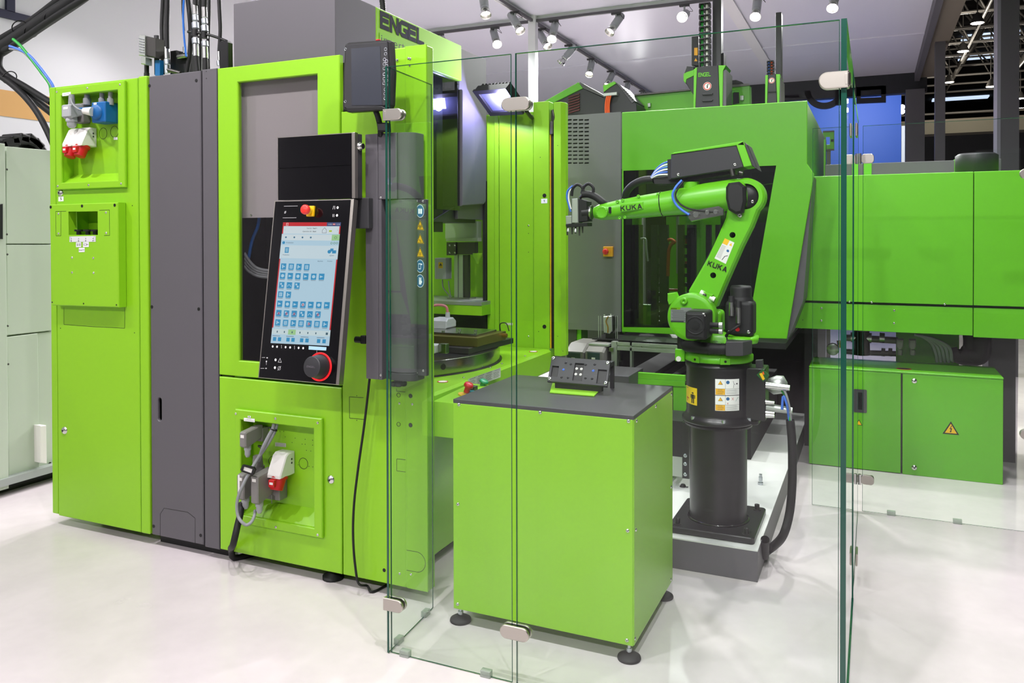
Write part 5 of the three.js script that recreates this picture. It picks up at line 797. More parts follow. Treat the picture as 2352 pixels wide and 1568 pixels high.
function clip(label, x0, x1, y, z, hgt, left, right, cylRight, group = 'steel glass clips') {
  const t = thing('glass_clip', label, 'glass clip', group), r = hgt / 2;
  const s = () => { const q = new THREE.Shape(); if (left) { q.absarc(x0 + r, y, r, Math.PI / 2, Math.PI * 1.5, false); } else { q.moveTo(x0, y + r); q.lineTo(x0, y - r); } if (right) q.absarc(x1 - r, y, r, -Math.PI / 2, Math.PI / 2, false); else { q.lineTo(x1, y - r); q.lineTo(x1, y + r); } q.closePath(); return q; };
  mesh('front_plate', exZ(s(), z + GT / 2 + 0.001, z + GT / 2 + 0.012, [], 0.003, 16), M.brushed, t); mesh('back_plate', exZ(s(), z - GT / 2 - 0.012, z - GT / 2 - 0.001, [], 0.003, 16), M.brushed, t);
  if (cylRight !== undefined) mesh('corner_sleeve', box(cylRight - 0.012, cylRight + 0.012, y - r, y + r, z - GT / 2 - 0.012, z + GT / 2 + 0.0125, 0.01), M.brushed, t);
  settle(t);
}
const cz = (a, b) => PZ(a, b, FZ + 0.018);
clip('rounded double steel clip joining the two front glass panels near their top', cz(1150, 237).x, cz(1216, 237).x, cz(1180, 238).y, FZ, 0.046, true, true);
clip('rounded double steel clip joining the two front glass panels near the floor', cz(1147, 1455).x, cz(1214, 1455).x, cz(1180, 1455).y, FZ, 0.05, true, true);
clip('steel corner clip at the left fence corner below the handheld panel', cz(878, 262).x, cz(922, 262).x, cz(900, 262).y, FZ, 0.043, false, true, cz(884, 262).x);
clip('steel corner clip at the left fence corner near the floor', cz(879, 1390).x, cz(924, 1390).x, cz(900, 1391).y, FZ, 0.049, false, true, cz(884, 1390).x);
clip('large steel corner clip at the top of the dark glass edge', cz(1880, 185).x, cz(1950, 185).x, cz(1915, 183).y, FZ, 0.05, true, false, cz(1944, 185).x);
for (const [py, w] of [[300, 'upper'], [1276, 'lower']]) {
  const c = PX(1961, py, SX), t = thing('glass_clip', `${w} small steel clip joining the two side glass panels seen edge-on`, 'glass clip', 'steel glass clips');
  for (const s of [-1, 1]) mesh('plate', exX([[c.z - 0.05, c.y - 0.028], [c.z + 0.05, c.y - 0.028], [c.z + 0.05, c.y + 0.028], [c.z - 0.05, c.y + 0.028]], SX + (s > 0 ? GT / 2 + 0.001 : -GT / 2 - 0.011), SX + (s > 0 ? GT / 2 + 0.011 : -GT / 2 - 0.001), [], 0.003), M.brushed, t);
  settle(t);
}
for (const [py, w] of [[365, 'upper'], [1099, 'lower']]) {
  const z = -5.045, a = PZ(1975, py, z), t = thing('glass_clip', `${w} double-wing steel hinge on the far glass panels`, 'glass hinge', 'steel glass hinges');
  for (const s of [-1, 1]) { const c = a.x + s * 0.042, q = roundRect(Math.min(a.x + s * 0.006, a.x + s * 0.075), Math.max(a.x + s * 0.006, a.x + s * 0.075), a.y - 0.027, a.y + 0.027, 0.02); mesh('wing', exZ(q, z + GT / 2, z + GT / 2 + 0.008, [], 0.002), M.brushed, t); mesh('wing', exZ(roundRect(Math.min(a.x + s * 0.006, a.x + s * 0.075), Math.max(a.x + s * 0.006, a.x + s * 0.075), a.y - 0.027, a.y + 0.027, 0.02), z - GT / 2 - 0.008, z - GT / 2, [], 0.002), M.brushed, t); }
  mesh('knuckle', cyl(V(a.x, a.y - 0.03, z + GT / 2 + 0.006), V(a.x, a.y + 0.03, z + GT / 2 + 0.006), 0.009, 0.009, 14), M.chrome, t); settle(t);
}
for (const [py, w] of [[399, 'upper'], [996, 'lower']]) { const z = -5.045, a = PZ(2347, py, z); const t = thing('glass_clip', `${w} rounded steel clip at the right-hand end of the far glass panel`, 'glass clip', 'steel glass clips'); mesh('plate', exZ(roundRect(a.x - 0.01, a.x + 0.1, a.y - 0.026, a.y + 0.026, 0.025), z + GT / 2, z + GT / 2 + 0.009, [], 0.002), M.brushed, t); mesh('plate', exZ(roundRect(a.x - 0.01, a.x + 0.1, a.y - 0.026, a.y + 0.026, 0.025), z - GT / 2 - 0.009, z - GT / 2, [], 0.002), M.brushed, t); settle(t); }
for (const [a, b, w] of [[925, 1506, 'left'], [1122, 1541, 'right']]) { const p = PY(a, b, 0.01); single('floor_tab', `clear plastic floor tab at the ${w} half of the first front glass panel`, 'floor tab', box(p.x - 0.02, p.x + 0.02, 0, 0.025, FZ - 0.012, FZ + 0.012, 0.002), M.clearTab, 'clear floor tabs'); }
for (const [b, w] of [[1414, 'rear'], [1481, 'front']]) { const k = (b - 1394) / 108, z = -2.985 + k * 0.385, x = -1.722 + k * 0.03; single('floor_tab', `clear plastic floor tab at the ${w} end of the return panel`, 'floor tab', box(x - 0.012, x + 0.012, 0, 0.025, z - 0.02, z + 0.02, 0.002), M.clearTab, 'clear floor tabs'); }
for (const [a, w] of [[2047, 'left'], [2199, 'right']]) { const p = PZ(a, 1180, -5.045); single('floor_tab', `clear plastic floor tab under the ${w} part of the far glass panel`, 'floor tab', box(p.x - 0.022, p.x + 0.022, 0, 0.025, -5.057, -5.033, 0.002), M.clearTab, 'clear floor tabs'); }
// ------------------------------------------------------------------ green cart with black top
{
  const t = thing('tool_cart', 'green box cart with a black worktop on levelling feet behind the glass', 'cart');
  const x0 = -1.576, x1 = -0.812, y0 = 0.064, y1 = 0.912, z0 = -3.53, z1 = -2.9;
  mesh('front_panel', box(x0, x1 - 0.004, y0, y1, z1 - 0.02, z1, 0.003), M.green, t);
  mesh('side_panel', box(x1 - 0.02, x1, y0 + 0.002, y1, z0, z1 - 0.003, 0.003), M.green, t);
  mesh('side_panel', box(x0, x0 + 0.02, y0 + 0.002, y1, z0, z1 - 0.021, 0.003), M.green, t);
  mesh('rear_panel', box(x0 + 0.021, x1 - 0.021, y0 + 0.002, y1, z0, z0 + 0.02, 0.003), M.green, t);
  mesh('floor_panel', box(x0 + 0.021, x1 - 0.021, y0 + 0.002, y0 + 0.02, z0 + 0.021, z1 - 0.021), M.green, t);
  mesh('worktop', box(x0 + 0.001, x1, y1, y1 + 0.016, z0, z1, 0.002), std('#403f41', 0.36), t);
  for (const [a, b, w] of [[1445, 1512, 0], [1058, 1425, 0], [0, 0, 1], [0, 0, 2]]) {
    const p = w === 0 ? PY(a, b - 3, 0.006) : V(w === 1 ? -0.845 : -1.54, 0, -3.49);
    const f = mesh('foot', lathe([[0, 0], [0.043, 0], [0.045, 0.005], [0.043, 0.012], [0.03, 0.02], [0.012, 0.026], [0, 0.026]], V(p.x, 0, p.z), V(0, 1, 0), 26), M.rubber, t);
    mesh('foot_stem', [cyl(V(p.x, 0.024, p.z), V(p.x, y0 + 0.006, p.z), 0.006, 0.006, 12), cyl(V(p.x, 0.03, p.z), V(p.x, 0.042, p.z), 0.011, 0.011, 6)], M.zinc, f);
  }
  screws(t, z1, [[1054, 929], [1240.5, 947], [1443.5, 967], [1052, 1157.5], [1051, 1387], [1441.5, 1218.5], [1440, 1470]], 1.15);
  for (const [a, b] of [[1462, 966], [1506, 933], [1542, 905], [1460.5, 1216], [1458.5, 1466], [1541.5, 1118], [1541, 1330]]) at('screw', screwGeo, M.chrome, t, PX(a, b, x1), 1.1, V(1, 0, 0));
  settle(t);
  const f = thing('fixture_plate', 'tilted black fixture plate with pockets and screws over a green base plate on the cart', 'fixture');
  const Y = 0.929, pt = (a, b) => { const q = PY(a, b, Y + 0.006); return [q.x, q.z]; };
  mesh('base_plate', exY([pt(1262.6, 899.6), pt(1269, 878.6), pt(1386.5, 887), pt(1365, 907.7)], Y, Y + 0.006, [], 0.001), M.green, f);
  const bl = PZ(1257, 875, -3.24), br = PZ(1394.6, 887, -3.24), tl = PZ(1267.6, 818, -3.33), tr = PZ(1404, 827, -3.33);
  const u = br.clone().sub(bl), v = tl.clone().sub(bl), n = new THREE.Vector3().crossVectors(u, v).normalize(), bm = new THREE.Matrix4().makeBasis(u.clone().normalize(), v.clone().normalize(), n).setPosition(bl), L = u.length(), Hh = v.length();
  const hole = (a, b, c, d) => rc(a * L, b * Hh, c * L, d * Hh);
  const g = extrude(shapeOf(rc(0, 0, L, Hh), [hole(0.42, 0.12, 0.57, 0.8), hole(0.82, 0.08, 0.96, 0.62), hole(0.04, 0.2, 0.15, 0.62)]), 0.012, 0.0015).translate(0, 0, -0.012).applyMatrix4(bm);
  mesh('plate', g, M.anthracite, f); mesh('pocket_floor', box(0.005, L - 0.005, 0.005, Hh - 0.005, -0.014, -0.008).applyMatrix4(bm), M.black, f);
  const dot = (a, b, m, s) => { const q = V(a * L, b * Hh, 0.0).applyMatrix4(bm); at('plate_screw', screwGeo, m, f, q, s, n); };
  for (const [a, b] of [[0.03, 0.92], [0.96, 0.9], [0.03, 0.1], [0.97, 0.12]]) dot(a, b, M.chrome, 1.5);
  for (const [a, b] of [[0.45, 0.62], [0.53, 0.62], [0.45, 0.4], [0.53, 0.4]]) { const q = V(a * L, b * Hh, -0.008).applyMatrix4(bm); at('plate_screw', screwGeo, M.white, f, q, 1.0, n); }
  for (const [a, b] of [[0.24, 0.5], [0.74, 0.55]]) dot(a, b, M.tubeBlue, 0.9);
  for (const [a, b] of [[0.35, 0.74], [0.6, 0.76], [0.34, 0.2], [0.63, 0.24], [0.26, 0.78], [0.75, 0.8], [0.23, 0.2], [0.74, 0.24]]) dot(a, b, M.black, 0.9);
  const bk = (a, b) => V(a * L, b * Hh, -0.014).applyMatrix4(bm);
  mesh('rear_leg', [box(tr.x - 0.02, tr.x - 0.004, Y, tr.y - 0.02, tr.z - 0.06, tr.z - 0.045), box(tr.x - 0.02, tr.x - 0.004, tr.y - 0.03, tr.y - 0.012, tr.z - 0.06, tr.z - 0.01)], M.anthracite, f); mesh('rear_leg', [box(tl.x + 0.004, tl.x + 0.02, Y, tl.y - 0.02, tl.z - 0.06, tl.z - 0.045), box(tl.x + 0.004, tl.x + 0.02, tl.y - 0.03, tl.y - 0.012, tl.z - 0.06, tl.z - 0.01)], M.anthracite, f);
  mesh('support_block', box(bl.x + 0.03, br.x - 0.03, Y + 0.005, bl.y + 0.004, bl.z - 0.04, bl.z - 0.015), M.black, f);
  settle(f);
}

// ------------------------------------------------------------------ plinth, pedestal and robot
const PT = 0.148;
{
  const t = thing('robot_plinth', 'low grey plinth with a white top carrying the robot pedestal', 'plinth');
  mesh('side_skirt', box(-1.68, -0.484, 0, PT - 0.006, -6.9, -3.815, 0.002), M.grey, t);
  mesh('white_top', box(-1.68, -0.484, PT - 0.006, PT, -6.9, -3.815), std('#d8d8d6', 0.42), t);
  { const p = PY(1747, 1112, PT); const lb = thing('levelling_bolt', 'zinc levelling bolt standing on the white plinth top', 'bolt'); mesh('bolt', [cyl(p, V(p.x, PT + 0.012, p.z), 0.016, 0.016, 6), cyl(p, V(p.x, PT + 0.06, p.z), 0.0085, 0.0085, 12), cyl(V(p.x, PT + 0.02, p.z), V(p.x, PT + 0.045, p.z), 0.011, 0.011, 12)], M.zinc, lb); settle(lb); }
  settle(t);
}
const RX = -0.712, RZ = -4.1, r = (a, b, z = RZ) => PZ(a, b, z);
{
  const t = thing('robot_pedestal', 'black round steel pedestal with a bolted base plate under the robot', 'pedestal');
  const y0 = PT, c = V(RX, 0, RZ);
  mesh('base_plate', exY(roundRect(RX - 0.205, RX + 0.205, RZ - 0.235, RZ + 0.23, 0.02).getPoints().map((q) => [q.x, q.y]), y0, y0 + 0.032, [], 0.004), M.satinBlack, t);
  mesh('tube', lathe([[0.142, y0 + 0.032], [0.14, y0 + 0.045], [0.14, 0.655], [0.15, 0.656]], c, V(0, 1, 0), 48), M.satinBlack, t);
  mesh('weld_seam', new THREE.TorusGeometry(0.145, 0.008, 8, 60).rotateX(Math.PI / 2).translate(RX, y0 + 0.034, RZ), M.blackGloss, t);
  mesh('top_plate', lathe([[0, 0.65], [0.165, 0.65], [0.165, 0.668], [0, 0.668]].reverse().reverse(), c, V(0, 1, 0), 48), M.satinBlack, t);
  for (const [sx, sz] of [[-1, 1], [1, 1], [1, -1], [-1, -1]]) { const p = V(RX + sx * 0.165, y0 + 0.032, RZ + sz * 0.185); const b = mesh('anchor_bolt', [cyl(p, V(p.x, p.y + 0.004, p.z), 0.02, 0.02, 18)], M.gun, t); mesh('bolt_head', [lathe([[0.0125, 0.004], [0.0125, 0.028], [0.007, 0.028], [0.007, 0.02], [0, 0.02]], p, V(0, 1, 0), 14)], M.black, b); }
  settle(t);
}
{
  const t = thing('industrial_robot', 'green six-axis robot arm with black motors and lettered links reaching left', 'robot');
  const up = V(0, 1, 0), C = V(RX, 0, RZ);
  // base
  const base = mesh('base', lathe([[0.02, 0.669], [0.175, 0.669], [0.178, 0.675], [0.178, 0.69], [0.165, 0.7], [0.157, 0.715], [0.157, 0.935], [0.162, 0.945], [0.162, 0.97], [0.1, 0.972]], C, up, 56), M.satinBlack, t);
  for (const a of [0.35, 1.25, 2.2, 3.6, 5.2]) mesh('base_bolt', cyl(V(RX + 0.168 * Math.cos(a), 0.688, RZ + 0.168 * Math.sin(a)), V(RX + 0.168 * Math.cos(a), 0.705, RZ + 0.168 * Math.sin(a)), 0.01, 0.01, 8), M.zinc, base);
  const bump = exY(roundRect(RX + 0.1, RX + 0.2, RZ - 0.09, RZ + 0.05, 0.03).getPoints().map((q) => [q.x, q.y]), 0.669, 0.69, [], 0.003); mesh('base_lug', bump, M.satinBlack, base);
  const cb = mesh('connector_box', box(RX + 0.13, RX + 0.235, 0.695, 0.95, RZ - 0.08, RZ + 0.06, 0.006), M.satinBlack, base);
  mesh('cover_wire', cyl(V(RX + 0.132, 0.69, RZ + 0.062), V(RX + 0.132, 0.93, RZ + 0.062), 0.0015, 0.0015, 6), M.chrome, base);
  // curved stickers on the base
  const curved = (a0, a1, y0, y1, w, h, draw) => { const n = 12, pos = [], uvs = [], idx = [], R = 0.1585; for (let i = 0; i <= n; i++) { const a = a0 + (a1 - a0) * i / n; for (const [y, v] of [[y0, 0], [y1, 1]]) { pos.push(RX + R * Math.sin(a), y, RZ + R * Math.cos(a)); uvs.push(i / n, v); } if (i < n) { const k = i * 2; idx.push(k, k + 2, k + 1, k + 1, k + 2, k + 3); } } const g = new THREE.BufferGeometry(); g.setAttribute('position', new THREE.Float32BufferAttribute(pos, 3)); g.setAttribute('uv', new THREE.Float32BufferAttribute(uvs, 2)); g.setIndex(idx); g.computeVertexNormals(); mesh('base_sticker', g, new THREE.MeshStandardMaterial({ map: canvasTexture(w, h, draw), roughness: 0.5 }), base, true); };
  const ang = (px, y) => { let best = 0, bd = 1e9; for (let k = 0; k < 400; k++) { const a = -2.2 + k * 0.01; const q = V(RX + 0.1585 * Math.sin(a), y - EYE, RZ + 0.1585 * Math.cos(a)).applyMatrix4(camRot.clone().transpose()); const x = W / 2 - FPX * q.x / q.z; const vis = Math.sin(a) * (0 - RX) + Math.cos(a) * (0 - RZ) > 0.1585; if (vis && Math.abs(x - px) < bd) { bd = Math.abs(x - px); best = a; } } return best; };
  const yOf = (py) => r(1650, py, RZ + 0.14).y;
  const warn = (g, w, h, second) => { g.fillStyle = '#e9e9e6'; g.fillRect(0, 0, w, h); g.fillStyle = '#e2a91c'; g.fillRect(4, h * 0.6, w * 0.37, h * 0.38); g.strokeStyle = '#555'; g.lineWidth = 2; g.beginPath(); g.moveTo(w * 0.4, 0); g.lineTo(w * 0.4, h); g.moveTo(0, h * 0.6); g.lineTo(w, h * 0.6); g.stroke(); g.fillStyle = '#e2a91c'; g.beginPath(); g.moveTo(w * 0.2, h * 0.1); g.lineTo(w * 0.29, h * 0.34); g.lineTo(w * 0.11, h * 0.34); g.fill(); g.strokeStyle = '#222'; g.lineWidth = 3; g.stroke(); g.fillStyle = '#1d5d94'; g.beginPath(); g.arc(w * 0.5, h * 0.2, h * 0.11, 0, 7); g.fill(); g.strokeStyle = '#222'; g.lineWidth = 3; if (second) { g.strokeStyle = '#b02020'; for (const [x, y, s] of [[0.66, 0.12, 0.09], [0.47, 0.46, 0.05]]) { g.beginPath(); g.moveTo(w * x, h * y); g.lineTo(w * (x + s), h * (y + s * 2)); g.moveTo(w * (x + s), h * y); g.lineTo(w * x, h * (y + s * 2)); g.stroke(); } g.strokeStyle = '#1d7d64'; g.beginPath(); g.moveTo(w * 0.84, h * 0.38); g.lineTo(w * 0.9, h * 0.2); g.lineTo(w * 0.96, h * 0.12); g.stroke(); } else { g.beginPath(); g.moveTo(w * 0.74, h * 0.56); g.lineTo(w * 0.76, h * 0.3); g.lineTo(w * 0.72, h * 0.12); g.moveTo(w * 0.76, h * 0.3); g.lineTo(w * 0.82, h * 0.36); g.stroke(); g.fillStyle = '#222'; g.beginPath(); g.arc(w * 0.89, h * 0.3, h * 0.05, 0, 7); g.fill(); } g.fillStyle = '#444'; g.font = `bold ${Math.round(h * 0.07)}px sans-serif`; ['CAUTION', 'ATTENTION', 'ACHTUNG'].forEach((s, i) => g.fillText('\u25b2 ' + s, w * 0.06, h * (0.7 + i * 0.12))); for (let k = 0; k < 6; k++) g.fillRect(w * 0.43, h * (0.65 + k * 0.055), w * (0.45 + 0.08 * (k % 2)), 2); };
  curved(ang(1643, 0.86), ang(1698, 0.86), yOf(905.5), yOf(869), 256, 164, (g, w, h) => warn(g, w, h, false));
  curved(ang(1643, 0.8), ang(1698, 0.8), yOf(941.5), yOf(907), 256, 164, (g, w, h) => warn(g, w, h, true));
  curved(ang(1576.5, 0.8), ang(1601, 0.8), yOf(936), yOf(896), 160, 220, (g, w, h) => { g.fillStyle = '#e8c400'; g.fillRect(0, 0, w, h); g.fillStyle = '#15140c'; g.beginPath(); g.arc(w * 0.72, h * 0.32, 11, 0, 7); g.fill(); g.fillRect(w * 0.62, h * 0.4, 32, 56); g.fillRect(w * 0.56, h * 0.42, 8, 44); g.fillRect(w * 0.84, h * 0.42, 8, 44); g.fillRect(w * 0.63, h * 0.64, 12, 60); g.fillRect(w * 0.74, h * 0.64, 12, 60); g.fillStyle = '#b5231a'; g.fillRect(w * 0.14, h * 0.66, 44, 12); g.fillRect(w * 0.22, h * 0.6, 10, 60); g.fillStyle = '#4a4520'; g.fillRect(10, 12, 50, 5); g.fillRect(10, 24, 36, 5); });
  // carousel ring with lugs
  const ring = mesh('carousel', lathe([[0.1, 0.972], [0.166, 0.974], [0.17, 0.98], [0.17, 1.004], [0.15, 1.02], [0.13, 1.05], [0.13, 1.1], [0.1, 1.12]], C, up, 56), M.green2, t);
  for (const [px, py] of [[1602, 824], [1664, 828]]) { const a = ang(px, 0.99); const p = V(RX + 0.172 * Math.sin(a), 0.99, RZ + 0.172 * Math.cos(a)); mesh('lug', [box(-0.025, 0.025, -0.016, 0.016, -0.006, 0.006, 0.004).rotateY(a).translate(p.x, p.y, p.z)], M.green2, ring); mesh('lug_hole', cyl(V(p.x + 0.006 * Math.sin(a), p.y, p.z + 0.006 * Math.cos(a)), V(p.x + 0.0075 * Math.sin(a), p.y, p.z + 0.0075 * Math.cos(a)), 0.006, 0.006, 12), M.black, ring); }
  { const p = r(1560, 823, RZ + 0.08); mesh('bumper', [box(p.x - 0.02, p.x + 0.03, p.y - 0.014, p.y + 0.05, p.z - 0.02, p.z + 0.01, 0.006)], M.green2, ring); mesh('bumper_cap', cyl(V(p.x, p.y, p.z + 0.01), V(p.x, p.y, p.z + 0.018), 0.013, 0.013, 16), M.white, ring); const q = r(1561, 795, RZ + 0.08); mesh('link_rod', [box(q.x - 0.012, q.x + 0.016, q.y - 0.05, q.y + 0.055, q.z - 0.012, q.z + 0.006, 0.006)], M.black, ring); }
  { const pts = []; for (let k = 0; k <= 14; k++) { const a = -1.35 + k * 0.125; pts.push(V(RX + 0.172 * Math.sin(a), 1.05 + (k < 3 ? (3 - k) * 0.018 : 0), RZ + 0.172 * Math.cos(a))); } mesh('corrugated_hose', ribbed(pts, 0.029, 0.009, 14), M.rubber, t); }
  mesh('hose_box', exY([[RX + 0.07, RZ + 0.2], [RX + 0.145, RZ + 0.17], [RX + 0.175, RZ + 0.08], [RX + 0.11, RZ + 0.02], [RX + 0.05, RZ + 0.05]], r(1700, 816, RZ + 0.15).y, r(1700, 783, RZ + 0.15).y, [], 0.004), M.darkGrey, t);
  mesh('shoulder_block', [box(RX - 0.14, RX + 0.02, 1.06, 1.22, RZ - 0.09, RZ + 0.02, 0.02), lathe([[0.14, 1.02], [0.13, 1.07], [0.06, 1.12]], C, up, 40)], M.green2, t);
  // shoulder disc
  const dz = RZ + 0.13, dc = r(1587, 729, dz), dr = 0.119, face = V(0, 0, 1);
  const disc = mesh('shoulder_disc', lathe([[0, 0.004], [dr * 0.8, 0.004], [dr * 0.84, 0.0], [dr * 0.95, 0.0], [dr, -0.008], [dr, -0.075], [dr * 0.9, -0.085]].reverse(), dc, face, 56), M.green2, t);
  { const p = r(1572, 691, dz); mesh('boss', lathe([[0.018, 0], [0.018, 0.01], [0.014, 0.014], [0.006, 0.014], [0.005, 0.008], [0, 0.008]], V(p.x, p.y, dc.z + 0.003), face, 22), M.green2, disc); const e = r(1538, 676, dz); mesh('corner_plate', exZ(zs([[1533, 674], [1552, 671.5], [1560, 690], [1536, 700], [1533, 690]], dz - 0.01), dz - 0.05, dz - 0.01, [], 0.003), M.green2, disc); }
  print('name_plate', disc, zq([[1540.5, 706], [1588.5, 706.5], [1588.5, 740.5], [1540.5, 739]], dz + 0.006), 256, 172, (g) => { g.fillStyle = '#9fa3a2'; g.fillRect(0, 0, 256, 172); g.fillStyle = '#83c416'; g.fillRect(0, 0, 120, 24); g.fillStyle = '#16181a'; g.font = 'bold 27px sans-serif'; g.fillText('KUKA', 4, 23); g.fillStyle = '#4b4e50'; for (let k = 0; k < 10; k++) g.fillRect(10 + (k % 3) * 8, 36 + k * 13, 150 + (k * 37) % 70, 4); g.fillRect(0, 158, 160, 14); }, 0.3, { metalness: 0.6 });
  // shoulder motor
  { const z1 = RZ + 0.31, c0 = r(1572, 713, z1), c1 = r(1622, 782, z1); const m = mesh('shoulder_motor', [box(c0.x, c1.x, c1.y, c0.y - 0.004, dc.z + 0.004, z1 - 0.012, 0.014), box(c0.x + 0.006, c1.x - 0.006, c1.y + 0.006, c0.y - 0.01, z1 - 0.02, z1, 0.012)], M.rubber, t); mesh('rear_rim', new THREE.TorusGeometry(0.04, 0.004, 8, 28).translate((c0.x + c1.x) / 2, (c0.y + c1.y) / 2, z1), M.rubber, m); mesh('rear_cap', cyl(V((c0.x + c1.x) / 2, (c0.y + c1.y) / 2, z1 - 0.004), V((c0.x + c1.x) / 2, (c0.y + c1.y) / 2, z1 + 0.003), 0.02, 0.02, 20), M.black, m);
    for (const [b, k] of [[746, 0], [760, 1]]) { const p = r(1640, b, z1 - 0.1); mesh('plug_arm', [cyl(V(c1.x - 0.01, p.y, p.z), V(c1.x + 0.045, p.y, p.z), 0.013, 0.012, 14)], M.rubber, m); mesh('plug_collar', cyl(V(c1.x + 0.042, p.y, p.z), V(c1.x + 0.058, p.y, p.z), 0.014, 0.014, 14), M.alu, m); } at('motor_screw', screwGeo, M.chrome, m, V(c1.x - 0.014, c0.y - 0.018, z1 - 0.008), 1.6); }
  // tall motor on the carousel
  { const z = RZ + 0.02, a = r(1670, 768, z), b = r(1734, 690, z), top = r(1702, 656, z), cx = (a.x + b.x) / 2, m = mesh('main_motor', [box(a.x, b.x, a.y, b.y, z - 0.07, z + 0.07, 0.022), lathe([[0.062, b.y - 0.01], [0.058, b.y + 0.012], [0.052, b.y + 0.02], [0.052, top.y - 0.012], [0.046, top.y], [0, top.y + 0.004]], V(cx, 0, z), up, 32)], M.rubber, t);
    for (const [px, py0, py1] of [[1680, 694, 725], [1696, 706, 742]]) { const u = r(px, py0, z + 0.085), w2 = r(px, py1, z + 0.085); mesh('motor_plug', cyl(u, w2, 0.0125, 0.0125, 14), M.chrome, m); mesh('plug_elbow', [cyl(u, V(u.x, u.y + 0.03, u.z - 0.004), 0.014, 0.014, 12)], M.rubber, m); }
    const d = r(1694, 756, z + 0.07); mesh('red_dot', cyl(d, V(d.x, d.y, d.z + 0.0015), 0.0105, 0.0105, 20), M.red, m); for (const px of [1675, 1719]) at('motor_screw', screwGeo, M.chrome, m, r(px, 762, z + 0.071), 1.4);
    mesh('motor_flange', lathe([[0.08, a.y - 0.035], [0.085, a.y - 0.02], [0.085, a.y], [0, a.y + 0.002]], V(cx, 0, z), up, 32), M.green2, t); mesh('motor_lead', tube([r(1700, 745, z + 0.085), r(1690, 752, z + 0.1), r(1676, 762, z + 0.1), r(1668, 772, z + 0.09), r(1672, 786, z + 0.09)], 0.007, 8), M.rubber, m); }
  // upper arm link
  const lz0 = RZ - 0.07, lz1 = RZ + 0.045, cE = r(1712, 451, lz1), eR = r(1756, 451, lz1).x - cE.x + 0.001;
  { const outl = zs([[1582, 690], [1581.5, 667], [1603, 630], [1627, 588], [1648, 543], [1667, 500], [1672, 470]], lz1); const s = new THREE.Shape(outl.map(([x, y]) => new THREE.Vector2(x, y)));
    for (let k = 0; k <= 20; k++) { const a = Math.PI * 0.95 - (Math.PI * 0.95 + 0.85) * k / 20; s.lineTo(cE.x + eR * Math.cos(a), cE.y + eR * Math.sin(a)); }
    zs([[1727, 520], [1704, 566], [1686, 607], [1670, 643], [1656, 676], [1643, 706], [1610, 715]], lz1).forEach(([x, y]) => s.lineTo(x, y));
    const h1 = zs([[1682.5, 539.5], [1638, 632]], lz1); const link = mesh('upper_arm', exZ(s, lz0, lz1, h1.map(([x, y]) => circle(x, y, 0.0245)).concat([circle(cE.x, cE.y, eR * 0.8)]), 0.01, 20), M.green2, t);
    mesh('link_web', exZ(zs([[1584, 668], [1668, 505], [1730, 515], [1645, 700]], lz0), lz0 - 0.01, lz0 + 0.004), M.black, link);
    const p = (a, b) => r(a, b, lz1 + 0.001), L0 = p(1625.5, 607), L1 = p(1671, 623), e1 = L1.clone().sub(L0), uu = e1.clone().normalize(), vv = V(-uu.y, uu.x, 0);
    mesh('link_lettering', lettering('KUKA', p(1624, 609.5), uu.clone().multiplyScalar(e1.length() / 4.75), vv.clone().multiplyScalar(0.026), V(0, 0, 0.0015), 0.2), M.black, link).userData.label = 'black lettering KUKA';
    print('link_sticker', link, [p(1665, 547), p(1687, 557), p(1667, 606), p(1641, 593)], 128, 256, (g, w, h) => { g.fillStyle = '#d9dad6'; g.fillRect(0, 0, w, h); g.fillStyle = '#e2b31c'; g.fillRect(0, 0, w * 0.5, h * 0.25); g.beginPath(); g.moveTo(w * 0.78, h * 0.06); g.lineTo(w * 0.92, h * 0.2); g.lineTo(w * 0.64, h * 0.2); g.fill(); g.fillStyle = '#777'; for (let k = 0; k < 12; k++) g.fillRect(8, h * 0.32 + k * 13, w * 0.4, 4); g.fillStyle = '#1d5d94'; g.beginPath(); g.arc(w * 0.76, h * 0.45, 14, 0, 7); g.fill(); g.strokeStyle = '#111'; g.lineWidth = 6; g.beginPath(); g.moveTo(w * 0.6, h * 0.92); g.lineTo(w * 0.7, h * 0.72); g.lineTo(w * 0.9, h * 0.64); g.stroke(); });
    for (const [a, b] of [[1613, 672], [1635, 684]]) { const q = p(a, b); mesh('buffer_stop', cyl(V(q.x - 0.008, q.y + 0.004, q.z + 0.008), V(q.x + 0.016, q.y - 0.008, q.z + 0.008), 0.013, 0.013, 14), M.white, link); } mesh('stop_bracket', exZ(zs([[1616, 668], [1640, 676], [1634, 690], [1612, 682]], lz1), lz1, lz1 + 0.02, [], 0.004), M.green2, link); at('link_screw', screwGeo, M.gun, link, r(1618, 678, lz1 + 0.021), 1.6);
    // elbow interior
    const el = mesh('elbow_cap', lathe([[0, 0.012], [eR * 0.6, 0.01], [eR * 0.76, -0.01], [eR * 0.79, -0.06]].reverse(), V(cE.x, cE.y, lz1 - 0.03), V(0, 0, 1), 40), M.satinBlack, t); mesh('motor_cover', exZ(zs([[1667, 430], [1673, 420], [1697, 417], [1711, 428], [1712, 462], [1706, 488], [1690, 492], [1673, 482], [1667, 456]], lz1 + 0.045), lz1 - 0.03, lz1 + 0.05, [], 0.012), M.rubber, t); at('link_screw', screwGeo, M.chrome, el, r(1728, 463, lz1 - 0.012), 1.5); at('link_screw', screwGeo, M.chrome, link, r(1699, 494, lz1 + 0.003), 2); }
  // forearm
  const A0 = r(1690, 446, RZ), B0 = r(1374, 488, RZ), ax = B0.clone().sub(A0), L = ax.length(), ad = ax.clone().normalize();
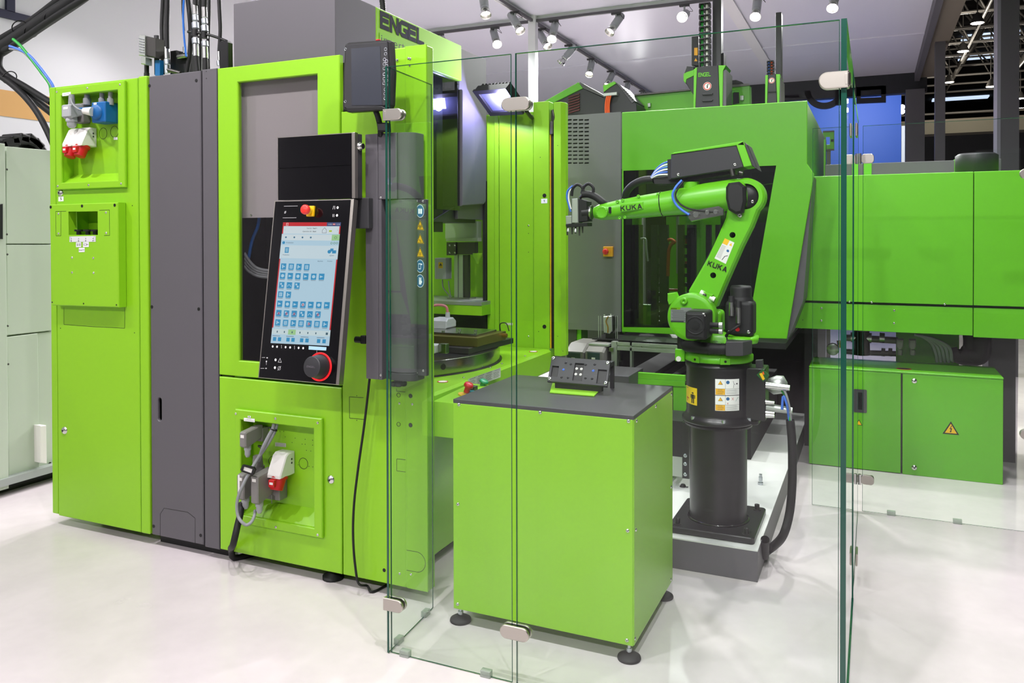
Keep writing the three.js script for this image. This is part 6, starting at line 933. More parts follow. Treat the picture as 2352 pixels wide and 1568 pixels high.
  const arm = mesh('forearm', lathe([[0.03, -0.06], [0.072, -0.05], [0.078, 0], [0.077, L * 0.2], [0.07, L * 0.34], [0.064, L * 0.46], [0.063, L * 0.5], [0.06, L * 0.62], [0.054, L * 0.78], [0.046, L * 0.92], [0.042, L * 0.985], [0.03, L + 0.02], [0, L + 0.028]], A0, ad, 36), M.green2, t);
  mesh('arm_joint', lathe([[0.06, 0], [0.0665, 0.001], [0.0665, 0.004], [0.06, 0.005]], A0.clone().addScaledVector(ad, L * 0.515), ad, 36), M.satinBlack, arm);
  { const q = r(1385, 488, RZ + 0.03); const wc = mesh('wrist_disc', lathe([[0.033, 0], [0.033, 0.012], [0.03, 0.015], [0.022, 0.015], [0.021, 0.013], [0, 0.013]], V(q.x, q.y, RZ + 0.042), V(0, 0, 1), 32), M.green2, t); for (let k = 0; k < 14; k++) { const a = k * Math.PI / 7; at('wrist_screw', screwGeo, M.green2, wc, V(q.x + 0.0265 * Math.cos(a), q.y + 0.0265 * Math.sin(a), RZ + 0.056), 0.7); }
    mesh('wrist_slot', exZ(roundRect(r(1404, 480).x, r(1410.5, 480).x, r(1407, 490, RZ + 0.05).y, r(1407, 475, RZ + 0.05).y, 0.006), RZ + 0.044, RZ + 0.049), M.satinBlack, arm); }
  { const pz = RZ + 0.062, lp = mesh('letter_panel', exZ(zs([[1424, 469], [1477, 463.5], [1478, 480], [1425, 487]], pz), RZ + 0.02, pz, [], 0.003), M.green2, arm); const q0 = r(1426, 484.5, pz), q1 = r(1476, 478.5, pz), e = q1.clone().sub(q0), uu = e.clone().normalize(); mesh('arm_lettering', lettering('KUKA', q0, uu.clone().multiplyScalar(e.length() / 4.75), V(-uu.y, uu.x, 0).multiplyScalar(0.025), V(0, 0, 0.0015), 0.22), M.black, lp).userData.label = 'black lettering KUKA'; }
  for (const [a, b] of [[1418, 463], [1430, 460], [1423, 500.5], [1435, 499], [1511.5, 448], [1466, 450.5], [1517, 485.5]]) { const q = r(a, b, RZ + 0.045); mesh('arm_screw', [lathe([[0.0085, 0], [0.0085, 0.006], [0.004, 0.006], [0.0035, 0.003], [0, 0.003]], V(q.x, q.y, q.z - 0.004), V(0, 0, 1), 12)], M.green2, arm); }
  // dress pack and box above the forearm
  { const bz0 = RZ - 0.09, bz1 = RZ + 0.07; const b = mesh('valve_box', exZ(zs([[1541, 355], [1692, 334], [1708.6, 383], [1690, 388], [1540, 411]], bz1), bz0, bz1, [], 0.004), M.anthracite, t); b.userData.label = 'dark box with green trim riding on the forearm';
    mesh('green_cap', exZ(zs([[1541, 354.5], [1548, 350], [1707, 324], [1712, 334], [1692, 334]], bz1), bz0 - 0.002, bz1 + 0.002, [], 0.003), M.green2, b); mesh('green_band', exZ(zs([[1691.5, 333], [1707, 324], [1727, 380], [1708.6, 383.5]], bz1), bz0 - 0.002, bz1 + 0.002, [], 0.002), M.green2, b);
    mesh('end_cap', exZ(zs([[1707, 324.5], [1717, 332], [1740, 389], [1727, 381]], bz1), bz0, bz1 - 0.004, [], 0.003), M.anthracite, b); at('box_screw', screwGeo, M.chrome, b, r(1558, 401, bz1), 1.4); at('box_screw', screwGeo, M.chrome, b, r(1688, 378, bz1), 1.4);
    mesh('fitting_block', exZ(zs([[1533, 366], [1541, 365], [1541, 412], [1534, 413]], bz1 - 0.02), bz0 + 0.02, bz1 - 0.02), M.black, b);
    for (let k = 0; k < 6; k++) mesh('air_tube', tube([r(1536, 371 + k * 6, RZ + 0.03), r(1522, 376 + k * 5, RZ + 0.04), r(1508, 388 + k * 3, RZ + 0.035), r(1492, 412, RZ + 0.02)], 0.0045, 7), k % 2 ? M.white : M.tubeBlue, b);
    mesh('saddle', exZ(zs([[1500, 408], [1690, 385], [1690, 400], [1640, 408], [1540, 424], [1505, 424]], RZ), RZ - 0.06, RZ + 0.02, [], 0.003), M.black, b);
    mesh('latch', [cyl(r(1680, 388, RZ + 0.06), r(1684, 404, RZ + 0.06), 0.012, 0.012, 12), cyl(r(1698, 396, RZ + 0.06), r(1706, 398, RZ + 0.06), 0.01, 0.01, 10)], M.gun, b);
    mesh('saddle_foot', [cyl(r(1588, 436, RZ), r(1588, 418, RZ), 0.04, 0.04, 24)], M.green2, b);
    mesh('dress_hose', tube([r(1500, 412, RZ + 0.01), r(1478, 414, RZ + 0.01), r(1455, 424, RZ + 0.0), r(1440, 440, RZ - 0.02), r(1433, 460, RZ - 0.05), r(1420, 470, RZ - 0.07)], 0.02, 12), M.rubber, t);
    mesh('side_tube', tube([r(1566, 414, RZ + 0.08), r(1552, 430, RZ + 0.095), r(1545, 448, RZ + 0.1), r(1552, 468, RZ + 0.1), r(1566, 482, RZ + 0.1), r(1583, 493, RZ + 0.1)], 0.0065, 8), M.tubeBlue, t);
    mesh('side_tube', tube([r(1570, 416, RZ + 0.08), r(1558, 432, RZ + 0.093), r(1551, 448, RZ + 0.095), r(1560, 466, RZ + 0.095), r(1580, 478, RZ + 0.095), r(1610, 484, RZ + 0.095), r(1640, 487, RZ + 0.09)], 0.0045, 8), M.rubber, t);
    const vp = mesh('valve_plate', exZ(zs([[1580, 485], [1650, 473], [1662, 480], [1663, 494], [1588, 509], [1581, 500]], RZ + 0.09), RZ + 0.07, RZ + 0.09, [], 0.003), M.steel, t); for (const [a, b2, q] of [[1598, 493, 0.016], [1624, 488, 0.012], [1643, 487, 0.012]]) mesh('fitting', cyl(r(a, b2, RZ + 0.09), r(a, b2, RZ + 0.115), q, q * 0.8, 14), M.chrome, vp); }
  // gripper
  { const g = mesh('tool_flange', cyl(r(1358, 488, RZ), r(1340, 490, RZ), 0.034, 0.034, 24), M.black, t); mesh('flange_ring', cyl(r(1360, 488, RZ), r(1357, 488, RZ), 0.038, 0.038, 24), M.chrome, g);
    mesh('carrier_plate', exZ(zs([[1328, 456], [1348, 462], [1350, 508], [1328, 510]], RZ + 0.03), RZ - 0.05, RZ + 0.03, [], 0.003), M.black, t);
    mesh('pale_actuator', exZ(zs([[1313, 456], [1327, 455], [1328, 512], [1313, 512]], RZ + 0.04), RZ - 0.03, RZ + 0.04, [], 0.003), M.alu, t); mesh('side_block', exZ(zs([[1299, 496], [1313, 495], [1313, 514], [1300, 515]], RZ + 0.03), RZ - 0.03, RZ + 0.03, [], 0.002), M.alu, t);
    mesh('gripper_bar', exZ(zs([[1299, 515], [1349, 511], [1349, 519], [1300, 522]], RZ + 0.04), RZ - 0.04, RZ + 0.04, [], 0.002), M.black, t);
    for (const [a, k] of [[1303, 540], [1314, 538], [1322, 536], [1331, 541], [1338, 535]]) mesh('gripper_finger', cyl(r(a, 519, RZ + 0.01), r(a, k, RZ + 0.01), 0.0055, 0.004, 8), M.gun, t);
    for (const [a, b] of [[1305, 528], [1322, 529]]) { const q = r(a, b, RZ + 0.03); mesh('suction_pad', lathe([[0.009, 0], [0.009, 0.008], [0.004, 0.02]], V(q.x, q.y - 0.01, q.z), up, 12), M.alu, t); }
    mesh('wrist_chain', [ribbed([r(1313, 450), r(1316, 432), r(1326, 424), r(1337, 430), r(1340, 445), r(1332, 455)], 0.009, 0.008, 8), ribbed([r(1336, 445), r(1342, 428), r(1352, 422), r(1362, 430), r(1363, 444)], 0.009, 0.008, 8)], M.rubber, t);
    mesh('wrist_tube', tube([r(1316, 426), r(1304, 438), r(1302, 452), r(1306, 470), r(1311, 486)], 0.005, 7), M.tubeBlue, t); mesh('wrist_tube', tube([r(1318, 428), r(1308, 440), r(1306, 454), r(1309, 470), r(1312, 480)], 0.004, 7), M.white, t);
    mesh('wrist_hose', tube([r(1338, 446), r(1352, 446), r(1368, 452), r(1384, 464), r(1396, 472, RZ - 0.02)], 0.02, 10), M.rubber, t); mesh('orange_fitting', cyl(r(1337, 452), r(1345, 446), 0.008, 0.008, 10), M.orange, t); }
  settle(t);
  // cabling at the base
  const cZ = RZ + 0.0, hz = (a, b, d = 0) => PZ(a, b, cZ + d);
  const pl = thing('robot_plugs', 'silver round plugs and a grey heavy connector on the side of the robot base', 'connector');
  { const x = RX + 0.236; mesh('heavy_plug', [lathe([[0.018, 0], [0.04, 0.02], [0.045, 0.06], [0.036, 0.09], [0, 0.1]], V(x, hz(1775, 890).y, RZ), V(0.8, 0.25, 0).normalize(), 22)], M.alu, pl); mesh('round_plug', cyl(V(x, hz(1780, 882).y, RZ + 0.05), V(x + 0.11, hz(1780, 884).y, RZ + 0.05), 0.017, 0.014, 16), M.chrome, pl); mesh('round_plug', cyl(V(x, hz(1780, 933).y, RZ + 0.03), V(x + 0.12, hz(1780, 937).y, RZ + 0.03), 0.02, 0.016, 16), M.alu, pl); for (const b of [918, 942, 948]) mesh('round_plug', cyl(V(x, hz(1760, b).y, RZ + 0.055), V(x + 0.04, hz(1760, b).y, RZ + 0.055), 0.012, 0.009, 14), M.chrome, pl);
    mesh('warning_tag', exZ(zs([[1737, 861], [1751, 847], [1767, 862], [1753, 877]], cZ + 0.07), cZ + 0.055, cZ + 0.07, [], 0.002), std('#14521c', 0.5), pl); mesh('tag_mark', exZ(zs([[1744, 858], [1750, 856], [1757, 870], [1752, 873]], cZ + 0.071), cZ + 0.07, cZ + 0.0715), M.yellow, pl); mesh('tag_mark', exZ(zs([[1751, 854], [1754, 853], [1756, 860], [1752, 860]], cZ + 0.071), cZ + 0.07, cZ + 0.0715), M.orange, pl);
    mesh('tag_post', exZ(zs([[1735, 828], [1751, 827], [1752, 846], [1736, 846]], cZ + 0.02), cZ - 0.02, cZ + 0.02, [], 0.002), M.darkGrey, pl); settle(pl); }
  for (const [m, n, d, k] of [[M.cableGrey, 'grey', 0.05, 0], [M.tubeGreen, 'green', 0.03, -5], [M.tubeBlue, 'blue', 0.06, -9]]) single('signal_cable', `${n} cable curving from the robot base plugs into the black hose`, 'cable', tube([hz(k === -9 ? 1796 : 1790, k === -9 ? 940 : 884 - k, d), hz(1803 + k * 0.4, 900 - k, d), hz(1812 + k * 0.5, 930, d), hz(1816 + k * 0.5, 958, 0.03), hz(1817, 985, 0.02)], 0.006, 8), m);
  const e0 = PX(1750, 1236, -0.478), fl = PY(1766, 1268, 0.028);
  single('black_hose', 'thick black hose hanging from the robot plugs and bending at the floor', 'hose', tube([hz(1815, 964, 0.02), hz(1819, 1010, 0.02), hz(1820, 1060, 0.02), hz(1819, 1120, 0.02), hz(1813, 1180, 0.03), hz(1800, 1226, 0.06), V(fl.x + 0.02, 0.06, fl.z), V(fl.x - 0.012, 0.03, fl.z), V((fl.x + e0.x) / 2 - 0.004, 0.05, (fl.z + e0.z) / 2), V(e0.x + 0.012, e0.y - 0.01, e0.z - 0.02)], 0.0205, 14, 90), M.rubber);
}

// ------------------------------------------------------------------ horizontal moulding machine behind the robot
const GZ = -5.6, BZ = -5.98;
{
  M.guide = paint('#1c1b1d', 0.5); M.matteBlack = std('#0e0e0f', 0.9);
  const t = thing('injection_machine', 'long green horizontal injection machine with a slanted guard window and a panelled body', 'machine');
  const g = (a, b, z = GZ) => PZ(a, b, z);
  const outer = zs([[1428.5, 258], [1854, 231], [1854, 376], [1870, 400], [1807, 778], [1716, 776], [1428.5, 762]], GZ), hole = zs([[1431, 391], [1784, 379], [1718, 756], [1431, 752]], GZ);
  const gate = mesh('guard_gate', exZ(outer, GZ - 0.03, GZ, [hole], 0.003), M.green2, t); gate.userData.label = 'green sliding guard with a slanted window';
  mesh('guard_pane', quad([[1427, 388], [1788, 376], [1720, 760], [1427, 756]].map(([a, b]) => g(a, b, GZ - 0.014))), M.tinted, gate);
  mesh('window_surround', exZ(hole.map((q) => q), GZ - 0.026, GZ - 0.02, [zs([[1437, 500], [1655, 494], [1655, 746], [1437, 746]], GZ - 0.02)]), M.anthracite, gate);
  const gx0 = g(1428.5, 300).x, gx1 = g(1854, 300).x, gt = g(1640, 245).y;
  mesh('guard_rim', [box(gx0, gx1 - 0.012, gt - 0.03, gt - 0.002, GZ - 0.08, GZ - 0.031), box(gx0, gx1 - 0.012, gt - 0.03, gt - 0.002, -7.7, -7.6)], M.green2, t);
  mesh('guard_side', exX([[GZ - 0.031, 1.98], [GZ - 0.031, gt - 0.013], [-7.7, gt - 0.013], [-7.7, 1.98]], gx1 - 0.01, gx1, [], 0.003), M.green2, t);
  mesh('guard_flank', exX([[GZ - 0.031, 2.0], [-6.6, 2.0], [-6.6, 0.9], [GZ - 0.031, 0.9]].map((q) => q), gx1 - 0.13, gx1 - 0.12), M.grey, t);
  mesh('guard_flank_skin', exZ(zs([[1867, 404], [1845, 690], [1812, 774], [1806, 776]], GZ - 0.032), GZ - 0.5, GZ - 0.032), M.grey, t);
  // inside of the guard
  const q = (a, b) => PZ(a, b, -5.8), pr = (a, b, y0, y1, z, m, n) => { const p0 = PZ(a, y1, z), p1 = PZ(b, y0, z); return mesh(n, box(p0.x, p1.x, p0.y, p1.y, z - 0.05, z), m, t); };
  mesh('inner_back', box(gx0, gx1 - 0.14, 0.86, 2.0, -7.0, -6.95), M.green2, t);
  mesh('inner_floor', box(gx0, gx1 - 0.13, 0.84, 0.88, -7.0, GZ + 0.02), M.black, t);
  for (const [a, b] of [[1435.5, 1449.4], [1452.5, 1473], [1495, 1509.6], [1515, 1533], [1556.5, 1569.8], [1578, 1597], [1621, 1632], [1643, 1652]]) pr(a, b, 516, 772, -5.82, M.guide, 'guide_post');
  for (const [a, b] of [[1449.4, 1452.5], [1509.6, 1515], [1570, 1578]]) for (let k = 0; k < 10; k++) pr(a, b, 540 + k * 22, 548 + k * 22, -5.84, M.black, 'rack_tooth');
  pr(1428, 1435, 700, 765, -5.95, M.green2, 'inner_panel'); pr(1473, 1495, 700, 748, -5.95, M.green2, 'inner_panel'); pr(1452, 1470, 490, 517, -5.95, M.green2, 'inner_panel'); pr(1598, 1608, 500, 546, -5.95, M.green2, 'inner_panel');
  pr(1553, 1557, 490, 628, -5.9, M.alu, 'inner_rail'); pr(1571, 1577, 540, 560, -5.88, M.copper, 'copper_block'); pr(1571, 1577, 600, 616, -5.88, M.copper, 'copper_block'); pr(1533, 1557, 664, 668, -5.88, M.red, 'red_bar');
  mesh('copper_hose', tube([q(1534, 634), q(1535, 600), q(1537, 572), q(1543, 560), q(1550, 556), q(1540, 550), q(1534, 552)], 0.013, 8), M.copper, t);
  mesh('inner_bracket', tube([q(1472, 548), q(1482, 548), q(1485, 570), q(1488, 600)], 0.008, 6), M.alu, t);
  // body panels
  const b = (a, c, z = BZ) => PZ(a, c, z), X1 = 2.6, seam = b(2236, 600).x, bt = b(2100, 398).y, gy = b(2100, 700).y, bb = b(2100, 765).y, bl = b(1822, 700).x;
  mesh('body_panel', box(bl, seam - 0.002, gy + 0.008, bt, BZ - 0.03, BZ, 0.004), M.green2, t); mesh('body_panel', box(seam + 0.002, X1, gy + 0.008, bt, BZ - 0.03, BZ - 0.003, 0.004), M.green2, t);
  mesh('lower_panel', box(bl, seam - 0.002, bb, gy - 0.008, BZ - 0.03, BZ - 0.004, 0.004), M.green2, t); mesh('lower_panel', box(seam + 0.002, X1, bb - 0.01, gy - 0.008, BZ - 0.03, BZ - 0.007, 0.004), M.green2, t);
  mesh('seam_back', box(bl, X1, bb + 0.01, bt - 0.01, -7.4, BZ - 0.031), M.black, t);
  mesh('body_top', box(bl, X1, bt - 0.01, bt - 0.002, -7.4, BZ - 0.031), M.green2, t);
  screws(t, BZ, [[1844.5, 690], [1836, 672], [1959.5, 693], [2002, 694], [2170, 698.5]], 1.2); screws(t, BZ - 0.004, [[1887, 707.5], [1886.5, 736], [2054, 713], [2053.5, 742]], 1.2); pins(t, BZ - 0.004, [[1844, 706], [1844, 734.5]], 1.2);
  // grey cover on the body with green straps
  const tz = -6.5, cv = (a, c) => PZ(a, c, tz); mesh('top_cover', box(cv(1895, 380).x, cv(2300, 380).x, bt - 0.01, cv(2100, 371).y, -7.3, tz, 0.004), M.grey, t);
  for (const [a, c] of [[1984, 2002], [2192, 2206]]) mesh('green_strap', box(cv(a, 380).x, cv(c, 380).x, bt - 0.01, cv(2100, 369).y, -7.31, tz + 0.006), M.green2, t);
  mesh('end_post', box(PZ(1892, 350, -6.9).x, PZ(1896.5, 350, -6.9).x, bt - 0.01, PZ(1894, 320, -6.9).y, -7.0, -6.9), M.green2, t);
  mesh('material_drum', lathe([[0, 0], [0.13, 0], [0.13, 0.13], [0.11, 0.145], [0, 0.145]].reverse().reverse(), V(PZ(2243, 380, -6.3).x, bt - 0.002, -6.3), V(0, 1, 0), 32), M.anthracite, t);
  mesh('clear_guard', quad([[2241, 345], [2345, 340], [2345, 393], [2241, 396]].map(([a, c]) => PZ(a, c, -6.15))), M.pane, t);
  // frame under the body
  { const fr = thing('machine_frame', 'black welded machine base frame behind the linear rails', 'machine frame'); mesh('cross_member', box(-2.7, b(1840, 700).x + 0.06, 0, 0.86, -7.4, -7.15), M.matteBlack, fr); settle(fr); } mesh('machine_base', box(-0.478, b(1858, 700).x + 0.03, 0, 0.95, -7.6, -6.45), M.black, t);
  mesh('dark_leg', box(PZ(2270, 850, -6.55).x, PZ(2333, 850, -6.55).x, 0, 0.94, -6.9, -6.55), M.darkGrey, t);
  mesh('green_bulkhead', box(PZ(2058, 800, -6.6).x, PZ(2203, 800, -6.6).x, 0.45, 0.94, -6.65, -6.6), M.green2, t);
  const hz = (a, c, z = -6.35) => PZ(a, c, z);
  mesh('pipe_run', [cyl(hz(1935, 774), hz(2062, 782), 0.025, 0.025, 12)], M.gun, t); for (const a of [1950, 1990, 2020]) mesh('pipe_nut', cyl(hz(a, 775), hz(a + 12, 776), 0.04, 0.04, 6), M.steel, t);
  mesh('lower_pipe', [cyl(hz(1935, 808), hz(2058, 812), 0.02, 0.02, 10)], M.black, t); for (const a of [1948, 2024, 2040]) mesh('pipe_nut', cyl(hz(a, 808), hz(a + 9, 809), 0.032, 0.032, 6), M.black, t); mesh('stand_pipe', cyl(hz(1980, 760), hz(1982, 815), 0.05, 0.05, 14), M.black, t);
  mesh('gauge', [lathe([[0, 0.03], [0.04, 0.03], [0.045, 0.02], [0.045, 0]].reverse(), hz(1913, 801), V(0, 0, 1), 20)], M.steel, t); mesh('gauge_stem', cyl(hz(1928, 782), hz(1929, 798), 0.02, 0.014, 10), M.brass, t);
  for (const a of [2067, 2096]) { mesh('bay_plug', [exZ(zs([[a - 8, 780], [a + 8, 780], [a + 8, 796], [a + 4, 803], [a - 4, 803], [a - 8, 796]], -6.25), -6.32, -6.25, [], 0.006), cyl(hz(a, 803, -6.28), hz(a, 815, -6.28), 0.018, 0.018, 10)], M.hoodGrey, t); }
  for (let k = 0; k < 5; k++) mesh('bay_cable', tube([hz(2100, 768, -6.3), hz(2120 + k * 6, 774 + k * 1, -6.3), hz(2140 + k * 10, 790 + k * 2, -6.32), hz(2150 + k * 9, 815 + k * 3, -6.35), hz(2152 + k * 9, 830, -6.38)], 0.011, 7), M.cableGrey, t);
  for (const [a, r2] of [[2250, 0.07], [2228, 0.05]]) mesh('hanging_hose', tube([hz(a, 760, -6.45), hz(a + 2, 790, -6.45), hz(a - 4, 815, -6.45), hz(a - 40, 815, -6.45), hz(2203, 812, -6.45)], r2, 10), M.rubber, t);
  settle(t);
}
{ // grey cabinet with vent slots
  const t = thing('grey_cabinet', 'grey sheet-metal cabinet with rows of vent slots and a yellow stop switch', 'cabinet'), Z = -5.72, p = (a, b) => PZ(a, b, Z);
  const x0 = p(1285, 500).x, x1 = p(1426.5, 500).x, y0 = p(1350, 758).y, y1 = p(1350, 262).y;
  const holes = []; const rows = 12;
  for (let i = 0; i < rows; i++) for (let k = 0; k < 4; k++) { const a = p(1303 + k * 13.2, 274 + i * 9), b = p(1313 + k * 13.2, 276.6 + i * 9); holes.push([a, b]); }
  mesh('front', exZ(rc(x0, y0, x1, y1), Z - 0.004, Z, holes.map(([a, b]) => rc(a.x, b.y, b.x, a.y))), paint('#6c6b70', 0.35), t);
  mesh('body', [box(x0, x1, y0, y1, Z - 0.5, Z - 0.03)], M.darkGrey, t); mesh('edge_return', [box(x1 - 0.006, x1, y0, y1, Z - 0.03, Z - 0.004), box(x0, x1, y1 - 0.006, y1, Z - 0.03, Z - 0.004), box(x0, x1, y0, y0 + 0.006, Z - 0.03, Z - 0.004)], M.grey, t);
  const c = p(1399, 577.5); const e = mesh('stop_switch', box(c.x - 0.037, c.x + 0.037, c.y - 0.037, c.y + 0.037, Z, Z + 0.03, 0.004), std('#dc9a12', 0.5), t); mesh('red_button', lathe([[0.014, 0], [0.014, 0.012], [0.022, 0.016], [0.022, 0.026], [0.014, 0.03], [0, 0.031]], V(c.x - 0.012, c.y, Z + 0.03), V(0, 0, 1), 22), M.red, e);
  mesh('legs', [box(x0 + 0.02, x0 + 0.12, 0.148, y0, Z - 0.1, Z - 0.04), box(x1 - 0.12, x1 - 0.02, 0.148, y0, Z - 0.1, Z - 0.04)], M.darkGrey, t); mesh('green_base', box(p(1300, 770).x, p(1330, 770).x, 0.3, y0, Z - 0.2, Z - 0.05), M.green2, t);
  settle(t);
}
{ // floor cabinet at the right
  const t = thing('floor_cabinet', 'low green two-door electrical cabinet with a yellow high-voltage triangle', 'cabinet'), Z = -5.94, p = (a, b, k = 0) => PZ(a, b, Z + k);
  const x0 = -0.41, x1 = 0.755, y1 = 0.687, z0 = -6.4, m = p(2071, 950).x;
  mesh('body', box(x0 + 0.004, x1, 0.004, y1 - 0.01, z0, Z - 0.022), M.green2, t); mesh('lid', box(x0, x1 + 0.002, y1 - 0.014, y1, z0, Z + 0.004, 0.006), M.green2, t);
  const da = mesh('door', box(x0, m - 0.005, 0.004, y1 - 0.016, Z - 0.02, Z, 0.004), M.green2, t), db = mesh('door', box(m + 0.005, x1, 0.0, y1 - 0.016, Z - 0.02, Z, 0.004), M.green2, t); mesh('door_gap', box(m - 0.006, m + 0.006, 0.006, y1 - 0.016, Z - 0.021, Z - 0.012), M.black, t);
  lock(db, p(2100, 874.5), V(0, 0, 1), 0.9); lock(db, p(2100, 1073.5), V(0, 0, 1), 0.9);
  { const a = p(1962, 893), b = p(1991, 948); const h = mesh('recessed_handle', exZ(roundRect(a.x, b.x, b.y, a.y, 0.008), Z, Z + 0.006, [rc(a.x + 0.018, b.y + 0.02, b.x - 0.026, a.y - 0.02)]), M.darkGrey, da); mesh('handle_pocket', box(a.x + 0.016, b.x - 0.024, b.y + 0.018, a.y - 0.018, Z + 0.0005, Z + 0.002), M.black, h); for (let k = 0; k < 9; k++) mesh('grip_rib', box(a.x + 0.018, a.x + 0.04, b.y + 0.024 + k * 0.011, b.y + 0.029 + k * 0.011, Z + 0.002, Z + 0.005), M.black, h); const h2 = p(1936, 890); mesh('recessed_handle', exZ(roundRect(h2.x, h2.x + 0.03, p(1936, 942).y, h2.y, 0.006), Z, Z + 0.006), M.darkGrey, da); }
  const tri = (parent, px, py, s, bolt) => { const c = p(px, py); const pts = [[0, 0.62], [0.58, -0.4], [-0.58, -0.4]].map(([a, b]) => [c.x + a * s, c.y + b * s]); const k = mesh('warning_triangle', exZ(pts, Z, Z + 0.001), M.black, parent); mesh('triangle_field', exZ([[0, 0.44], [0.42, -0.31], [-0.42, -0.31]].map(([a, b]) => [c.x + a * s, c.y + b * s]), Z + 0.001, Z + 0.0014), M.yellow, k); if (bolt) mesh('bolt_sign', exZ([[0.03, 0.3], [-0.1, 0.0], [0.0, 0.02], [-0.05, -0.16], [-0.09, -0.13], [-0.04, -0.26], [0.08, -0.16], [0.02, -0.17], [0.09, 0.1], [-0.02, 0.07], [0.08, 0.28]].map(([a, b]) => [c.x + a * s, c.y + b * s]), Z + 0.0014, Z + 0.0018), M.black, k); };
  tri(db, 2184, 985.5, 0.083, true); tri(da, 1973, 971, 0.038, false);
  { const c = PY(2076, 846.5, y1 + 0.0005); mesh('round_sign', cyl(V(c.x, y1, c.z), V(c.x, y1 + 0.0008, c.z), 0.046, 0.046, 28), M.red, t); mesh('round_sign_field', cyl(V(c.x, y1, c.z), V(c.x, y1 + 0.0012, c.z), 0.036, 0.036, 28), M.gun, t); }
  settle(t);
}
// linear robot axes above the machine
function axis(label, Z, face, leftStrip, rightStrip, side, post, chain, sign, text) {
  const t = thing('linear_axis', label, 'robot axis', 'linear axes above the guard'), p = (a, b, k = 0) => PZ(a, b, Z + k);
  mesh('front_cover', exZ(zs(face, Z), Z - 0.25, Z, [], 0.004), M.anthracite, t); mesh('side_trim', exZ(zs(leftStrip, Z), Z - 0.24, Z - 0.003, [], 0.002), M.green2, t); mesh('side_trim', exZ(zs(rightStrip, Z), Z - 0.24, Z - 0.003, [], 0.002), M.green2, t); mesh('flank', exZ(zs(side, Z), Z - 0.3, Z - 0.01), M.grey, t);
  const a = p(post[0], post[2]), b = p(post[1], post[3]); mesh('vertical_beam', box(a.x, b.x, Math.min(a.y, b.y), Math.max(a.y, b.y), Z - 0.18, Z - 0.08, 0.004), M.darkGrey, t);
  const n = chain.n; for (let k = 0; k < n; k++) { const y0 = chain.y1 - (k + 1) * (chain.y1 - chain.y0) / n, y1 = y0 + (chain.y1 - chain.y0) / n; const q0 = p(chain.x0, y1, -0.02), q1 = p(chain.x1, y0, -0.02), hh = Math.abs(q1.y - q0.y); const yb = Math.min(q0.y, q1.y); const w = q1.x - q0.x; mesh('chain_link', [box(q0.x, q1.x, yb + hh * 0.62, yb + hh * 0.98, Z - 0.07, Z - 0.02, 0.004), box(q0.x, q0.x + w * 0.14, yb, yb + hh * 0.7, Z - 0.07, Z - 0.02), box(q1.x - w * 0.14, q1.x, yb, yb + hh * 0.7, Z - 0.07, Z - 0.02), box(q0.x + w * 0.45, q0.x + w * 0.55, yb, yb + hh * 0.7, Z - 0.07, Z - 0.02)], M.black, t); }
  { const c = p(chain.x0 + (chain.x1 - chain.x0) * 0.3, chain.y0 + 4, -0.045), d = p(chain.x0 + (chain.x1 - chain.x0) * 0.3, chain.y1, -0.045); mesh('chain_cable', cyl(c, d, 0.012, 0.012, 8), chain.m1, t); const e = p(chain.x0 + (chain.x1 - chain.x0) * 0.72, chain.y0 + 4, -0.045), f = p(chain.x0 + (chain.x1 - chain.x0) * 0.72, chain.y1, -0.045); mesh('chain_cable', cyl(e, f, 0.014, 0.014, 8), chain.m2, t); }
  { const c = p(sign[0], sign[1], 0.001), s = sign[2]; const k = mesh('prohibition_sign', lathe([[0, 0.001], [s, 0.001], [s, 0]].reverse(), c, V(0, 0, 1), 32), M.white, t); mesh('red_ring', lathe([[s * 0.72, 0.0011], [s * 0.72, 0.0016], [s * 0.92, 0.0016], [s * 0.92, 0.0011]].reverse(), c, V(0, 0, 1), 32), M.red, k); mesh('sign_figure', [box(c.x - s * 0.12, c.x + s * 0.14, c.y - s * 0.45, c.y + s * 0.2, c.z + 0.001, c.z + 0.0015), box(c.x - s * 0.05, c.x + s * 0.35, c.y + s * 0.25, c.y + s * 0.45, c.z + 0.001, c.z + 0.0015)], M.black, k); }
  if (text) { const a0 = p(text[0], text[1], 0.0005), a1 = p(text[2], text[3], 0.0005), e = a1.clone().sub(a0); mesh('lettering', lettering('ENGEL', a0, e.clone().multiplyScalar(1 / 5.4), V(0, text[4], 0), V(0, 0, 0.002), 0.1), M.green2, t).userData.label = 'green lettering ENGEL'; }
  return t;
}
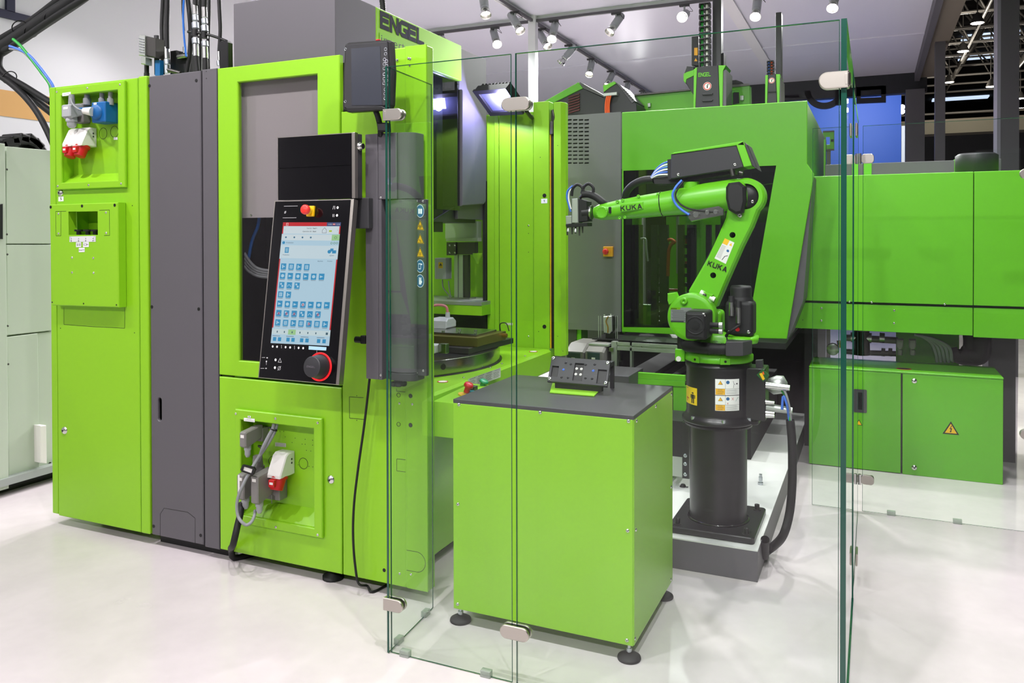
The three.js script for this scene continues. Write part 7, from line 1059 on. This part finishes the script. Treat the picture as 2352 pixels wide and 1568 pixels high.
{
  const Z1 = -6.3;
  const t = axis('large black and green linear axis with lettering, cable chain and tall beam', Z1, [[1601, 154], [1650, 150], [1653, 246], [1597, 250]], [[1593.5, 158.7], [1601, 154], [1597, 250], [1592.5, 250]], [[1650, 150], [1667.4, 149.3], [1660.6, 162], [1659.5, 246], [1653, 246]], [[1660.6, 162], [1667.5, 159], [1667.5, 245], [1659.5, 246]], [1632, 1652, -60, 160], { x0: 1605, x1: 1631, y0: 4, y1: 152, n: 11, m1: M.tubeGreen, m2: M.white }, [1624.5, 198, 0.032], [1604, 177, 1633, 175, 0.032]);
  const p = (a, b, k = 0) => PZ(a, b, Z1 + k);
  mesh('drive_box', exZ(zs([[1588, 84], [1604, 82], [1604, 152], [1588, 150]], Z1 - 0.1), Z1 - 0.25, Z1 - 0.1, [], 0.004), M.black, t); mesh('warning_label', exZ(zs([[1594.5, 110], [1602.5, 109.5], [1602.5, 127], [1594.5, 127]], Z1 - 0.099), Z1 - 0.1, Z1 - 0.098), std('#e09b10', 0.5), t); mesh('warning_label', exZ(zs([[1598, 133.5], [1602, 140.5], [1594.5, 140.5]], Z1 - 0.099), Z1 - 0.1, Z1 - 0.098), std('#e09b10', 0.5), t);
  mesh('rear_housing', exZ(zs([[1570.5, 169], [1577, 152], [1594, 153], [1594, 220], [1576, 192], [1570.5, 186]], Z1 - 0.1), Z1 - 0.4, Z1 - 0.1, [], 0.004), M.anthracite, t); mesh('rear_trim', exZ(zs([[1570, 170], [1576, 166], [1594, 160], [1594, 174], [1577, 182], [1575, 192], [1570, 186]], Z1 - 0.098), Z1 - 0.405, Z1 - 0.096, [], 0.003), M.green2, t);
  for (const [a, b] of [[215, 0], [230, 0]]) mesh('grip_rib', exZ(zs([[1612, a], [1638, a - 1], [1636, a + 3], [1614, a + 4]], Z1), Z1, Z1 + 0.008, [], 0.003), M.anthracite, t); { const a = p(1597, 246), b2 = p(1655, 246); mesh('axis_mount', box(a.x, b2.x, 2.3, a.y + 0.02, Z1 - 0.24, Z1 - 0.01), M.anthracite, t); } mesh('side_motor', exZ(zs([[1654, 122], [1662, 121], [1662, 150], [1654, 150]], Z1 - 0.12), Z1 - 0.25, Z1 - 0.12, [], 0.004), M.black, t); settle(t);
  const u = axis('slim black and green linear axis with a tall thin beam beyond the larger axis', Z1 - 0.1, [[1764, 172], [1782, 170], [1785, 238], [1762, 240]], [[1757.6, 172.5], [1764, 172], [1762, 240], [1757, 240]], [[1782, 170], [1791.6, 170], [1790, 238], [1785, 238]], [[1790, 178], [1793, 178], [1793, 236], [1790, 238]], [1779, 1792, 22.5, 175], { x0: 1761, x1: 1777, y0: 138, y1: 172, n: 5, m1: M.tubeBlue, m2: M.orange }, [1772.5, 185, 0.022]);
  { const a = PZ(1760, 238, Z1 - 0.1), b2 = PZ(1788, 238, Z1 - 0.1); mesh('axis_mount', box(a.x, b2.x, 2.3, a.y + 0.03, Z1 - 0.3, Z1 - 0.11), M.anthracite, u); } mesh('front_lip', exZ(zs([[1764, 209], [1783, 208], [1783, 211], [1764, 212]], Z1 - 0.1), Z1 - 0.1, Z1 - 0.092), M.black, u); settle(u);
  const bm = thing('gantry_beam', 'green gantry beam with a grey top rail carrying the linear axes', 'beam'); const Zb = -6.75;
  mesh('beam_panel', exZ(zs([[1455, 219], [1596, 207], [1596, 252], [1455, 260]], Zb), Zb - 0.15, Zb, [], 0.003), M.green2, bm); mesh('top_rail', exZ(zs([[1458, 216], [1585, 204.5], [1585, 207.5], [1458, 219.5]], Zb + 0.02), Zb - 0.15, Zb + 0.02), M.gun, bm); mesh('rail_clip', exZ(zs([[1487, 237], [1494, 236], [1494, 245], [1488, 246]], Zb + 0.02), Zb, Zb + 0.02, [], 0.002), M.alu, bm);
  mesh('end_frame', exZ(zs([[1660, 201], [1722, 195], [1723, 242], [1660, 246]], Zb), Zb - 0.1, Zb, [zs([[1678, 209], [1681, 206.5], [1698, 206.5], [1699, 238], [1678, 242]], Zb)], 0.003), M.green2, bm); mesh('end_rail', exZ(zs([[1665, 195], [1719, 192], [1723, 196], [1665, 202]], Zb + 0.01), Zb - 0.11, Zb + 0.01), M.gun, bm); mesh('chain_heap', exZ(zs([[1668, 196], [1671, 185], [1690, 183], [1704, 188], [1709, 193]], Zb - 0.05), Zb - 0.2, Zb - 0.05, [], 0.01), M.black, bm); mesh('rail_clip', exZ(zs([[1700, 219.5], [1708, 219], [1708, 230], [1700, 230]], Zb + 0.02), Zb, Zb + 0.02, [], 0.002), M.alu, bm); settle(bm);
  // roof-shaped housings left of the axes
  const Zh = -6.6, h = thing('gabled_housing', 'dark housing with a green gabled edge behind the grey cabinet', 'machine housing'); mesh('lower_body', box(PZ(1270, 262, Zh).x, PZ(1386, 262, Zh).x, 0, PZ(1300, 264, Zh).y + 0.01, Zh - 0.45, Zh - 0.01), M.anthracite, h); mesh('dark_face', exZ(zs([[1270, 262], [1275, 234], [1339.7, 203], [1388, 225], [1388, 262]], Zh), Zh - 0.5, Zh, [], 0.004), M.anthracite, h); mesh('green_edge', exZ(zs([[1245, 240], [1249, 234], [1329, 189], [1340, 203], [1273, 236], [1268, 262], [1245, 262]], Zh), Zh - 0.5, Zh + 0.01, [], 0.004), M.green2, h); mesh('pale_edge', exZ(zs([[1330, 189], [1334, 189], [1387, 219], [1387, 223], [1340, 203]], Zh), Zh - 0.5, Zh + 0.004), M.grey, h); for (let k = 0; k < 7; k++) mesh('louvre', exZ(zs([[1305, 222 + k * 6], [1331, 214 + k * 6], [1331, 217 + k * 6], [1305, 225 + k * 6]], Zh + 0.012), Zh, Zh + 0.012), std('#5a1d1d', 0.6), h); settle(h);
  const s = thing('wedge_housing', 'dark wedge-shaped housing with a green cap and orange cables above the grey cabinet', 'machine housing'), Zw = -6.45; mesh('dark_body', exZ(zs([[1386, 264], [1387, 211], [1412, 190], [1428, 200], [1462, 240], [1463, 258]], Zw), Zw - 0.3, Zw, [], 0.004), M.anthracite, s); mesh('green_cap', exZ(zs([[1385.6, 197], [1411.6, 187], [1416, 192], [1400, 202], [1387, 212]], Zw), Zw - 0.3, Zw + 0.008, [], 0.003), M.green2, s); mesh('grey_slope', exZ(zs([[1411.6, 187], [1425, 195], [1459, 232], [1452, 238], [1424, 201]], Zw), Zw - 0.3, Zw + 0.005, [], 0.003), M.grey, s); for (let k = 0; k < 6; k++) mesh('louvre', exZ(zs([[1430 + k * 4, 206 + k * 4.4], [1435 + k * 4, 205 + k * 4.4], [1436 + k * 4, 207 + k * 4.4], [1431 + k * 4, 208 + k * 4.4]], Zw + 0.006), Zw, Zw + 0.007), M.black, s); for (const a of [1391, 1395, 1399]) mesh('orange_cable', tube([PZ(a, 262, Zw + 0.03), PZ(a, 240, Zw + 0.03), PZ(a + 4, 218, Zw + 0.03)], 0.008, 7), M.orange, s); mesh('cable_clamp', exZ(zs([[1386, 214], [1417, 211], [1417, 218], [1386, 221]], Zw + 0.04), Zw, Zw + 0.04, [], 0.003), M.alu, s); settle(s);
}
// assembly table, sill and small units between the machines
{
  const t = thing('profile_table', 'aluminium profile table frame behind the fixture plate', 'table'), Z = -5.25, p = (a, b, k = 0) => PZ(a, b, Z + k);
  const y1 = p(1490, 789).y, a = p(1416, 790), b = p(1558, 795);
  mesh('beam', [box(a.x, b.x, y1 - 0.055, y1 - 0.036, Z - 0.05, Z), box(a.x, b.x, y1 - 0.02, y1, Z - 0.05, Z), box(a.x, b.x, y1 - 0.055, y1, Z - 0.05, Z - 0.012)], M.alu, t); for (const q of [1446, 1475]) at('slot_screw', screwGeo, M.chrome, t, p(q, 795, -0.011), 1.4);
  for (const [q, w] of [[1404, 1417], [1447, 1451]]) mesh('leg', box(p(q, 800).x, p(w, 800).x, 0.148, y1, Z - 0.05, Z), M.alu, t); mesh('corner_bracket', box(p(1400, 805).x, p(1411, 805).x, p(1405, 807).y, p(1405, 797).y, Z, Z + 0.02, 0.002), M.steel, t); mesh('end_leg', box(p(1380, 810).x, p(1391, 810).x, 0.148, p(1385, 797).y, Z - 0.2, Z - 0.15), M.alu, t); mesh('cross_bar', box(p(1377, 800).x, p(1400, 800).x, p(1388, 806).y, p(1388, 797).y, Z - 0.08, Z), M.black, t);
  mesh('base_deck', box(p(1354, 790).x, b.x, y1, y1 + 0.006, Z - 0.35, Z - 0.055), M.black, t); mesh('acrylic_plate', box(p(1356, 788).x, p(1402, 788).x, p(1380, 793).y, p(1380, 788).y, Z - 0.08, Z + 0.04, 0.002), M.alu, t); settle(t);
  const g = thing('part_gripper', 'small pale gripper unit with cables under a clear guard on the profile table', 'gripper'), q = (c, d, k = -0.12) => PZ(c, d, Z + k);
  mesh('body', exZ(zs([[1385.5, 727], [1405, 725], [1406, 760], [1400, 767], [1387, 764]], Z - 0.1), Z - 0.16, Z - 0.1, [], 0.004), M.alu, g); mesh('black_side', exZ(zs([[1405, 726], [1412, 728], [1412, 755], [1406, 762]], Z - 0.11), Z - 0.16, Z - 0.11), M.black, g); mesh('stand', box(q(1392, 770).x, q(1412, 770).x, y1 + 0.006, q(1400, 764).y, Z - 0.17, Z - 0.11), M.black, g); mesh('lead', tube([q(1397, 726, -0.09), q(1392, 738, -0.09), q(1396, 750, -0.09), q(1396, 764, -0.09)], 0.004, 6), M.brass, g); mesh('top_screws', [cyl(q(1388, 727), q(1388, 722), 0.006, 0.006, 8), cyl(q(1403, 726), q(1403, 721), 0.006, 0.006, 8)], M.alu, g);
  for (const c of [1375, 1380, 1414, 1418]) mesh('guard_rod', cyl(q(c, 725), V(q(c, 725).x, y1 + 0.006, q(c, 725).z), 0.003, 0.003, 6), M.alu, g); settle(g);
  const s = thing('green_sill', 'green folded sheet-metal sill in front of the dark machine bed', 'sill'), Zs = -4.95, w = (c, d, k = 0) => PZ(c, d, Zs + k); const sy = w(1500, 862).y;
  mesh('front_lip', exZ(zs([[1400, 866], [1573, 876], [1573, 888], [1400, 878]], Zs), Zs - 0.012, Zs, [], 0.002), M.green2, s); mesh('top_face', exZ(zs([[1400, 851], [1573, 862.5], [1573, 876], [1400, 866]], Zs), Zs - 0.03, Zs - 0.004, [], 0.002), M.green2, s); mesh('leg_panel', box(w(1545, 900).x, w(1580, 900).x, 0.148, w(1560, 885).y, Zs - 0.03, Zs - 0.012, 0.002), M.green2, s); settle(s);
  const k = thing('linear_rails', 'dark linear rails with bright edges running back under the machine', 'rails'); mesh('bed_block', box(-1.62, -0.72, 0.149, 0.5, -6.88, -5.34), M.matteBlack, k); for (const [x, y, m, n] of [[-1.5, 0.62, M.matteBlack, 'rail_bed'], [-1.36, 0.65, M.steel, 'rail'], [-1.25, 0.64, M.alu, 'rail'], [-1.14, 0.62, M.gun, 'rail']]) mesh(n, box(x - (n === 'rail' ? 0.016 : 0.16), x + (n === 'rail' ? 0.016 : 0.5), y - (n === 'rail' ? 0.02 : 0.12), y - (n === 'rail' ? 0 : 0.03), -6.9, -5.4), m, k); settle(k);
  const d = 'grey desktop units on the low table'; [[1297, 1341, 'left, partly hidden by the green pillar'], [1343, 1386, 'right, beside the aluminium leg']].forEach(([c, e, l]) => { const Zd = -5.15, n = (f, h2) => PZ(f, h2, Zd); const u = thing('desktop_unit', `grey desktop unit with a dark display, ${l}`, 'desktop unit', d); const aa = n(c, 820), bb = n(e, 800); mesh('shell', exX([[Zd, aa.y - 0.06], [Zd, n(c, 806).y], [Zd - 0.1, n(c, 790).y], [Zd - 0.35, n(c, 790).y], [Zd - 0.35, aa.y - 0.06]], aa.x, bb.x, [], 0.012), M.hoodGrey, u); mesh('display', exZ(rc(aa.x + 0.02, aa.y - 0.03, bb.x - 0.025, n(c, 808).y), Zd, Zd + 0.004, [], 0.001), std('#2e4148', 0.3), u); mesh('display_mark', box(aa.x + 0.05, aa.x + 0.075, aa.y - 0.01, aa.y + 0.002, Zd + 0.004, Zd + 0.005), M.white, u); settle(u); });
  { const v = thing('dark_unit', 'dark grey low unit standing behind the corner of the machine bed', 'unit'); mesh('body', box(-1.66, -1.36, 0.155, 0.74, -5.08, -4.74, 0.006), M.darkGrey, v); mesh('foot_frame', box(-1.64, -1.38, 0.148, 0.156, -5.06, -4.76), M.black, v); settle(v); }
  const dt = thing('low_table', 'low dark table carrying the grey desktop units', 'table'); const ty = PZ(1297, 820, -5.15).y - 0.062; mesh('table_top', box(PZ(1290, 820, -5.15).x - 0.1, PZ(1386, 820, -5.15).x + 0.02, ty - 0.03, ty, -5.55, -5.12), M.darkGrey, dt); for (const x of [PZ(1290, 820, -5.15).x - 0.08, PZ(1386, 820, -5.15).x - 0.02]) mesh('leg', box(x, x + 0.03, 0.148, ty - 0.03, -5.5, -5.15), M.darkGrey, dt); settle(dt);
}
// profile frame foot beside the pedestal
{
  const t = thing('conveyor_foot', 'black perforated steel foot with aluminium profile beside the robot pedestal', 'stand'), Z = -4.6, p = (a, b) => PZ(a, b, Z);
  mesh('profile', box(p(1540, 1080).x, p(1567, 1080).x, 0.2, p(1550, 1050).y, Z - 0.06, Z - 0.02), M.alu, t); mesh('upright', box(p(1567, 1080).x, p(1583, 1080).x, 0.2, p(1570, 970).y, Z - 0.02, Z), M.satinBlack, t); for (const b of [1046, 1065, 1089]) at('bolt_head', screwGeo, M.zinc, t, p(1574, b).setZ(Z), 1.8); mesh('foot_link', exZ(zs([[1567, 1118], [1580, 1118], [1576, 1148], [1563, 1148]], Z), Z - 0.015, Z, [], 0.002), M.darkGrey, t); { const q = p(1568, 1150); mesh('foot_pad', cyl(V(q.x, PT, Z - 0.01), V(q.x, Math.max(q.y, PT + 0.015), Z - 0.01), 0.02, 0.012, 14), M.rubber, t); } mesh('dark_shroud', box(p(1500, 1000).x, p(1566, 1000).x, p(1550, 1050).y, p(1550, 968).y, Z - 0.3, Z - 0.02), M.black, t); settle(t);
}
renderer.render(scene, camera);
